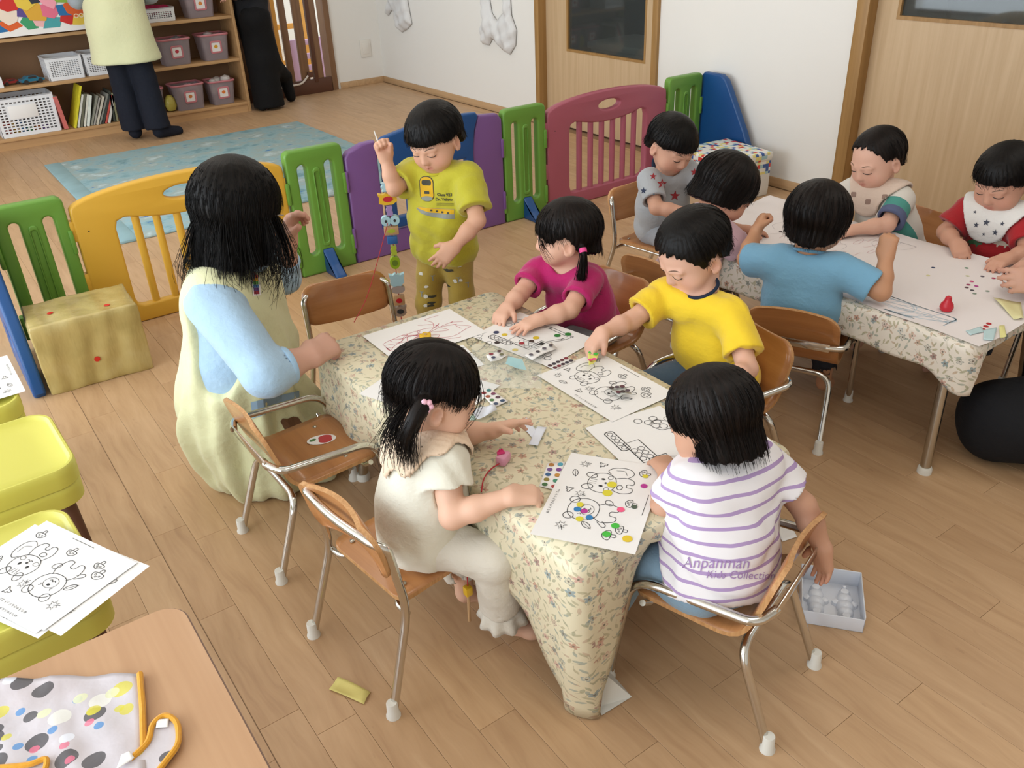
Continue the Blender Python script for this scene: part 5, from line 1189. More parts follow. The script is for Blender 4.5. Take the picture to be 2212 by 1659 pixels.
hands = dict(r=dict(d=(.10, -.15, -1), n=(-.9, .2, 0), curl=(.15, .2, .25, .3), spread=.15), l=dict(d=(.4, .9, -.1), n=(0, 0, -1)))
GS = J = person('child in lilac striped shirt seen from behind on the foreground chair', J, 1.0, 1.0, '#c99a80', .0042, hands=hands, hsz=1.05, ears=False)
so = shirt(J, stripe_mat(), .60, .013, -.008, 8, .0042, flare=.012, body_loose=.019, fold=.0055); bvs = bvh_of(so)
trousers(J, fabric('pale_denim', '#7f9bb0'), .8, .010, 6)
M_lil = mat('lilac_print', '#a184b6', .8)
stick('lettering', text_mesh('Anpanman', .030, .0, .25), so, bvs, 1545, 1217, M_lil, .002, (-.10, .05, 1))
stick('lettering', text_mesh('Kids Collection', .021, .0, .25), so, bvs, 1600, 1243, M_lil, .002, (-.12, .05, 1))
make_hair(J['root'], J['head'], J['R'], 1.0, [(0, .005), (40, -.010), (56, -.060), (80, -.074), (110, -.080), (150, -.086), (180, -.090)], .0095, -.025, -.08, 5, M_hairb, .004, None, 420, .007, over=.022)
# ---- boy in the bright yellow shirt
J = dict(head=(1.660, 1.528, .700), R=tilt((-.95, .22), 30, -4), neck=(1.672, 1.485, .598), pelvis=(1.720, 1.450, .340), sh_r=(1.625, 1.585, .558), sh_l=(1.668, 1.375, .558), el_r=(1.505, 1.592, .512), wr_r=(1.392, 1.585, .512),
         el_l=(1.610, 1.262, .460), wr_l=(1.500, 1.235, .470), kn_r=(1.52, 1.555, .30), an_r=(1.50, 1.56, .07), to_r=(1.42, 1.57, .02), kn_l=(1.53, 1.40, .30), an_l=(1.50, 1.40, .07), to_l=(1.42, 1.40, .02))
hands = dict(r=dict(d=(-.85, -.05, -.55), n=(.25, -.2, -1), curl=(.30, .45, .55, .6), thumb=(.8, .4, .6, .3)), l=dict(d=(-.9, 0, -.1), n=(0, 0, -1)))
BP = J = person('child in bright yellow shirt leaning over the middle table with a sticker', J, 1.10, 1.00, '#dcae97', .0036, hands=hands, hsz=1.12)
so = shirt(J, fabric('sun_yellow', '#ecc92e'), .72, .013, -.02, 11, .0045, fold=.0055); bvp = bvh_of(so)
collar(J, fabric('navy_rib', '#1f2a3f'), .047, .005, 'inner_collar', .2)
trousers(J, fabric('denim_dark', '#4a6078'), .85, .008, 3)
make_hair(J['root'], J['head'], J['R'], 1.10, [(0, .056), (35, .052), (58, .030), (72, -.008), (84, -.008), (92, .012), (108, .004), (122, -.030), (180, -.050)], .0115, -.02, 0, 8, M_hair, .0042, None, 420, .008, over=.004, noface=1.25)
# ---- girl in magenta
J = dict(head=(1.545, 1.928, .668), R=tilt((-.74, .67), 4), neck=(1.572, 1.945, .566), pelvis=(1.655, 1.965, .335), sh_r=(1.520, 2.030, .528), sh_l=(1.572, 1.860, .528), el_r=(1.405, 1.985, .490), wr_r=(1.326, 1.942, .482),
         el_l=(1.452, 1.800, .488), wr_l=(1.350, 1.815, .482), kn_r=(1.48, 2.03, .30), an_r=(1.46, 2.03, .07), to_r=(1.38, 2.03, .02), kn_l=(1.50, 1.90, .30), an_l=(1.48, 1.90, .07), to_l=(1.40, 1.89, .02))
hands = dict(r=dict(d=(-.85, -.45, -.15), n=(.1, 0, -1), curl=(.35, .5, .55, .55)), l=dict(d=(-.97, .05, -.10), n=(0, 0, -1), curl=(.12, .14, .16, .2), spread=.16))
GP = J = person('child in magenta shirt with both hands flat on a page', J, 1.04, 1.0, '#deb098', .0036, hands=hands, hsz=1.05)
so = shirt(J, fabric('magenta_jersey', '#b81f68'), .66, .011, -.02, 14, .0045, neckr=.05, neckdrop=.012, fold=.0055); trousers(J, fabric('grey_melange', '#77777c'), .85, .008, 4); bvm = bvh_of(so)
decal('eye_print', grid_poly(ellip(0, 0, .0085, .011, 16), .006), so, bvm, (1.52, 1.85, .455), (-.6, -.8, .1), (0, 0, 1), M_paper); decal('pupil_print', grid_poly(ellip(-.002, .001, .0042, .006, 12), .006), so, bvm, (1.52, 1.85, .455), (-.6, -.8, .1), (0, 0, 1), M_ink, .0018)
L = J['L']; ptL = [(-.070, -.046, -.016), (-.086, -.050, -.034), (-.090, -.044, -.078), (-.078, -.038, -.125), (-.066, -.055, -.150)]; ptR = [(-q[0], q[1], q[2]) for q in ptL]
def ex(S): pigtail(S, L, ptL, .0065, .001); pigtail(S, L, ptR, .0065, .001)
make_hair(J['root'], J['head'], J['R'], 1.04, [(0, .006), (28, .002), (48, -.015), (62, -.006), (80, .012), (98, .010), (112, -.028), (135, -.045), (180, -.062)], .0105, -.02, 0, 9, M_hairb, .0038, ex, 300, .006, over=.022)
locks(J['root'], L, ptL[:4]+[(-.045, -.075, -.160)], 220, .0060, M_hairb, 21, .0009); locks(J['root'], L, [(-.035, .072, .03), (-.05, .070, -.01), (-.060, .055, -.04), (-.062, .045, -.055)], 18, .004, M_hairb, 22)
for q in (-1, 1): MB().tube([L(q*.078, -.048, -.020), L(q*.085, -.050, -.030)], .0115, 12).build('hair_tie', mat('hot_pink_tie', '#e2428e', .5), J['root'])
# ---- standing boy in the lime shirt
J = dict(head=(1.440, 2.490, .872), R=tilt((-.90, -.42), 20, 4), neck=(1.458, 2.508, .768), pelvis=(1.462, 2.520, .500), sh_r=(1.398, 2.590, .742), sh_l=(1.508, 2.408, .742), el_r=(1.310, 2.560, .715), wr_r=(1.305, 2.592, .812),
         el_l=(1.470, 2.305, .630), wr_l=(1.375, 2.310, .558), kn_r=(1.395, 2.555, .275), an_r=(1.40, 2.58, .06), to_r=(1.34, 2.50, .02), kn_l=(1.492, 2.470, .275), an_l=(1.50, 2.49, .06), to_l=(1.45, 2.40, .02))
hands = dict(r=dict(d=(-.15, .12, 1), n=(-.2, -1, 0), curl=(1.25, 1.3, 1.3, 1.3), thumb=(.75, .2, .8, .2)), l=dict(d=(-.75, .25, -.62), n=(.2, .6, -.4), curl=(.15, .25, .3, .35), spread=.12))
BT = J = person('standing child in lime train shirt holding up a string of beads', J, 1.04, 1.02, '#d6a68b', .0038, hands=hands, hsz=1.12)
so = shirt(J, fabric('lime_jersey', '#bdb634'), .74, .016, -.045, 17, .0048, fold=.0055); bvt = bvh_of(so)
collar(J, fabric('lime_rib', '#bdb728'), .050, .0055)
tr = trousers(J, fabric('mustard_print', '#a88f3c'), .9, .004, 9, .0055, flare=.006); bvl = bvh_of(tr)
fr_ = unit((-.68, -.72, .10)); cc = J['pelvis']+np.array((0, 0, .0)); M_tp = mat('train_print', '#d7a800', .7); M_tg = mat('train_grey', '#8a8f86', .7); M_tk = mat('train_dark', '#3c3c30', .7); M_wh = mat('print_white', '#d8d6cc', .7)
rtb = np.cross((0, 0, 1), fr_); rtb = unit(rtb)
def onshirt(x, z): return lerp(J['pelvis'], J['neck'], .5)+rtb*x+np.array((0, 0, z))
def dd(nm, poly, x, z, m, lift=.0012, cell=.008): return decal(nm, grid_poly(poly, cell), so, bvt, onshirt(x, z), fr_, (0, 0, 1), m, lift)
def tp_(nm, poly, u, v, m, lift=.0014): return stick(nm, poly, so, bvt, u, v, m, lift, (0, 0, 1), .008, fr_)
tp_('train_front_print', rpoly(-.026, -.040, .026, .042, .022), 922, 408, M_tk); tp_('train_front_print', rpoly(-.0235, -.0375, .0235, .0395, .020), 922, 408, M_tp, .0020); tp_('train_front_print', rpoly(-.017, .012, .017, .030, .007), 922, 408, M_tk, .0026); tp_('train_front_print', rpoly(-.009, -.016, .009, -.007, .002), 922, 408, M_tk, .0026); tp_('train_front_print', ellip(0, -.031, .020, .008, 16), 922, 408, M_tg, .0026)
stick('lettering', text_mesh('Class 923', .0135, .0004), so, bvt, 960, 421, M_tk, .0016, (0, 0, 1), .008, fr_); stick('lettering', text_mesh('Dr. Yellow', .0135, .0004), so, bvt, 959, 431, M_tk, .0016, (0, 0, 1), .008, fr_)
for q in range(3): tp_('small_print_line', [(-.03, -.0005), (.03, -.0005), (.03, .0005), (-.03, .0005)], 962, 439+2.5*q, M_tk)
tp_('train_side_print', [(-.074, .010), (-.06, .016), (.064, .012), (.064, -.020), (-.01, -.016), (-.055, -.004)], 942, 459, M_tg); tp_('train_side_print', [(-.070, .011), (-.06, .0155), (.063, .011), (.063, -.004), (-.02, .0)], 942, 459, M_tp, .0020)
for q in range(4): tp_('train_window_print', rpoly(-.004, -.003, .004, .003, .001), 932+12*q, 454+2*q, M_tk, .0026)
rq = random.Random(4)
for q in range(26):                                                   # small dark and white motifs on the trousers
    x, z = rq.uniform(-.09, .09), rq.uniform(-.24, -.02); p = J['pelvis']+rtb*x+np.array((0, 0, z)); mo = q % 3
    if mo == 0: a = [(r_*math.cos(t)*1.7, r_*math.sin(t)*.6) for t, r_ in [(2*math.pi*i/11, .010*rq.uniform(.6, 1.1)) for i in range(11)]]
    elif mo == 1: a = [(r_*math.cos(t)*1.2, r_*math.sin(t)) for t, r_ in [(2*math.pi*i/9, .0075*rq.uniform(.6, 1.2)) for i in range(9)]]
    else: a = [(-.002, -.012), (.002, -.012), (.0015, .004), (.010, .010), (0, .008), (-.010, .009), (-.0015, .003)]
    h_ = bvl.ray_cast(Vector(p+fr_*.15), Vector(-fr_), .3)
    if h_[0] is None: continue
    decal('animal_print', grid_poly(a, .008), tr, bvl, p, fr_, (0, 0, 1), (M_tk, M_wh, MATS['train_grey'])[mo], .0012)
make_hair(J['root'], J['head'], J['R'], 1.06, BOWL, .0145, -.01, .01, 6, M_hair, .0045, None, 260, .0018, over=.004)
# ---- boy in the grey star shirt
J = dict(head=(2.425, 2.372, .700), R=tilt((-.05, -1), 26, -6), neck=(2.445, 2.425, .598), pelvis=(2.500, 2.490, .340), sh_r=(2.345, 2.412, .568), sh_l=(2.548, 2.398, .568), el_r=(2.295, 2.310, .490), wr_r=(2.360, 2.215, .482),
         el_l=(2.580, 2.300, .485), wr_l=(2.520, 2.200, .482), kn_r=(2.42, 2.30, .31), an_r=(2.41, 2.27, .07), to_r=(2.40, 2.19, .02), kn_l=(2.55, 2.30, .31), an_l=(2.55, 2.27, .07), to_l=(2.55, 2.19, .02))
hands = dict(r=dict(d=(.4, -.85, -.1), n=(0, 0, -1)), l=dict(d=(-.2, -.95, -.1), n=(0, 0, -1)))
BS = J = person('child in grey star shirt seated at the far end of the right table', J, 1.06, 1.0, '#d2a28a', .0052, hands=hands, hsz=1.08)
so = shirt(J, fabric('grey_marl', '#a9adb2'), .76, .013, -.02, 19, .0052, fold=.0055, neckr=.056, neckdrop=.008); collar(J, MATS['navy_rib'], .057, .0085, 'collar', .6); tr = trousers(J, fabric('grey_marl2', '#9a9ea6'), .85, .009, 4, .006); bvx = bvh_of(so); bvy = bvh_of(tr)
for u, v, c, r_ in ((1458, 423, '#9a2c34', .021), (1412, 428, '#2c6f9e', .021), (1430, 397, '#9a2c34', .020), (1492, 404, '#24304c', .018), (1411, 381, '#9a2c34', .014), (1390, 412, '#24304c', .013), (1500, 372, '#9a2c34', .016)): stick('star_print', star(r_), so, bvx, u, v, mat('star_'+c[1:], c, .8), .0016, (.1, .05, 1), .007)
for u, v, c, r_ in ((1410, 478, '#24304c', .016), (1432, 500, '#9a2c34', .014)): stick('star_print', star(r_), tr, bvy, u, v, mat('star_'+c[1:], c, .8), .0016, (.3, .05, 1), .007)
make_hair(J['root'], J['head'], J['R'], 1.06, BOWL, .0140, -.01, .01, 16, M_hair, .005, None, 220, .0018, over=.004)
# ---- child in pale pink with bobbed hair
J = dict(head=(2.200, 1.890, .682), R=tilt((.86, -.42), 32), neck=(2.160, 1.915, .585), pelvis=(2.095, 1.990, .338), sh_r=(2.115, 1.832, .556), sh_l=(2.200, 2.005, .556), el_r=(2.205, 1.795, .485), wr_r=(2.290, 1.850, .482),
         el_l=(2.300, 2.000, .485), wr_l=(2.370, 1.930, .482), kn_r=(2.24, 1.93, .31), an_r=(2.26, 1.93, .07), to_r=(2.33, 1.92, .02), kn_l=(2.25, 2.05, .31), an_l=(2.27, 2.05, .07), to_l=(2.34, 2.04, .02))
hands = dict(r=dict(d=(.8, .4, -.1), n=(0, 0, -1)), l=dict(d=(.8, -.4, -.1), n=(0, 0, -1)))
J = person('child in pale pink shirt bending low over the drawing sheet', J, 1.10, 1.04, '#c8957c', .0052, hands=hands, hsz=1.08, ears=False)
shirt(J, fabric('pale_pink', '#cfaebb'), .72, .012, -.02, 23, .0055); trousers(J, fabric('dusk_grey', '#6d6a72'), .85, .009, 4, .006)
make_hair(J['root'], J['head'], J['R'], 1.10, [(0, .004), (40, -.004), (60, -.035), (80, -.045), (120, -.056), (180, -.072)], .0135, -.015, .0, 26, M_hairb, .005, None, 260, .003, over=.008)
# ---- child in sky blue from behind
J = dict(head=(2.178, 1.512, .672), R=tilt((.88, .47), 14, 2), neck=(2.128, 1.490, .576), pelvis=(2.130, 1.495, .338), sh_r=(2.168, 1.398, .545), sh_l=(2.082, 1.575, .545), el_r=(2.215, 1.285, .500), wr_r=(2.262, 1.318, .590),
         el_l=(2.090, 1.690, .515), wr_l=(2.180, 1.735, .575), kn_r=(2.30, 1.50, .31), an_r=(2.33, 1.50, .07), to_r=(2.41, 1.53, .02), kn_l=(2.24, 1.62, .31), an_l=(2.27, 1.64, .07), to_l=(2.34, 1.67, .02))
hands = dict(r=dict(d=(.15, .12, 1), n=(.9, .2, 0), curl=(1.2, 1.25, 1.3, 1.3), thumb=(.8, .3, .6, .2)), l=dict(d=(.65, .15, .75), n=(.5, -.6, -.4), curl=(1.0, 1.1, 1.2, 1.2), thumb=(.8, .3, .6, .2)))
J = person('child in sky blue shirt seen from behind with both fists raised', J, 1.12, 1.04, '#c2906f', .005, hands=hands, hsz=1.12, ears=False)
shirt(J, fabric('sky_jersey', '#77a9c8'), .80, .013, -.02, 27, .0052, fold=.0055); collar(J, fabric('sky_rib', '#6c9ebe'), .048, .005); trousers(J, fabric('navy_cotton', '#2b2f38'), .85, .009, 4, .006)
make_hair(J['root'], J['head'], J['R'], 1.12, [(0, .03), (45, .02), (65, -.02), (84, -.028), (110, -.035), (145, -.058), (180, -.070)], .0135, -.02, -.05, 28, M_hairb, .0048, None, 320, .004, over=.012)
# ---- toddler with the cream bib
J = dict(head=(2.842, 1.760, .688), R=tilt((-.98, .18), 18, 3), neck=(2.868, 1.745, .588), pelvis=(2.955, 1.700, .338), sh_r=(2.842, 1.835, .556), sh_l=(2.862, 1.652, .556), el_r=(2.75, 1.88, .490), wr_r=(2.66, 1.83, .482),
         el_l=(2.755, 1.622, .495), wr_l=(2.655, 1.690, .480), kn_r=(2.80, 1.76, .31), an_r=(2.78, 1.76, .07), to_r=(2.70, 1.76, .02), kn_l=(2.80, 1.64, .31), an_l=(2.78, 1.64, .07), to_l=(2.70, 1.64, .02))
hands = dict(r=dict(d=(-.95, -.1, -.1), n=(0, 0, -1)), l=dict(d=(-.9, .35, -.15), n=(0, 0, -1)))
BB = J = person('child in cream bear bib and colour block sleeves beyond the drawing sheet', J, 1.06, 1.02, '#dcae98', .005, hands=hands, hsz=1.05)
def band_mat():
    m = bpy.data.materials.new('colour_block'); m.use_nodes = True; MATS['colour_block'] = m; t = NT(m); P = t.coord('Object'); d = t.vmath('SUBTRACT', P, tuple(J['sh_l'])); ax = unit(J['el_l']-J['sh_l']); f = t.vmath('DOT_PRODUCT', d, tuple(ax)); near = t.math('LESS_THAN', t.sep(P)[1], 1.668)
    c = t.mix(t.math('GREATER_THAN', f, .038), lin('#dedad2'), lin('#4f9a90')); c = t.mix(t.math('GREATER_THAN', f, .078), c, lin('#5a6486')); t.color(t.mix(near, lin('#dedad2'), c)); t.b.inputs['Roughness'].default_value = .85; return m
shirt(J, band_mat(), .84, .013, -.02, 31, .005, fold=.0055); trousers(J, fabric('sand_cotton', '#c9b79c'), .85, .009, 4, .006)
bb = bib(J, fabric('cream_bib', '#d9c4b4'), .036, .105, 3, wave=.0, nlobe=0, gather=0, h=.0045); bvb = bvh_of(bb)
for x, z in ((-.055, -.035), (.0, -.055), (.055, -.03)): decal('bear_print', grid_poly(rpoly(-.009, -.009, .009, .009, .004), .006), bb, bvb, np.array(J['neck'])+np.array((-.06, 0, 0))+np.array((.3, -.95, 0))*-x*-1+np.array((0, 0, z)), (-.8, -.45, .4), (0, 0, 1), mat('taupe_print', '#957c70', .8))
make_hair(J['root'], J['head'], J['R'], 1.06, [(0, .068), (30, .064), (52, .042), (70, .010), (84, .012), (96, .012), (112, -.012), (130, -.04), (180, -.05)], .0075, -.02, 0, 33, M_hairb, .0042, None, 300, .008, over=.004, noface=1.25)
# ---- child in the red shirt at the right edge
J = dict(head=(2.905, 1.335, .692), R=tilt((-.93, .05), 22), neck=(2.930, 1.335, .590), pelvis=(3.005, 1.310, .338), sh_r=(2.905, 1.430, .556), sh_l=(2.925, 1.240, .556), el_r=(2.842, 1.455, .490), wr_r=(2.772, 1.375, .486),
         el_l=(2.85, 1.18, .49), wr_l=(2.77, 1.20, .486), kn_r=(2.85, 1.37, .31), an_r=(2.83, 1.37, .07), to_r=(2.75, 1.37, .02), kn_l=(2.86, 1.25, .31), an_l=(2.84, 1.25, .07), to_l=(2.76, 1.25, .02))
hands = dict(r=dict(d=(-.62, -.72, -.25), n=(.3, -.2, -1), curl=(.6, .7, .75, .8), thumb=(.8, .4, .5, .4)), l=dict(d=(-.9, .1, -.1), n=(0, 0, -1)))
BR = J = person('child in red dinosaur shirt and white star bib at the right edge', J, 1.06, 1.04, '#cc9a82', .005, hands=hands, hsz=1.06)
so = shirt(J, fabric('red_jersey', '#a81f26'), .72, .012, -.02, 35, .0052); trousers(J, MATS['navy_cotton'], .85, .009, 4, .006); bvr = bvh_of(so)
bb = bib(J, fabric('white_bib', '#e2e0dc'), .036, .112, 5, wave=.0, nlobe=0, gather=0, h=.0045); bvb = bvh_of(bb)
for x, z, r_ in ((0, -.045, .012), (-.045, -.02, .006), (-.03, -.062, .009), (.035, -.07, .010), (.05, -.035, .008), (.0, -.085, .006)): decal('star_print', grid_poly(star(r_), .006), bb, bvb, np.array(J['neck'])+np.array((-.065, 0, z))+np.array((0, -1, 0))*x, (-.85, -.25, .45), (0, 0, 1), mat('slate_print', '#454a58', .8))
dino = [(-.026, -.004), (-.018, .006), (-.006, .011), (.006, .010), (.014, .004), (.026, .006), (.028, .0), (.016, -.004), (.013, -.012), (.009, -.012), (.008, -.005), (-.008, -.005), (-.010, -.012), (-.014, -.012), (-.015, -.004)]
for x, z, c in ((.055, -.105, '#c9b8a6'), (-.035, -.125, '#3f6a4a')): decal('dinosaur_print', grid_poly(dino, .008), so, bvr, np.array(J['neck'])+np.array((-.05, 0, z))+np.array((0, -1, 0))*x, (-.9, -.3, .25), (0, 0, 1), mat('dino_'+c[1:], c, .8))
make_hair(J['root'], J['head'], J['R'], 1.06, [(0, .026), (45, .022), (68, .004), (84, .012), (100, .010), (118, -.035), (180, -.05)], .0125, -.015, 0, 36, M_hair, .0048, None, 200, .004, over=.01)
chair_a('child armchair behind the child in red at the right edge', (3.035, 1.300, 0), yaw(-.97, .05))
# ---------------------------------------------------------------- adults
# woman kneeling at the table in a blue sweatshirt and pale apron
J = dict(head=(.698, 2.305, .838), R=tilt((.92, .38), 12, -3), neck=(.652, 2.318, .705), pelvis=(.605, 2.350, .225), sh_r=(.548, 2.195, .640), sh_l=(.735, 2.445, .665), el_r=(.585, 1.985, .498), wr_r=(.722, 2.000, .500),
         el_l=(.845, 2.500, .545), wr_l=(.862, 2.425, .672), kn_r=(.775, 2.225, .075), an_r=(.58, 2.30, .055), to_r=(.52, 2.32, .03), kn_l=(.79, 2.44, .075), an_l=(.60, 2.44, .055), to_l=(.54, 2.46, .03))
hands = dict(r=dict(d=(.90, .38, .05), n=(.25, .62, -.75), curl=(.42, .55, .65, .75), thumb=(.85, .3, .55, .3)), l=dict(d=(.30, -.08, .95), n=(.72, -.62, -.1), curl=(.55, .75, .9, 1.0), spread=.12, thumb=(.8, .35, .62, .3)))
J = person('adult kneeling at the table in pale apron and blue sweatshirt, one hand raised', J, 1.16, 1.62, '#c99c88', .0048, True, hands, 1.60, lips='#a86058', ears=False); TE = J
shirt(J, fabric('ice_blue_fleece', '#a3c0d8'), .62, .010, .03, 41, .007, name='sweatshirt', fold=.006, long=.50, neckr=.040)
collar(J, fabric('ice_blue_rib', '#9fc0dc'), .046, .010, 'sweatshirt_collar')
T = Solid(); T.inflate(J['T'], .034, .06)
for q in ('r', 'l'): T.cap(J['pelvis'], lerp(J['pelvis'], J['kn_'+q], .92), .150, .120, .08)
T.ell((.625, 2.275, .07), (.170, .180, .12), None, .08); T.ell((.57, 2.345, .22), (.125, .15, .20), None, .08)
for q, sg in (('r', 1), ('l', -1)): Rm = frame(J['fw'], J['up']); T.ell(J['sh_'+q]+J['rt']*sg*.055-J['up']*.105, (.085, .085, .165), Rm, .02, '-'); T.cap(J['sh_'+q]+J['rt']*sg*.055-J['up']*.02, J['sh_'+q]+J['rt']*sg*.17, .062, .09, .015, '-')
T.cap(J['neck']+J['up']*.005+J['fw']*.015, J['neck']+J['up']*.2+J['fw']*.03, .082, .12, .01, '-')
T.post.append(folds(.004, 44, 1.2))
def pleats(P, d):
    a = np.arctan2(P[:, 1]-2.30, P[:, 0]-.62); f = np.clip((.50-P[:, 2])/.30, 0, 1); return d+f*(.010*np.sin(a*9+2.2*np.sin(P[:, 2]*9))+.006*np.sin(a*17+1.0+3*P[:, 2]))
T.post.append(pleats); T.post.append(lambda P, d: np.maximum(d, .004-P[:, 2]))
ap = link('apron', T.mesh('apron', .007), fabric('pale_apron', '#d6d6ac', .8), J['root'], True); bva = bvh_of(ap)
stick('pocket_band', [(-.075, -.034), (.065, -.016), (.070, .020), (-.070, .012)], ap, bva, 598, 868, mat('chambray', '#8fabc4', .9), .003, (0, 0, 1), .014)
stick('tag_backing', rpoly(-.011, -.033, .011, .033, .002), ap, bva, 553, 612, M_paper, .003, (.1, 0, 1), .01)
for i, c in enumerate(('#8a1f2a', '#c8402c', '#d8a02a', '#5a9a4a', '#3a6aa0', '#5a3a7a', '#8a2038')): stick('rainbow_tag', [(-.007, -.0042), (.007, -.0042), (.007, .0042), (-.007, .0042)], ap, bva, 551+i*.6, 590+i*7, mat('tag_'+c[1:], c, .6), .004, (.1, 0, 1))
stick('brown_applique', [(-.03, .012), (-.022, .020), (-.008, .016), (.008, .020), (.022, .014), (.030, -.004), (.020, -.016), (.010, -.010), (.0, -.020), (-.010, -.012), (-.022, -.016)], ap, bva, 630, 915, mat('brown_felt', '#6a4a30', .9), .003, (0, 0, 1), .012)
make_hair(J['root'], J['head'], J['R'], 1.16, [(0, .030), (40, .012), (58, -.02), (72, -.085), (95, -.108), (140, -.118), (180, -.125)], .024, -.02, .045, 46, M_hair, .0062, None, 1100, .009, squash=(1, 1.0, .94), zf=1.12, over=.045, flare=.03)
L = J['L']
for k_, (x, y) in enumerate(((.07, -.05), (.09, .0), (.05, -.09), (-.03, -.10), (.085, .04))): locks(J['root'], L, [(x, y, -.02), (x*1.15, y*1.15, -.07), (x*1.25, y*1.22, -.115), (x*1.1, y*1.05, -.142)], 90, .014, M_hair, 50+k_, .0008)
MB().tube(spline([L(.078, .01, -.012), L(.079, .04, -.010), L(.074, .07, -.012)], 4), .0022, 6).build('glasses_temple', mat('silver_frame', '#c8c8c8', .3, 1.0), J['root'])
for q in ('r', 'l'): MB().tube([lerp(J['el_'+q], J['wr_'+q], t) for t in (.40, .42, .50, .53)], [.049, .0525, .0525, .049], 28).build('cuff', MATS['ice_blue_rib'], J['root'])
# trousers and stockinged feet
T = Solid()
for q in ('r', 'l'): T.cap(J['kn_'+q], J['an_'+q], .062, .05, .03); T.cap(J['an_'+q], J['to_'+q], .045, .03, .02)
T.post.append(lambda P, d: np.maximum(d, .003-P[:, 2])); link('trousers', T.mesh('t', .008), fabric('black_cotton', '#17181c'), J['root'], True)
# adult kneeling at the right edge in black
J = dict(head=(2.905, .735, .93), R=tilt((-.45, .88), 30), neck=(2.90, .700, .79), pelvis=(2.79, .560, .24), sh_r=(3.02, .760, .73), sh_l=(2.74, .665, .73), el_r=(2.93, .95, .55), wr_r=(2.665, 1.085, .528),
         el_l=(2.66, .78, .53), wr_l=(2.600, 1.005, .520), kn_r=(2.66, .925, .075), an_r=(2.80, .50, .055), to_r=(2.84, .42, .03), kn_l=(2.435, .955, .125), an_l=(2.62, .46, .055), to_l=(2.66, .38, .03))
hands = dict(r=dict(d=(-.80, .05, .02), n=(-.1, -.75, -.6), curl=(.5, .55, .6, .65), thumb=(.8, .3, .6, .2)), l=dict(d=(-.72, .45, .05), n=(.2, .75, -.4), curl=(.4, .45, .5, .55), thumb=(.8, .3, .6, .2)))
J = person('adult in black kneeling at the near end of the right table, hands over the sheet', J, 1.18, 1.60, '#c79a84', .0075, True, hands, 1.6)
shirt(J, fabric('black_knit', '#1b1c20'), .62, .010, .0, 51, .009, name='sweater', long=.35); make_hair(J['root'], J['head'], J['R'], 1.18, [(0, .03), (60, -.02), (90, -.10), (180, -.12)], .02, -.02, .05, 52, M_hair, .008, None, 120, .006, zf=1.12)
T = Solid(); T.cap(J['pelvis']-J['rt']*.07, J['pelvis']+J['rt']*.07, .13, .13, .05)
for q in ('r', 'l'): T.cap(J['pelvis'], J['kn_'+q], .15, .125, .05); T.cap(J['kn_'+q], J['an_'+q], .10, .06, .05); T.cap(J['an_'+q], J['to_'+q], .045, .03, .02)
T.post.append(folds(.006, 55, .8)); T.post.append(lambda P, d: np.maximum(d, .003-P[:, 2])); link('trousers', T.mesh('t', .009), MATS['black_cotton'], J['root'], True)
MB().tube([(2.575+.011*math.cos(a), 1.040, .512+.011*math.sin(a)) for a in np.linspace(0, 6.283, 17)], .0016, 6).build('ring', M_steel, J['root'])
# adult standing at the shelf
J = dict(head=(1.66, 7.40, 1.46), R=tilt((.3, .95), 15), neck=(1.64, 7.36, 1.31), pelvis=(1.60, 7.33, .84), sh_r=(1.80, 7.30, 1.25), sh_l=(1.48, 7.40, 1.25), el_r=(1.90, 7.42, 1.02), wr_r=(1.84, 7.60, .98),
         el_l=(1.40, 7.52, 1.02), wr_l=(1.50, 7.66, .98), kn_r=(1.685, 7.27, .45), an_r=(1.70, 7.25, .075), to_r=(1.86, 7.30, .03), kn_l=(1.545, 7.36, .45), an_l=(1.55, 7.38, .075), to_l=(1.58, 7.50, .03))
hands = dict(r=dict(d=(-.2, .9, 0), n=(0, 0, -1)), l=dict(d=(.2, .9, 0), n=(0, 0, -1)))
J = person('adult standing at the shelves in long pale apron and navy trousers', J, 1.18, 1.62, '#c79a84', .011, True, hands, 1.6)
shirt(J, fabric('dove_shirt', '#9aa2aa'), .62, .010, .0, 61, .012, name='sweater', long=.8); make_hair(J['root'], J['head'], J['R'], 1.18, [(0, .03), (60, -.02), (90, -.08), (180, -.10)], .016, -.02, .0, 62, M_hair, .010, None, 80, .006, zf=1.12)
T = Solid(); T.inflate(J['T'], .04, .06); T.cap(J['pelvis']+(0, 0, .1), J['pelvis']-(0, 0, .22), .17, .185, .06); T.cap(J['pelvis']+J['rt']*.05, J['pelvis']+J['rt']*.07-(0, 0, .25), .15, .19, .06); T.cap(J['pelvis']-J['rt']*.05, J['pelvis']-J['rt']*.07-(0, 0, .25), .15, .18, .06)
for q, sg in (('r', 1), ('l', -1)): T.ell(J['sh_'+q]+J['rt']*sg*.05-J['up']*.08, (.09, .088, .18), frame(J['fw'], J['up']), .02, '-')
T.cap(J['neck'], J['neck']+(0, 0, .2), .08, .12, .01, '-'); T.post.append(folds(.008, 63, .6)); T.post.append(plane((1.6, 7.3, .585), (0, 0, -1))); link('apron', T.mesh('apron', .011), MATS['pale_apron'], J['root'], True)
T = Solid(); T.cap(J['hip_l'], J['hip_r'], .11, .11, .04)
for q in ('r', 'l'): T.cap(J['hip_'+q], J['kn_'+q], .10, .085, .04); xcap(T, J['kn_'+q], lerp(J['kn_'+q], J['an_'+q], .97), .085, .095, .02); T.cap(J['an_'+q]-(0, 0, .02), J['to_'+q], .05, .035, .01)
T.post.append(folds(.005, 65, .8)); T.post.append(lambda P, d: np.maximum(d, .003-P[:, 2])); link('trousers', T.mesh('t', .010), fabric('navy_twill', '#161a26'), J['root'], True)
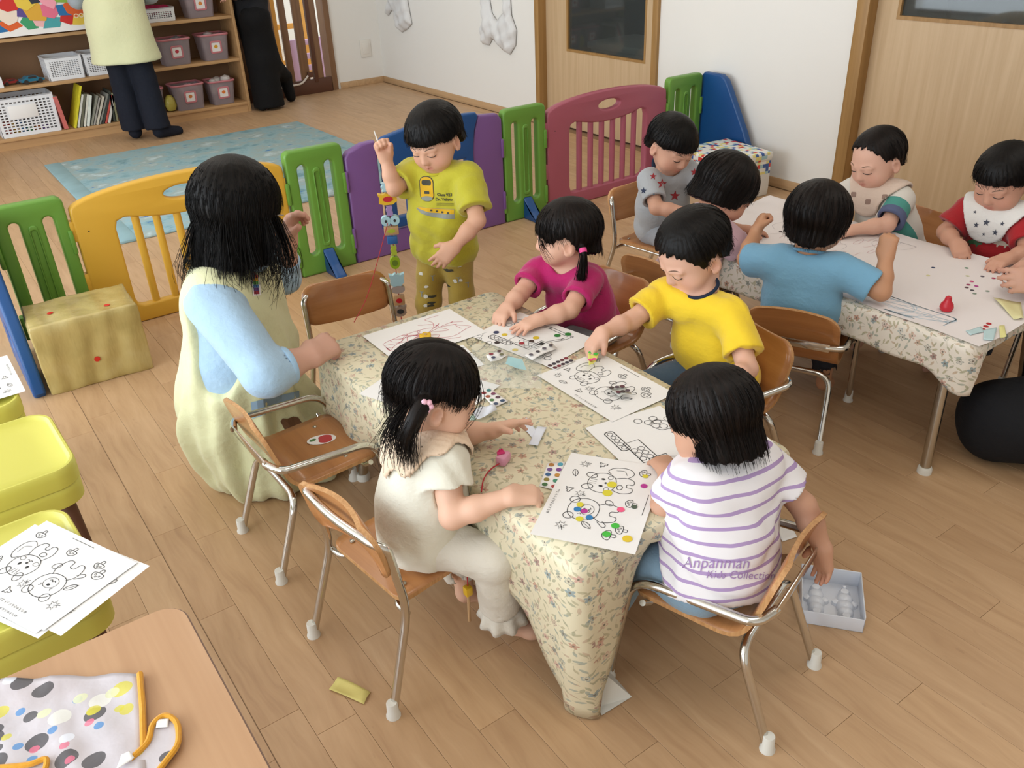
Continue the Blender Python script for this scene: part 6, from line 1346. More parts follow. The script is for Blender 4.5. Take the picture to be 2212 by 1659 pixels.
# adult in black by the gate
J = dict(head=(2.92, 7.86, 1.40), R=tilt((-.9, .2), 25), neck=(2.86, 7.82, 1.26), pelvis=(2.80, 7.76, .78), sh_r=(2.86, 7.98, 1.20), sh_l=(2.82, 7.66, 1.20), el_r=(2.82, 7.93, .98), wr_r=(2.72, 7.84, .92),
         el_l=(2.72, 7.58, .98), wr_l=(2.62, 7.58, .94), kn_r=(2.79, 7.71, .40), an_r=(2.79, 7.70, .08), to_r=(2.70, 7.64, .03), kn_l=(2.86, 7.74, .36), an_l=(3.035, 7.86, .22), to_l=(3.055, 7.84, .045))
hands = dict(r=dict(d=(-.9, 0, 0), n=(0, 0, -1)), l=dict(d=(-.9, 0, 0), n=(0, 0, -1)))
J = person('adult in a long black outfit stepping past the brown gate', J, 1.18, 1.60, '#c79a84', .012, True, hands, 1.6)
shirt(J, MATS['black_knit'], .62, .012, .0, 71, .013, name='sweater', long=.9); make_hair(J['root'], J['head'], J['R'], 1.18, [(0, .03), (60, -.02), (90, -.08), (180, -.10)], .016, -.02, .0, 72, M_hair, .010, None, 60, .006, zf=1.12)
T = Solid(); T.cap(J['hip_l'], J['hip_r'], .12, .12, .04); T.cap(J['hip_r'], J['kn_r'], .13, .125, .05); xcap(T, J['kn_r'], J['an_r']-(0, 0, .06), .125, .135, .03); T.cap(J['hip_l'], J['kn_l'], .12, .11, .05); T.cap(J['kn_l'], J['an_l'], .11, .065, .03); T.cap(J['an_l'], J['to_l'], .06, .045, .015); T.cap(J['an_r']-(0, 0, .03), J['to_r'], .05, .03, .01)
T.post.append(lambda P, d: np.maximum(d, .003-P[:, 2])); link('trousers', T.mesh('t', .011), fabric('jet_black', '#08080a'), J['root'], True)
# ---------------------------------------------------------------- printed pages
_draw = {}
def strokes_page(kind):
    if kind in _draw: return _draw[kind]
    mb = MB(); w = .0014; z = .0
    def S_(pts, closed=False, ww=None, n=6): ribbon(mb, spline(pts, n, closed), ww or w, closed, z)
    def E_(x, y, a, b, r=0, ww=None): ribbon(mb, ellip(x, y, a, b, 26, r), ww or w, True, z)
    def fill(x, y, a, b): mb.add([(p[0], p[1], z) for p in ellip(x, y, a, b, 12)], [tuple(range(12))])
    def maple(x, y, s, r=0):
        P = []
        for i in range(14): a = r+2*math.pi*i/14; q = s if i % 2 == 0 else s*.42; P.append((x+q*math.cos(a), y+q*math.sin(a)))
        ribbon(mb, P, w, True, z); ribbon(mb, [(x, y), (x-s*1.2*math.cos(r), y-s*1.2*math.sin(r))], w, False, z)
    def ginkgo(x, y, s, r):
        P = [(0, -1), (.35, -.2), (1, .5), (.5, .45), (.1, .75), (-.1, .4), (-.5, .75), (-1, .45), (-.35, -.2)]; c, q = math.cos(r)*s, math.sin(r)*s; S_([(x+a*c-b*q, y+a*q+b*c) for a, b in P], True, None, 3)
    def leaf(x, y, s, r):
        c, q = math.cos(r)*s, math.sin(r)*s; P = [(-1, 0), (-.3, .45), (.5, .4), (1, 0), (.5, -.4), (-.3, -.45)]; S_([(x+a*c-b*q, y+a*q+b*c) for a, b in P], True); ribbon(mb, [(x-1.2*c, y-1.2*q), (x+.7*c, y+.7*q)], w*.7, False, z)
    def shroom(x, y, s):
        S_([(x-s, y), (x-s*.8, y+s*.7), (x, y+s*1.05), (x+s*.8, y+s*.7), (x+s, y), (x, y-s*.2)], True); S_([(x-s*.25, y-s*.15), (x-s*.3, y-s*.8), (x, y-s*.95), (x+s*.3, y-s*.8), (x+s*.25, y-s*.15)])
        for dx, dy in ((-.4, .35), (.1, .6), (.45, .25)): E_(x+dx*s, y+dy*s, s*.16, s*.13, 0, w*.7)
    if kind == 'bear':
        # small bear, left
        S_([(.070, .128), (.080, .154), (.105, .162), (.132, .154), (.142, .128), (.130, .104), (.105, .098), (.082, .104)], True); E_(.079, .155, .0105, .0105); E_(.133, .155, .0105, .0105)
        E_(.106, .122, .017, .014, 0, w*.7); fill(.106, .128, .0040, .0030); S_([(.098, .118), (.102, .115), (.106, .119), (.110, .115), (.114, .118)]); ribbon(mb, [(.088, .138), (.092, .134), (.088, .131)], w, False, z); ribbon(mb, [(.124, .138), (.120, .134), (.124, .131)], w, False, z)
        S_([(.085, .104), (.074, .086), (.082, .062), (.096, .060), (.100, .074), (.112, .074), (.116, .060), (.130, .062), (.136, .086), (.126, .104)]); E_(.140, .084, .010, .007, .8); S_([(.074, .094), (.060, .080), (.066, .074), (.078, .084)])
        # small squirrel, right
        S_([(.170, .112), (.178, .136), (.205, .146), (.232, .136), (.240, .112), (.228, .092), (.205, .086), (.182, .092)], True); E_(.184, .143, .009, .012, .3); E_(.226, .143, .009, .012, -.3)
        fill(.193, .116, .0032, .0045); fill(.218, .116, .0032, .0045); fill(.2055, .108, .0032, .0026); S_([(.198, .101), (.202, .099), (.2055, .103), (.209, .099), (.213, .101)]); E_(.184, .102, .007, .005, 0, w*.7); E_(.227, .102, .007, .005, 0, w*.7)
        for q in (-.008, 0, .008): ribbon(mb, [(.2055+q, .142), (.2055+q*.8, .128)], w*.7, False, z)
        S_([(.186, .092), (.178, .070), (.186, .050), (.200, .050), (.202, .062), (.212, .062), (.214, .050), (.228, .052), (.234, .070), (.226, .092)]); S_([(.234, .066), (.252, .056), (.268, .070), (.266, .098), (.252, .112), (.240, .104)]); S_([(.244, .070), (.258, .078), (.256, .096)], False, w*.7); E_(.198, .076, .008, .006)
        shroom(.040, .060, .014); shroom(.062, .040, .012); shroom(.150, .040, .012); shroom(.262, .034, .012)
        maple(.045, .160, .013, .4); maple(.155, .150, .012, 1.2); maple(.262, .168, .012, 2.0); ginkgo(.165, .176, .010, .5); ginkgo(.270, .130, .010, 2.4); leaf(.058, .112, .013, .9); leaf(.225, .180, .012, .3)
        t = text_mesh('ぬりえやさんドットコム', .0075, .0, 0, 1.05); V = to_np(t); mb.add([(x+.115, y+.197, 0) for x, y, _ in V], [tuple(p.vertices) for p in t.polygons]); ribbon(mb, [(.12, .012), (.19, .012)], .0011, False, z)
    elif kind == 'digger':
        for x, y in ((.035, .175), (.058, .180), (.048, .158), (.225, .060), (.245, .068), (.238, .048), (.215, .045), (.255, .048), (.262, .086)): E_(x, y, .0095, .0095)
        pts = rpoly(.10, .030, .255, .056, .0128); pts = [(p[0]*.55+.115, p[1]*.9+.135) for p in pts]; ribbon(mb, pts, w*1.6, True, z)
        for i in range(5): E_(.182+i*.0155, .174, .0062, .0062)
        for i in range(3):
            for j in range(2): E_(.125+i*.018, .142+j*.018, .0075, .0075)
        for q in ([(.110, .128), (.195, .128), (.195, .168), (.110, .168)], [(.078, .105), (.118, .105), (.118, .150), (.078, .150)], [(.083, .112), (.112, .112), (.112, .138), (.083, .138)]): ribbon(mb, q, w*1.7, True, z)
        mb.add([(.098, .112, 0), (.112, .112, 0), (.112, .130, 0), (.098, .130, 0)], [(0, 1, 2, 3)])
        ribbon(mb, [(.095, .105), (.070, .060), (.062, .030), (.150, .022), (.205, .030)], w*1.2, False, z); ribbon(mb, [(.105, .105), (.080, .060), (.074, .040), (.150, .032), (.200, .038)], w*1.2, False, z); S_([(.200, .030), (.225, .025), (.245, .045), (.235, .070), (.205, .060), (.200, .038)], True)
        for x, y in ((.066, .034), (.150, .027), (.075, .062)): E_(x, y, .004, .004)
    elif kind == 'dots':
        rr = random.Random(2)
        for i in range(30): E_(.03+.24*rr.random(), .03+.15*rr.random(), .0085, .0085)
        for q in (.06, .10): S_([(.05, q), (.12, q+.05), (.2, q+.02), (.26, q+.06)], False, w*.8)
    me = mb.mesh('print'); me.materials.append(M_ink); _draw[kind] = me; return me
PAGE = None
def page(label, kind, corner, toward, inside, z, zj=.0, lift=.0, parent_dots=(), grp='loose colouring pages', name='colouring_page', wd=.297, hg=.21, curl=None):
    "A4 page: its text edge starts at photo point corner and runs towards the second point"
    O = at(*corner, z); e1 = at(*toward, z)-O; e1[2] = 0; e1 = unit(e1); e2 = np.array((-e1[1], e1[0], 0)); I = at(*inside, z)
    if np.dot(I-O, e2) < 0: e2 = -e2
    up = -e2; rt = np.cross(up, (0, 0, 1)); TL = O if np.dot(rt, e1) > 0 else O+e1*wd
    org = TL+e2*hg; t_ = thing(name, label, 'paper', (org[0], org[1], z+zj), math.atan2(rt[1], rt[0]), grp)
    n = 10; V = []
    def zz(u, v): return (curl(u, v) if curl else 0.0)
    for j in range(n+1):
        for i in range(n+1): V.append((wd*i/n, hg*j/n, zz(i/n, j/n)))
    F = [(j*(n+1)+i, j*(n+1)+i+1, (j+1)*(n+1)+i+1, (j+1)*(n+1)+i) for j in range(n) for i in range(n)]
    link('sheet', pymesh('sheet', V, F), M_paper, t_, True)
    if kind:
        me = strokes_page(kind)
        if curl:
            me = me.copy(); W_ = to_np(me); W_[:, 2] = [zz(a/wd, b/hg) for a, b in W_[:, :2]]; me.vertices.foreach_set('co', W_.ravel()); me.update()
        o = link('printed_drawing', me, None, t_); o.location = (0, 0, .0006)
    for (u, v, c, r) in parent_dots:
        p = at(u, v, z)-org; x, y = np.dot(p, rt), np.dot(p, up); o = MB().prism(ellip(0, 0, r, r, 16), 0, .0003).build('dot_sticker', mat('dot_'+c[1:], c, .5), t_); o.location = (x, y, .0009+zz(x/wd, y/hg))
    return t_
zt = TZ+.0035
Y_, B_, M_, G_, P_ = '#d8cc2e', '#1f78b4', '#b52a90', '#3fb83a', '#f05a86'
pg1 = page('colouring page with bright dot stickers at the front corner of the middle table', 'bear', (1234, 980), (1145, 1156), (1430, 1011), zt, .003, parent_dots=((1322, 1050, Y_, .0105), (1312, 1068, Y_, .0105), (1391, 1053, M_, .0075), (1394, 1032, Y_, .0065), (1253, 1093, Y_, .0075), (1247, 1103, B_, .0075), (1262, 1107, M_, .0075), (1252, 1124, Y_, .008), (1273, 1121, B_, .0075), (1341, 1104, P_, .0080), (1370, 1098, '#4a5a4a', .0065), (1329, 1139, G_, .0085), (1310, 1157, G_, .0085), (1355, 1167, '#e0c22a', .010)))
page('colouring page with coloured scribbles in front of the child in bright yellow', 'bear', (1160, 812), (1310, 905), (1400, 800), zt, .002)
page('digger colouring page lying left of the child in stripes', 'digger', (1264, 925), (1362, 1018), (1420, 930), zt, .0008)
page('page of printed circles peeping out beside the child in stripes', 'dots', (1395, 895), (1470, 975), (1500, 900), zt, .0002)
page('digger colouring page under the hands of the child in magenta', 'digger', (1017, 727), (1215, 805), (1160, 700), zt, .001, parent_dots=((1072, 719, '#1f2f5a', .0085), (1090, 724, '#d8bc2a', .0085), (1110, 708, '#1f7a34', .0085), (1204, 726, '#1f7a34', .0095), (1227, 723, '#1f7a34', .0095), (1158, 731, '#d8bc2a', .0095), (1148, 738, '#3a2a24', .0075), (1074, 741, '#2a1f24', .008), (1127, 743, '#a02030', .008), (1113, 757, '#d8c02a', .0085)))
ps = page('white page with red and pink crayon scribbles in front of the kneeling adult', None, (783, 727), (972, 668), (900, 750), zt, .002)
page('page of printed circles partly under the beige child head', 'dots', (1000, 745), (905, 770), (985, 775), zt, .0005, wd=.19, hg=.14)
page('printed page lying behind the child in beige', 'digger', (775, 852), (945, 905), (1000, 820), zt, .0012)
M_cr = mat('crayon_line', '#c9586a', .8); mb = MB(); rr = random.Random(8)
for i in range(16):
    x, y = rr.uniform(.06, .17), rr.uniform(.06, .12); pts = [(x, y)]
    for j in range(5): x = min(max(x+rr.uniform(-.05, .065), .02), .28); y = min(max(y+rr.uniform(-.035, .035), .02), .19); pts.append((x, y))
    ribbon(mb, spline(pts, 6), .0012, False, .0006)
mb.build('crayon_scribble', M_cr, ps)
mb = MB()
for i in range(9):
    x, y = 1.20+.12*rr.random(), 1.20+.10*rr.random(); pts = [(x, y)]
    for j in range(5): x += rr.uniform(-.04, .05); y += rr.uniform(-.03, .03); pts.append((x, y))
# sticker sheets and strips on the middle table
def dotsheet(label, corners, z, cols, nx, ny, base=None, wob=.0, name='sticker_sheet'):
    P = [at(u, v, z) for u, v in corners]; o = scrap(name, label, P, base or M_paper, z, wob, .0004)
    for i in range(nx):
        for j in range(ny):
            u, v = (i+.5)/nx, (j+.5)/ny; p = P[0]*(1-u)*(1-v)+P[1]*u*(1-v)+P[2]*u*v+P[3]*(1-u)*v; c = cols[(i*ny+j) % len(cols)]
            d = MB().prism(ellip(0, 0, .0062, .0062, 14), 0, .0004).build('dot_sticker', mat('dot_'+c[1:], c, .5), o); d.location = (p[0], p[1], z+.0008+wob*2)
    return o
dotsheet('narrow sheet of glitter dot stickers by the beige child hand', [(1183, 1000), (1222, 997), (1205, 1060), (1165, 1050)], zt+.001, ['#a8702a', '#6a4a8a', '#2a5a8a', '#8a7a2a', '#3a6a3a', '#4a9ab0', '#7a3a8a', '#c08a3a', '#3a8a6a', '#a83a3a'], 2, 5)
dotsheet('sheet of dark dot stickers beside the scribbled colouring page', [(1178, 790), (1222, 770), (1243, 780), (1200, 799)], zt+.004, ['#3a1f2a', '#5a1f2a', '#2a2a3a', '#7a2030', '#38303a'], 5, 2)
dotsheet('sheet of jewel coloured dot stickers behind the bent white strip', [(1036, 848), (1056, 838), (1098, 866), (1068, 880)], zt+.002, ['#8a2a34', '#a0503a', '#4a7a4a', '#3a4a6a', '#3a7a7a', '#7a3a5a', '#5a3a4a', '#2f4a6a'], 2, 4)
dotsheet('curled sticker strip on the scribbled page in front of the child', [(1308, 838), (1345, 835), (1366, 852), (1338, 858)], zt+.012, ['#3a2a2a', '#5a2a34', '#4a3a44'], 3, 2, mat('smoke_film', '#b9bab4', .3), .003)
scrap('paper_strip', 'bent white backing strip in front of the beige child face', quad(zt+.012, (1022, 893), (1060, 868), (1074, 886), (1032, 905)), mat('cool_white', '#dfe4ef', .6), zt+.004, .008)
scrap('paper_strip', 'pale green rounded tab beside the bent white strip', quad(zt+.003, (1000, 905), (1024, 895), (1028, 905), (1012, 912)), mat('pale_green_tab', '#b9d6c9', .6), zt+.002, .0)
scrap('paper_strip', 'white folded strip under the beige child left fingers', quad(zt+.002, (1120, 912), (1138, 902), (1166, 938), (1152, 948)), MATS['cool_white'], zt+.001, .001)
scrap('paper_strip', 'white short strip crossing the folded strip on the middle table', quad(zt+.004, (1142, 960), (1160, 922), (1181, 922), (1162, 962)), MATS['cool_white'], zt+.003, .001)
dotsheet('triangular neon sticker held in the fingers of the child in bright yellow', [(1270, 756), (1294, 766), (1286, 784), (1272, 792)], zt+.018, ['#3fb84a', '#e84a8a', '#3fb84a', '#e84a8a'], 2, 2, mat('neon_paper', '#e6e67a', .5), .003)
# clear crumpled bag with a pale blue tab
rs_ = np.random.RandomState(5); n = 16; c0 = at(1095, 795, zt); V = []
for j in range(n+1):
    for i in range(n+1):
        u, v = i/n-.5, j/n-.5; p = at(1095+150*u, 795+95*v, zt); V.append((p[0], p[1], zt+.003+.016*max(0, 1-(u*u+v*v)*3.4)*(.6+.4*math.sin(u*19+v*7))+.004*rs_.rand()))
o = link('clear_bag', pymesh('bag', V, [(j*(n+1)+i, j*(n+1)+i+1, (j+1)*(n+1)+i+1, (j+1)*(n+1)+i) for j in range(n) for i in range(n)]), mat('clear_film', '#e8f0f0', .12, alpha=.22, spec=.8), None, True); tag(o, 'crumpled clear plastic sticker bag in the middle of the table', 'bag')
o2 = MB().add([at(1098, 770, zt+.024), at(1128, 776, zt+.024), at(1138, 800, zt+.020), at(1118, 796, zt+.022), at(1092, 786, zt+.022)], [(0, 1, 2, 3, 4)]).build('blue_tab', mat('aqua_film', '#9ccfd8', .4, alpha=.8), o)
for (a, b, c_, d_) in (((1050, 770), (1085, 758), (1095, 772), (1060, 785)), ): dotsheet('curled strip of dark dot stickers behind the clear bag', [a, b, c_, d_], zt+.010, ['#8a3040', '#3a3f5a', '#4a2a30', '#6a6a4a'], 2, 2, None, .004)
dotsheet('folded strip of dark stickers lying on the magenta child page', [(1130, 768), (1190, 742), (1204, 752), (1150, 780)], zt+.008, ['#5a5560', '#3a343c'], 4, 1, None, .003)
# toy beads
def block_bead(name, label, c, p, m, w=.03, h=.03, d=.016, kind='block', cat='bead', grp=None, face=None, rz=0.0):
    t_ = thing(name, label, cat, p, rz, grp)
    if kind == 'block': MB().box((-w/2, -d/2, -h/2), (w/2, d/2, h/2), .003).build('block', m, t_)
    elif kind == 'round': o = MB().prism(ellip(0, 0, w/2, h/2, 20), -d/2, d/2).build('disc', m, t_); o.rotation_euler = (math.pi/2, 0, 0)
    elif kind == 'animal':
        o = MB().prism([(x*w, y*h) for x, y in ((-.5, -.35), (-.2, -.5), (.25, -.48), (.5, -.2), (.48, .2), (.55, .5), (.25, .38), (-.1, .5), (-.3, .38), (-.55, .48), (-.46, .1))], -d/2, d/2).build('animal_body', m, t_); o.rotation_euler = (math.pi/2, 0, 0)
    elif kind == 'wave':
        o = MB().prism([(x*w, y*h) for x, y in ((-.35, -.5), (.35, -.5), (.45, -.25), (.3, 0), (.45, .25), (.35, .5), (-.35, .5), (-.25, .25), (-.4, 0), (-.25, -.25))], -d/2, d/2).build('wavy_body', m, t_); o.rotation_euler = (math.pi/2, 0, 0)
    elif kind == 'eyes':
        for s_ in (-1, 1): o = MB().prism(ellip(s_*w*.27, 0, w*.30, h*.5, 16), -d/2, d/2).build('round_body', m, t_); o.rotation_euler = (math.pi/2, 0, 0); e = MB().prism(ellip(s_*w*.27, 0, w*.08, h*.15, 10), 0, .001).build('eye_dot', M_ink, t_); e.rotation_euler = (math.pi/2, 0, 0); e.location = (0, -d/2, 0)
    if face: o = MB().prism(ellip(0, 0, w*.28, h*.24, 12), 0, .0012).build('face_print', face, t_); o.rotation_euler = (math.pi/2, 0, 0); o.location = (0, -d/2, 0)
    return t_
PX, PY = 1.290, 2.579
lb = plastic('#a8cfdc', 'babyblue'); wd_ = wood_mat('toy_wood', '#b08a60', '#c4a078', 2, 3); yl = plastic('#e0b428', 'toyyellow'); lm = plastic('#a8b83a', 'toylime'); pu = plastic('#9c82b8', 'toylilac'); tb_ = plastic('#2a62a4', 'toyblue')
string_g = 'animal beads on the red lacing string'
def zof(v):                                         # height of the hanging string at photo row v
    best = min(np.linspace(.1, .95, 400), key=lambda z_: abs((lambda c_: 829.5+FPX*c_[1]/c_[2])(CAX @ (np.array((PX, PY, z_))-CAMP))-v)); return float(best)
fz = math.atan2(-PY, -PX)+math.pi/2
for (v, lab, m, w_, h_, kd, fc) in ((404, 'pale blue bird shaped bead at the top of the lacing string', lb, .050, .028, 'wave', None), (428, 'yellow crab bead with red face on the lacing string', yl, .062, .040, 'animal', M_red), (454, 'lilac wavy bead on the lacing string', pu, .028, .036, 'wave', None), (475, 'pale blue bead with two round eyes on the lacing string', lb, .056, .034, 'eyes', None), (497, 'bare wood bead with green patch on the lacing string', wd_, .050, .030, 'block', lm), (517, 'dark blue square bead on the lacing string', tb_, .036, .028, 'block', None), (540, 'lime wavy bead on the lacing string', lm, .026, .034, 'wave', None), (566, 'lime leaf disc bead on the lacing string', plastic('#8fae22', 'toyleaf'), .036, .046, 'round', mat('leaf_dark', '#5f7a1a', .6)), (603, 'pale blue swan bead on the lacing string', lb, .050, .048, 'animal', None), (624, 'grey marbled shell bead on the lacing string', plastic('#a89c98', 'toyshell'), .050, .030, 'round', None), (647, 'wood bead with red stripe on the lacing string', wd_, .040, .038, 'block', M_red), (671, 'brown and white cow bead low on the lacing string', plastic('#9a8474', 'toycow'), .044, .040, 'animal', M_ink)):
    block_bead('lacing_bead', lab, None, (PX, PY, zof(v)), m, w_, h_, .020, kd, 'bead', string_g, fc, fz)
ls = thing('lacing_string', 'red lacing string with white needle hanging from the standing child fist', 'string', (PX, PY, .2))
tipn = np.array((PX-.012, PY+.02, .905)); MB().tube([tipn-np.array((PX, PY, .2)), np.array((.012, .0, .575))], [.0022, .0042], 8).build('needle', mat('needle_white', '#e8e6e0', .4), ls)
MB().tube([(.012, 0, .575), (.002, 0, .55), (0, 0, zof(690)-.2)], .0016, 6).build('string', mat('string_red', '#b01f2c', .6), ls)
q0 = np.array((PX-.01, PY, zof(480))); q1 = np.array((.93, 2.17, .475)); pts = [q0, lerp(q0, q1, .35)-(0, 0, .02), lerp(q0, q1, .7)-(0, 0, .03), q1]
mb = MB().tube([p-np.array((PX, PY, .2)) for p in spline(pts, 6)], .0014, 6); mb.build('loose_end', MATS['string_red'], ls)
# pink shell bead with its red string on the middle table
sp = at(1088, 990, zt+.012); t_ = thing('shell_bead', 'pink shell bead with a red string on the middle table', 'bead', sp, .5)
MB().box((-.018, -.012, -.012), (.018, .014, .012), .007).build('shell_block', mat('pink_clear', '#e2a0ba', .3, alpha=.85), t_); mb = MB()
for i in range(5): a = math.radians(-40+20*i); mb.tube([(.002, -.002, .0135), (.002+.017*math.sin(a), -.002+.017*math.cos(a), .0135)], [.0016, .0026], 6)
mb.build('shell_ribs', mat('shell_rose', '#c8286a', .4), t_)
P = [sp+(0, -.012, .002), at(1062, 1012, zt+.003), at(1045, 1035, zt+.003), at(1040, 1062, zt+.003)]; MB().tube([p-sp for p in spline(P, 6)], .0016, 6).build('red_string', MATS['string_red'], t_).rotation_euler = (0, 0, -.5)
nd = thing('lacing_needle', 'wooden lacing needle with yellow bead hanging under the beige child chair', 'needle', (.74, 1.30, .05)); MB().tube([(0, 0, .02), (.004, .002, .10)], .004, 8).build('needle', wd_, nd); MB().box((-.006, -.008, .10), (.012, .010, .125), .003).build('bead', yl, nd); MB().tube(spline([(.004, .002, .12), (.006, .004, .17), (.0, .002, .205)], 4), .0015, 6).build('string', MATS['string_red'], nd)
yt = at(920, 733, zt); mb = MB(); t_ = thing('flower_bead', 'small yellow flower shaped bead on the crayon page', 'bead', yt)
mb.prism([(.015*math.cos(a)*(1+.18*math.cos(5*a)), .015*math.sin(a)*(1+.18*math.cos(5*a))) for a in np.linspace(0, 6.2, 30)], .003, .016).build('petals', yl, t_); MB().prism(ellip(0, 0, .005, .005, 12), .016, .018).build('centre', wd_, t_)
# white moulded tray on the floor
M_tray = mat('tray_white', '#d9dde6', .3, coat=.2); tr_ = thing('moulded_tray', 'white moulded plastic tray on the floor beside the striped child chair', 'tray', (1.512, .858, 0), math.atan2(-.78, .62)); a, b, hh = .072, .080, .050
for lo, hi in (((-a, -b, 0), (a, b, .003)), ((-a, -b, 0), (a, -b+.003, hh-.010)), ((-a, b-.003, 0), (a, b, hh)), ((-a, -b, 0), (-a+.003, b, hh)), ((a-.003, -b, 0), (a, b, hh))): MB().box(lo, hi, .0013).build('tray_wall', M_tray, tr_)
for s_ in (-1, 1):
    mb = MB()
    for k_, (y, r_) in enumerate(((-.05, .015), (-.032, .019), (-.010, .021), (.014, .020), (.034, .015), (.05, .007))): mb.lathe([(r_, 0), (r_*.95, .010), (r_*.6, .018), (.001, .020)], (s_*.034, y, .003), 14)
    for q in (-1, 1): mb.lathe([(.012, 0), (.010, .008), (.001, .012)], (s_*.034+q*.020, .004, .003), 10)
    mb.build('animal_mould', M_tray, tr_)
scrap('paper_sheet', 'white paper on the floor beyond the striped child arm', quad(.002, (1672, 1140), (1705, 1128), (1722, 1160), (1690, 1170)), M_paper, .002, .001)
# ---------------------------------------------------------------- stool papers, bib on the bare table
zs_ = .3985
def cu(u, v): return .0
for k_, (dx, dy, lab) in enumerate(((14, 26, 'lowest sheet of the fanned colouring pages on the yellow stool'), (-36, 18, 'third sheet of the fanned colouring pages, slid to the left'), (18, 10, 'second sheet of the fanned colouring pages, edge showing at the right'), (0, 0, 'top sheet of the fanned colouring pages with bear and squirrel'))):
    page(lab, 'bear', (96-dx, 1365+dy*.55), (-18-dx-(3-k_)*4, 1301+dy*.55+(3-k_)*3), (250, 1250), zs_, .0012*k_, grp='fanned colouring pages on the stool')
page('colouring page hanging over the far left stool edge', 'bear', (56, 846), (6, 750), (-30, 870), .363, .002)
def bib_mat():
    m = bpy.data.materials.new('spotted_film'); m.use_nodes = True; MATS['spotted_film'] = m; t = NT(m); P = t.coord('Object'); c = lin('#c9bfc4')
    col = t.mix(t.noise(P, 9, 3), lin('#bdb0b2'), lin('#d3d3dc'))
    for sc, r_, seed, pal in ((17, .017, 0.0, ('#34343a', '#d2c93e', '#34343a', '#e3e3dc')), (26, .0075, 4.4, ('#4b8cc8', '#d8718c', '#cfc848', '#4b8cc8')), (20, .011, 9.1, ('#d9dcb4', '#d2c93e', '#dfe3ee', '#3a3a40'))):
        v = t.new('ShaderNodeTexVoronoi', voronoi_dimensions='2D'); v.inputs['Scale'].default_value = sc; v.inputs['Randomness'].default_value = .75; U = t.vmath('ADD', P, (seed, seed, 0)); t._in(v.inputs['Vector'], U); d = t.vmath('SUBTRACT', U, v.outputs['Position']); cc = t.sep(v.outputs['Color']); x, y = t.sep(d)[0], t.sep(d)[1]
        q = t.math('SQRT', t.math('ADD', t.math('MULTIPLY', x, x), t.math('MULTIPLY', t.math('MULTIPLY', y, y), 1.35))); on = t.math('MULTIPLY', t.math('LESS_THAN', q, r_), t.math('GREATER_THAN', cc[2], .4)); n = t.new('ShaderNodeValToRGB'); n.color_ramp.interpolation = 'CONSTANT'; t._in(n.inputs[0], cc[0]); e = n.color_ramp.elements
        while len(e) < 4: e.new(.5)
        for i, h_ in enumerate(pal): e[i].position = i*.25; e[i].color = lin(h_)
        col = t.mix(t.math('MULTIPLY', on, .85), col, n.outputs[0])
    t.color(col); t.b.inputs['Roughness'].default_value = .35; t.bump(t.noise(P, 30, 3), .5, .004); return m
bt = thing('toddler_bib', 'spotted waterproof bib with yellow piping lying on the bare table', 'bib', (0, 0, 0)); zb = TZ+.001
C4 = [at(-120, 1476, zb), at(303, 1458, zb), at(318, 1680, zb), at(-120, 1700, zb)]; n = 22; V = []
for j in range(n+1):
    for i in range(n+1): u, v = i/n, j/n; p = C4[0]*(1-u)*(1-v)+C4[1]*u*(1-v)+C4[2]*u*v+C4[3]*(1-u)*v; V.append((p[0], p[1], zb+.0035+.0030*math.sin(u*23+v*5)*math.cos(v*13)+.004*math.exp(-((u-.53-.12*v)/.03)**2)))
mm = bib_mat(); o = link('bib_sheet', pymesh('bib', V, [(j*(n+1)+i, j*(n+1)+i+1, (j+1)*(n+1)+i+1, (j+1)*(n+1)+i) for j in range(n) for i in range(n)]), mm, bt, True); o.modifiers.new('t', 'SOLIDIFY').thickness = .001
M_pip = fabric('piping_yellow', '#d6982c'); MB().tube([at(302, 1455, zb+.006), at(308, 1530, zb+.006), at(310, 1612, zb+.006)], .0052, 8).build('piping', M_pip, bt); MB().tube(spline([at(-20, 1660, zb+.008), at(60, 1652, zb+.01), at(100, 1640, zb+.01), at(92, 1680, zb+.008)], 5), .0045, 8).build('piping', M_pip, bt)
loop = spline([at(282, 1640, zb+.006), at(318, 1604, zb+.007), at(330, 1566, zb+.007), at(356, 1546, zb+.007), at(382, 1562, zb+.007), at(384, 1606, zb+.007), at(360, 1642, zb+.007), at(330, 1680, zb+.006)], 6); MB().tube(loop, .0048, 8).build('strap_piping', M_pip, bt)
poly = [tuple(p[:2]) for p in loop]; s_ = MB().prism(poly, zb+.0035, zb+.005).build('strap', mm, bt)
scrap('x', 'x', quad(zb+.011, (338, 1552), (364, 1550), (362, 1568), (336, 1570)), M_paper, zb+.009, .0); o = bpy.context.scene.objects.get('x') or [q for q in bpy.data.objects if q.name.startswith('x')][-1]; o.name = 'hook_patch'; o.parent = bt; del o['category']; del o['label']
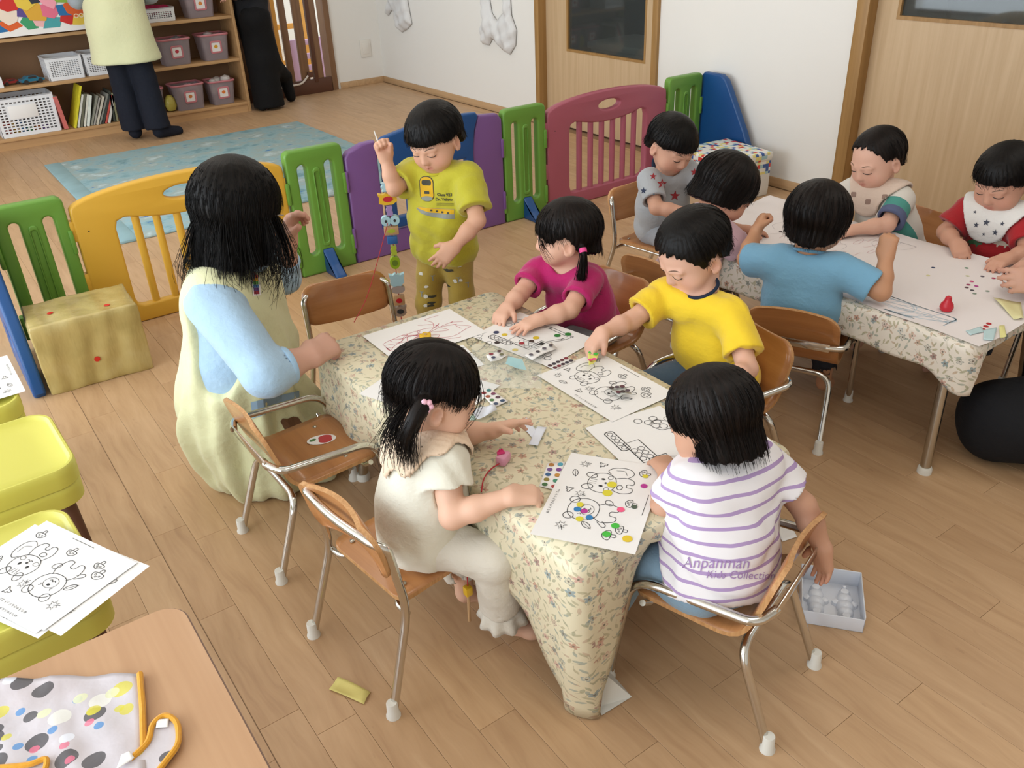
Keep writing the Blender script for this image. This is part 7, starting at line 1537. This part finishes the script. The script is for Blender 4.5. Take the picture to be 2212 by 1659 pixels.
scrap('x', 'x', quad(zb+.012, (262, 1630), (280, 1622), (290, 1636), (250, 1664)), M_paper, zb+.011, .001); o = [q for q in bpy.data.objects if q.name.startswith('x')][-1]; o.name = 'care_label'; o.parent = bt; del o['category']; del o['label']
# things under the yellow stool
o = MB().box((-.26, 1.38, 0), (-.02, 1.46, .16), .02).build('canvas_bag', fabric('ecru_canvas', '#b5a58e')); tag(o, 'ecru canvas bag on the floor under the nearest yellow stool', 'bag')
# white bags hanging on the wall
M_bag = mat('white_film_bag', '#dcdcdc', .5)
def wall_bag(label, outline, seed):
    P = [atx(u, v, XW-.012) for u, v in outline]; cy, cz = P[0][1], P[0][2]; me = grid_poly([(-(q[1]-cy), q[2]-cz) for q in P], .012); V = to_np(me); r = np.random.RandomState(seed); ph = r.rand(6)*6; W_ = V.copy()
    bmx = bmesh.new(); bmx.from_mesh(me); bmx.verts.ensure_lookup_table(); edge = np.array([v.is_boundary for v in bmx.verts]); bmx.free(); E_ = V[edge][:, :2]
    dist = np.sqrt(((V[:, None, :2]-E_[None])**2).sum(2)).min(1); x = .004+np.minimum(dist, .06)*.55+.010*np.minimum(dist/.03, 1)*(np.sin(V[:, 0]*55+V[:, 1]*21+ph[0])+.7*np.sin(V[:, 0]*31-V[:, 1]*63+ph[1])+1)
    W_[:, 0] = XW-.004-x; W_[:, 1] = cy-V[:, 0]; W_[:, 2] = cz+V[:, 1]; me.vertices.foreach_set('co', W_.ravel()); me.update()
    o = link('hanging_bag', me, M_bag, None, True); md = o.modifiers.new('t', 'SOLIDIFY'); md.thickness = .0015; return tag(o, label, 'bag')
wall_bag('white plastic bag hanging on the wall beside the far sliding door', [(1036, -40), (1050, -40), (1062, 28), (1072, 44), (1086, 28), (1088, -40), (1099, -40), (1104, 33), (1115, 65), (1113, 98), (1101, 118), (1085, 108), (1071, 92), (1063, 84), (1056, 98), (1042, 95), (1037, 62), (1042, 35)], 3)
wall_bag('white plastic bag hanging on the wall near the room corner', [(830, 27), (838, 0), (846, -40), (872, -40), (884, 25), (889, 52), (879, 63), (868, 70), (857, 60), (853, 30), (848, 18), (838, 34)], 5)
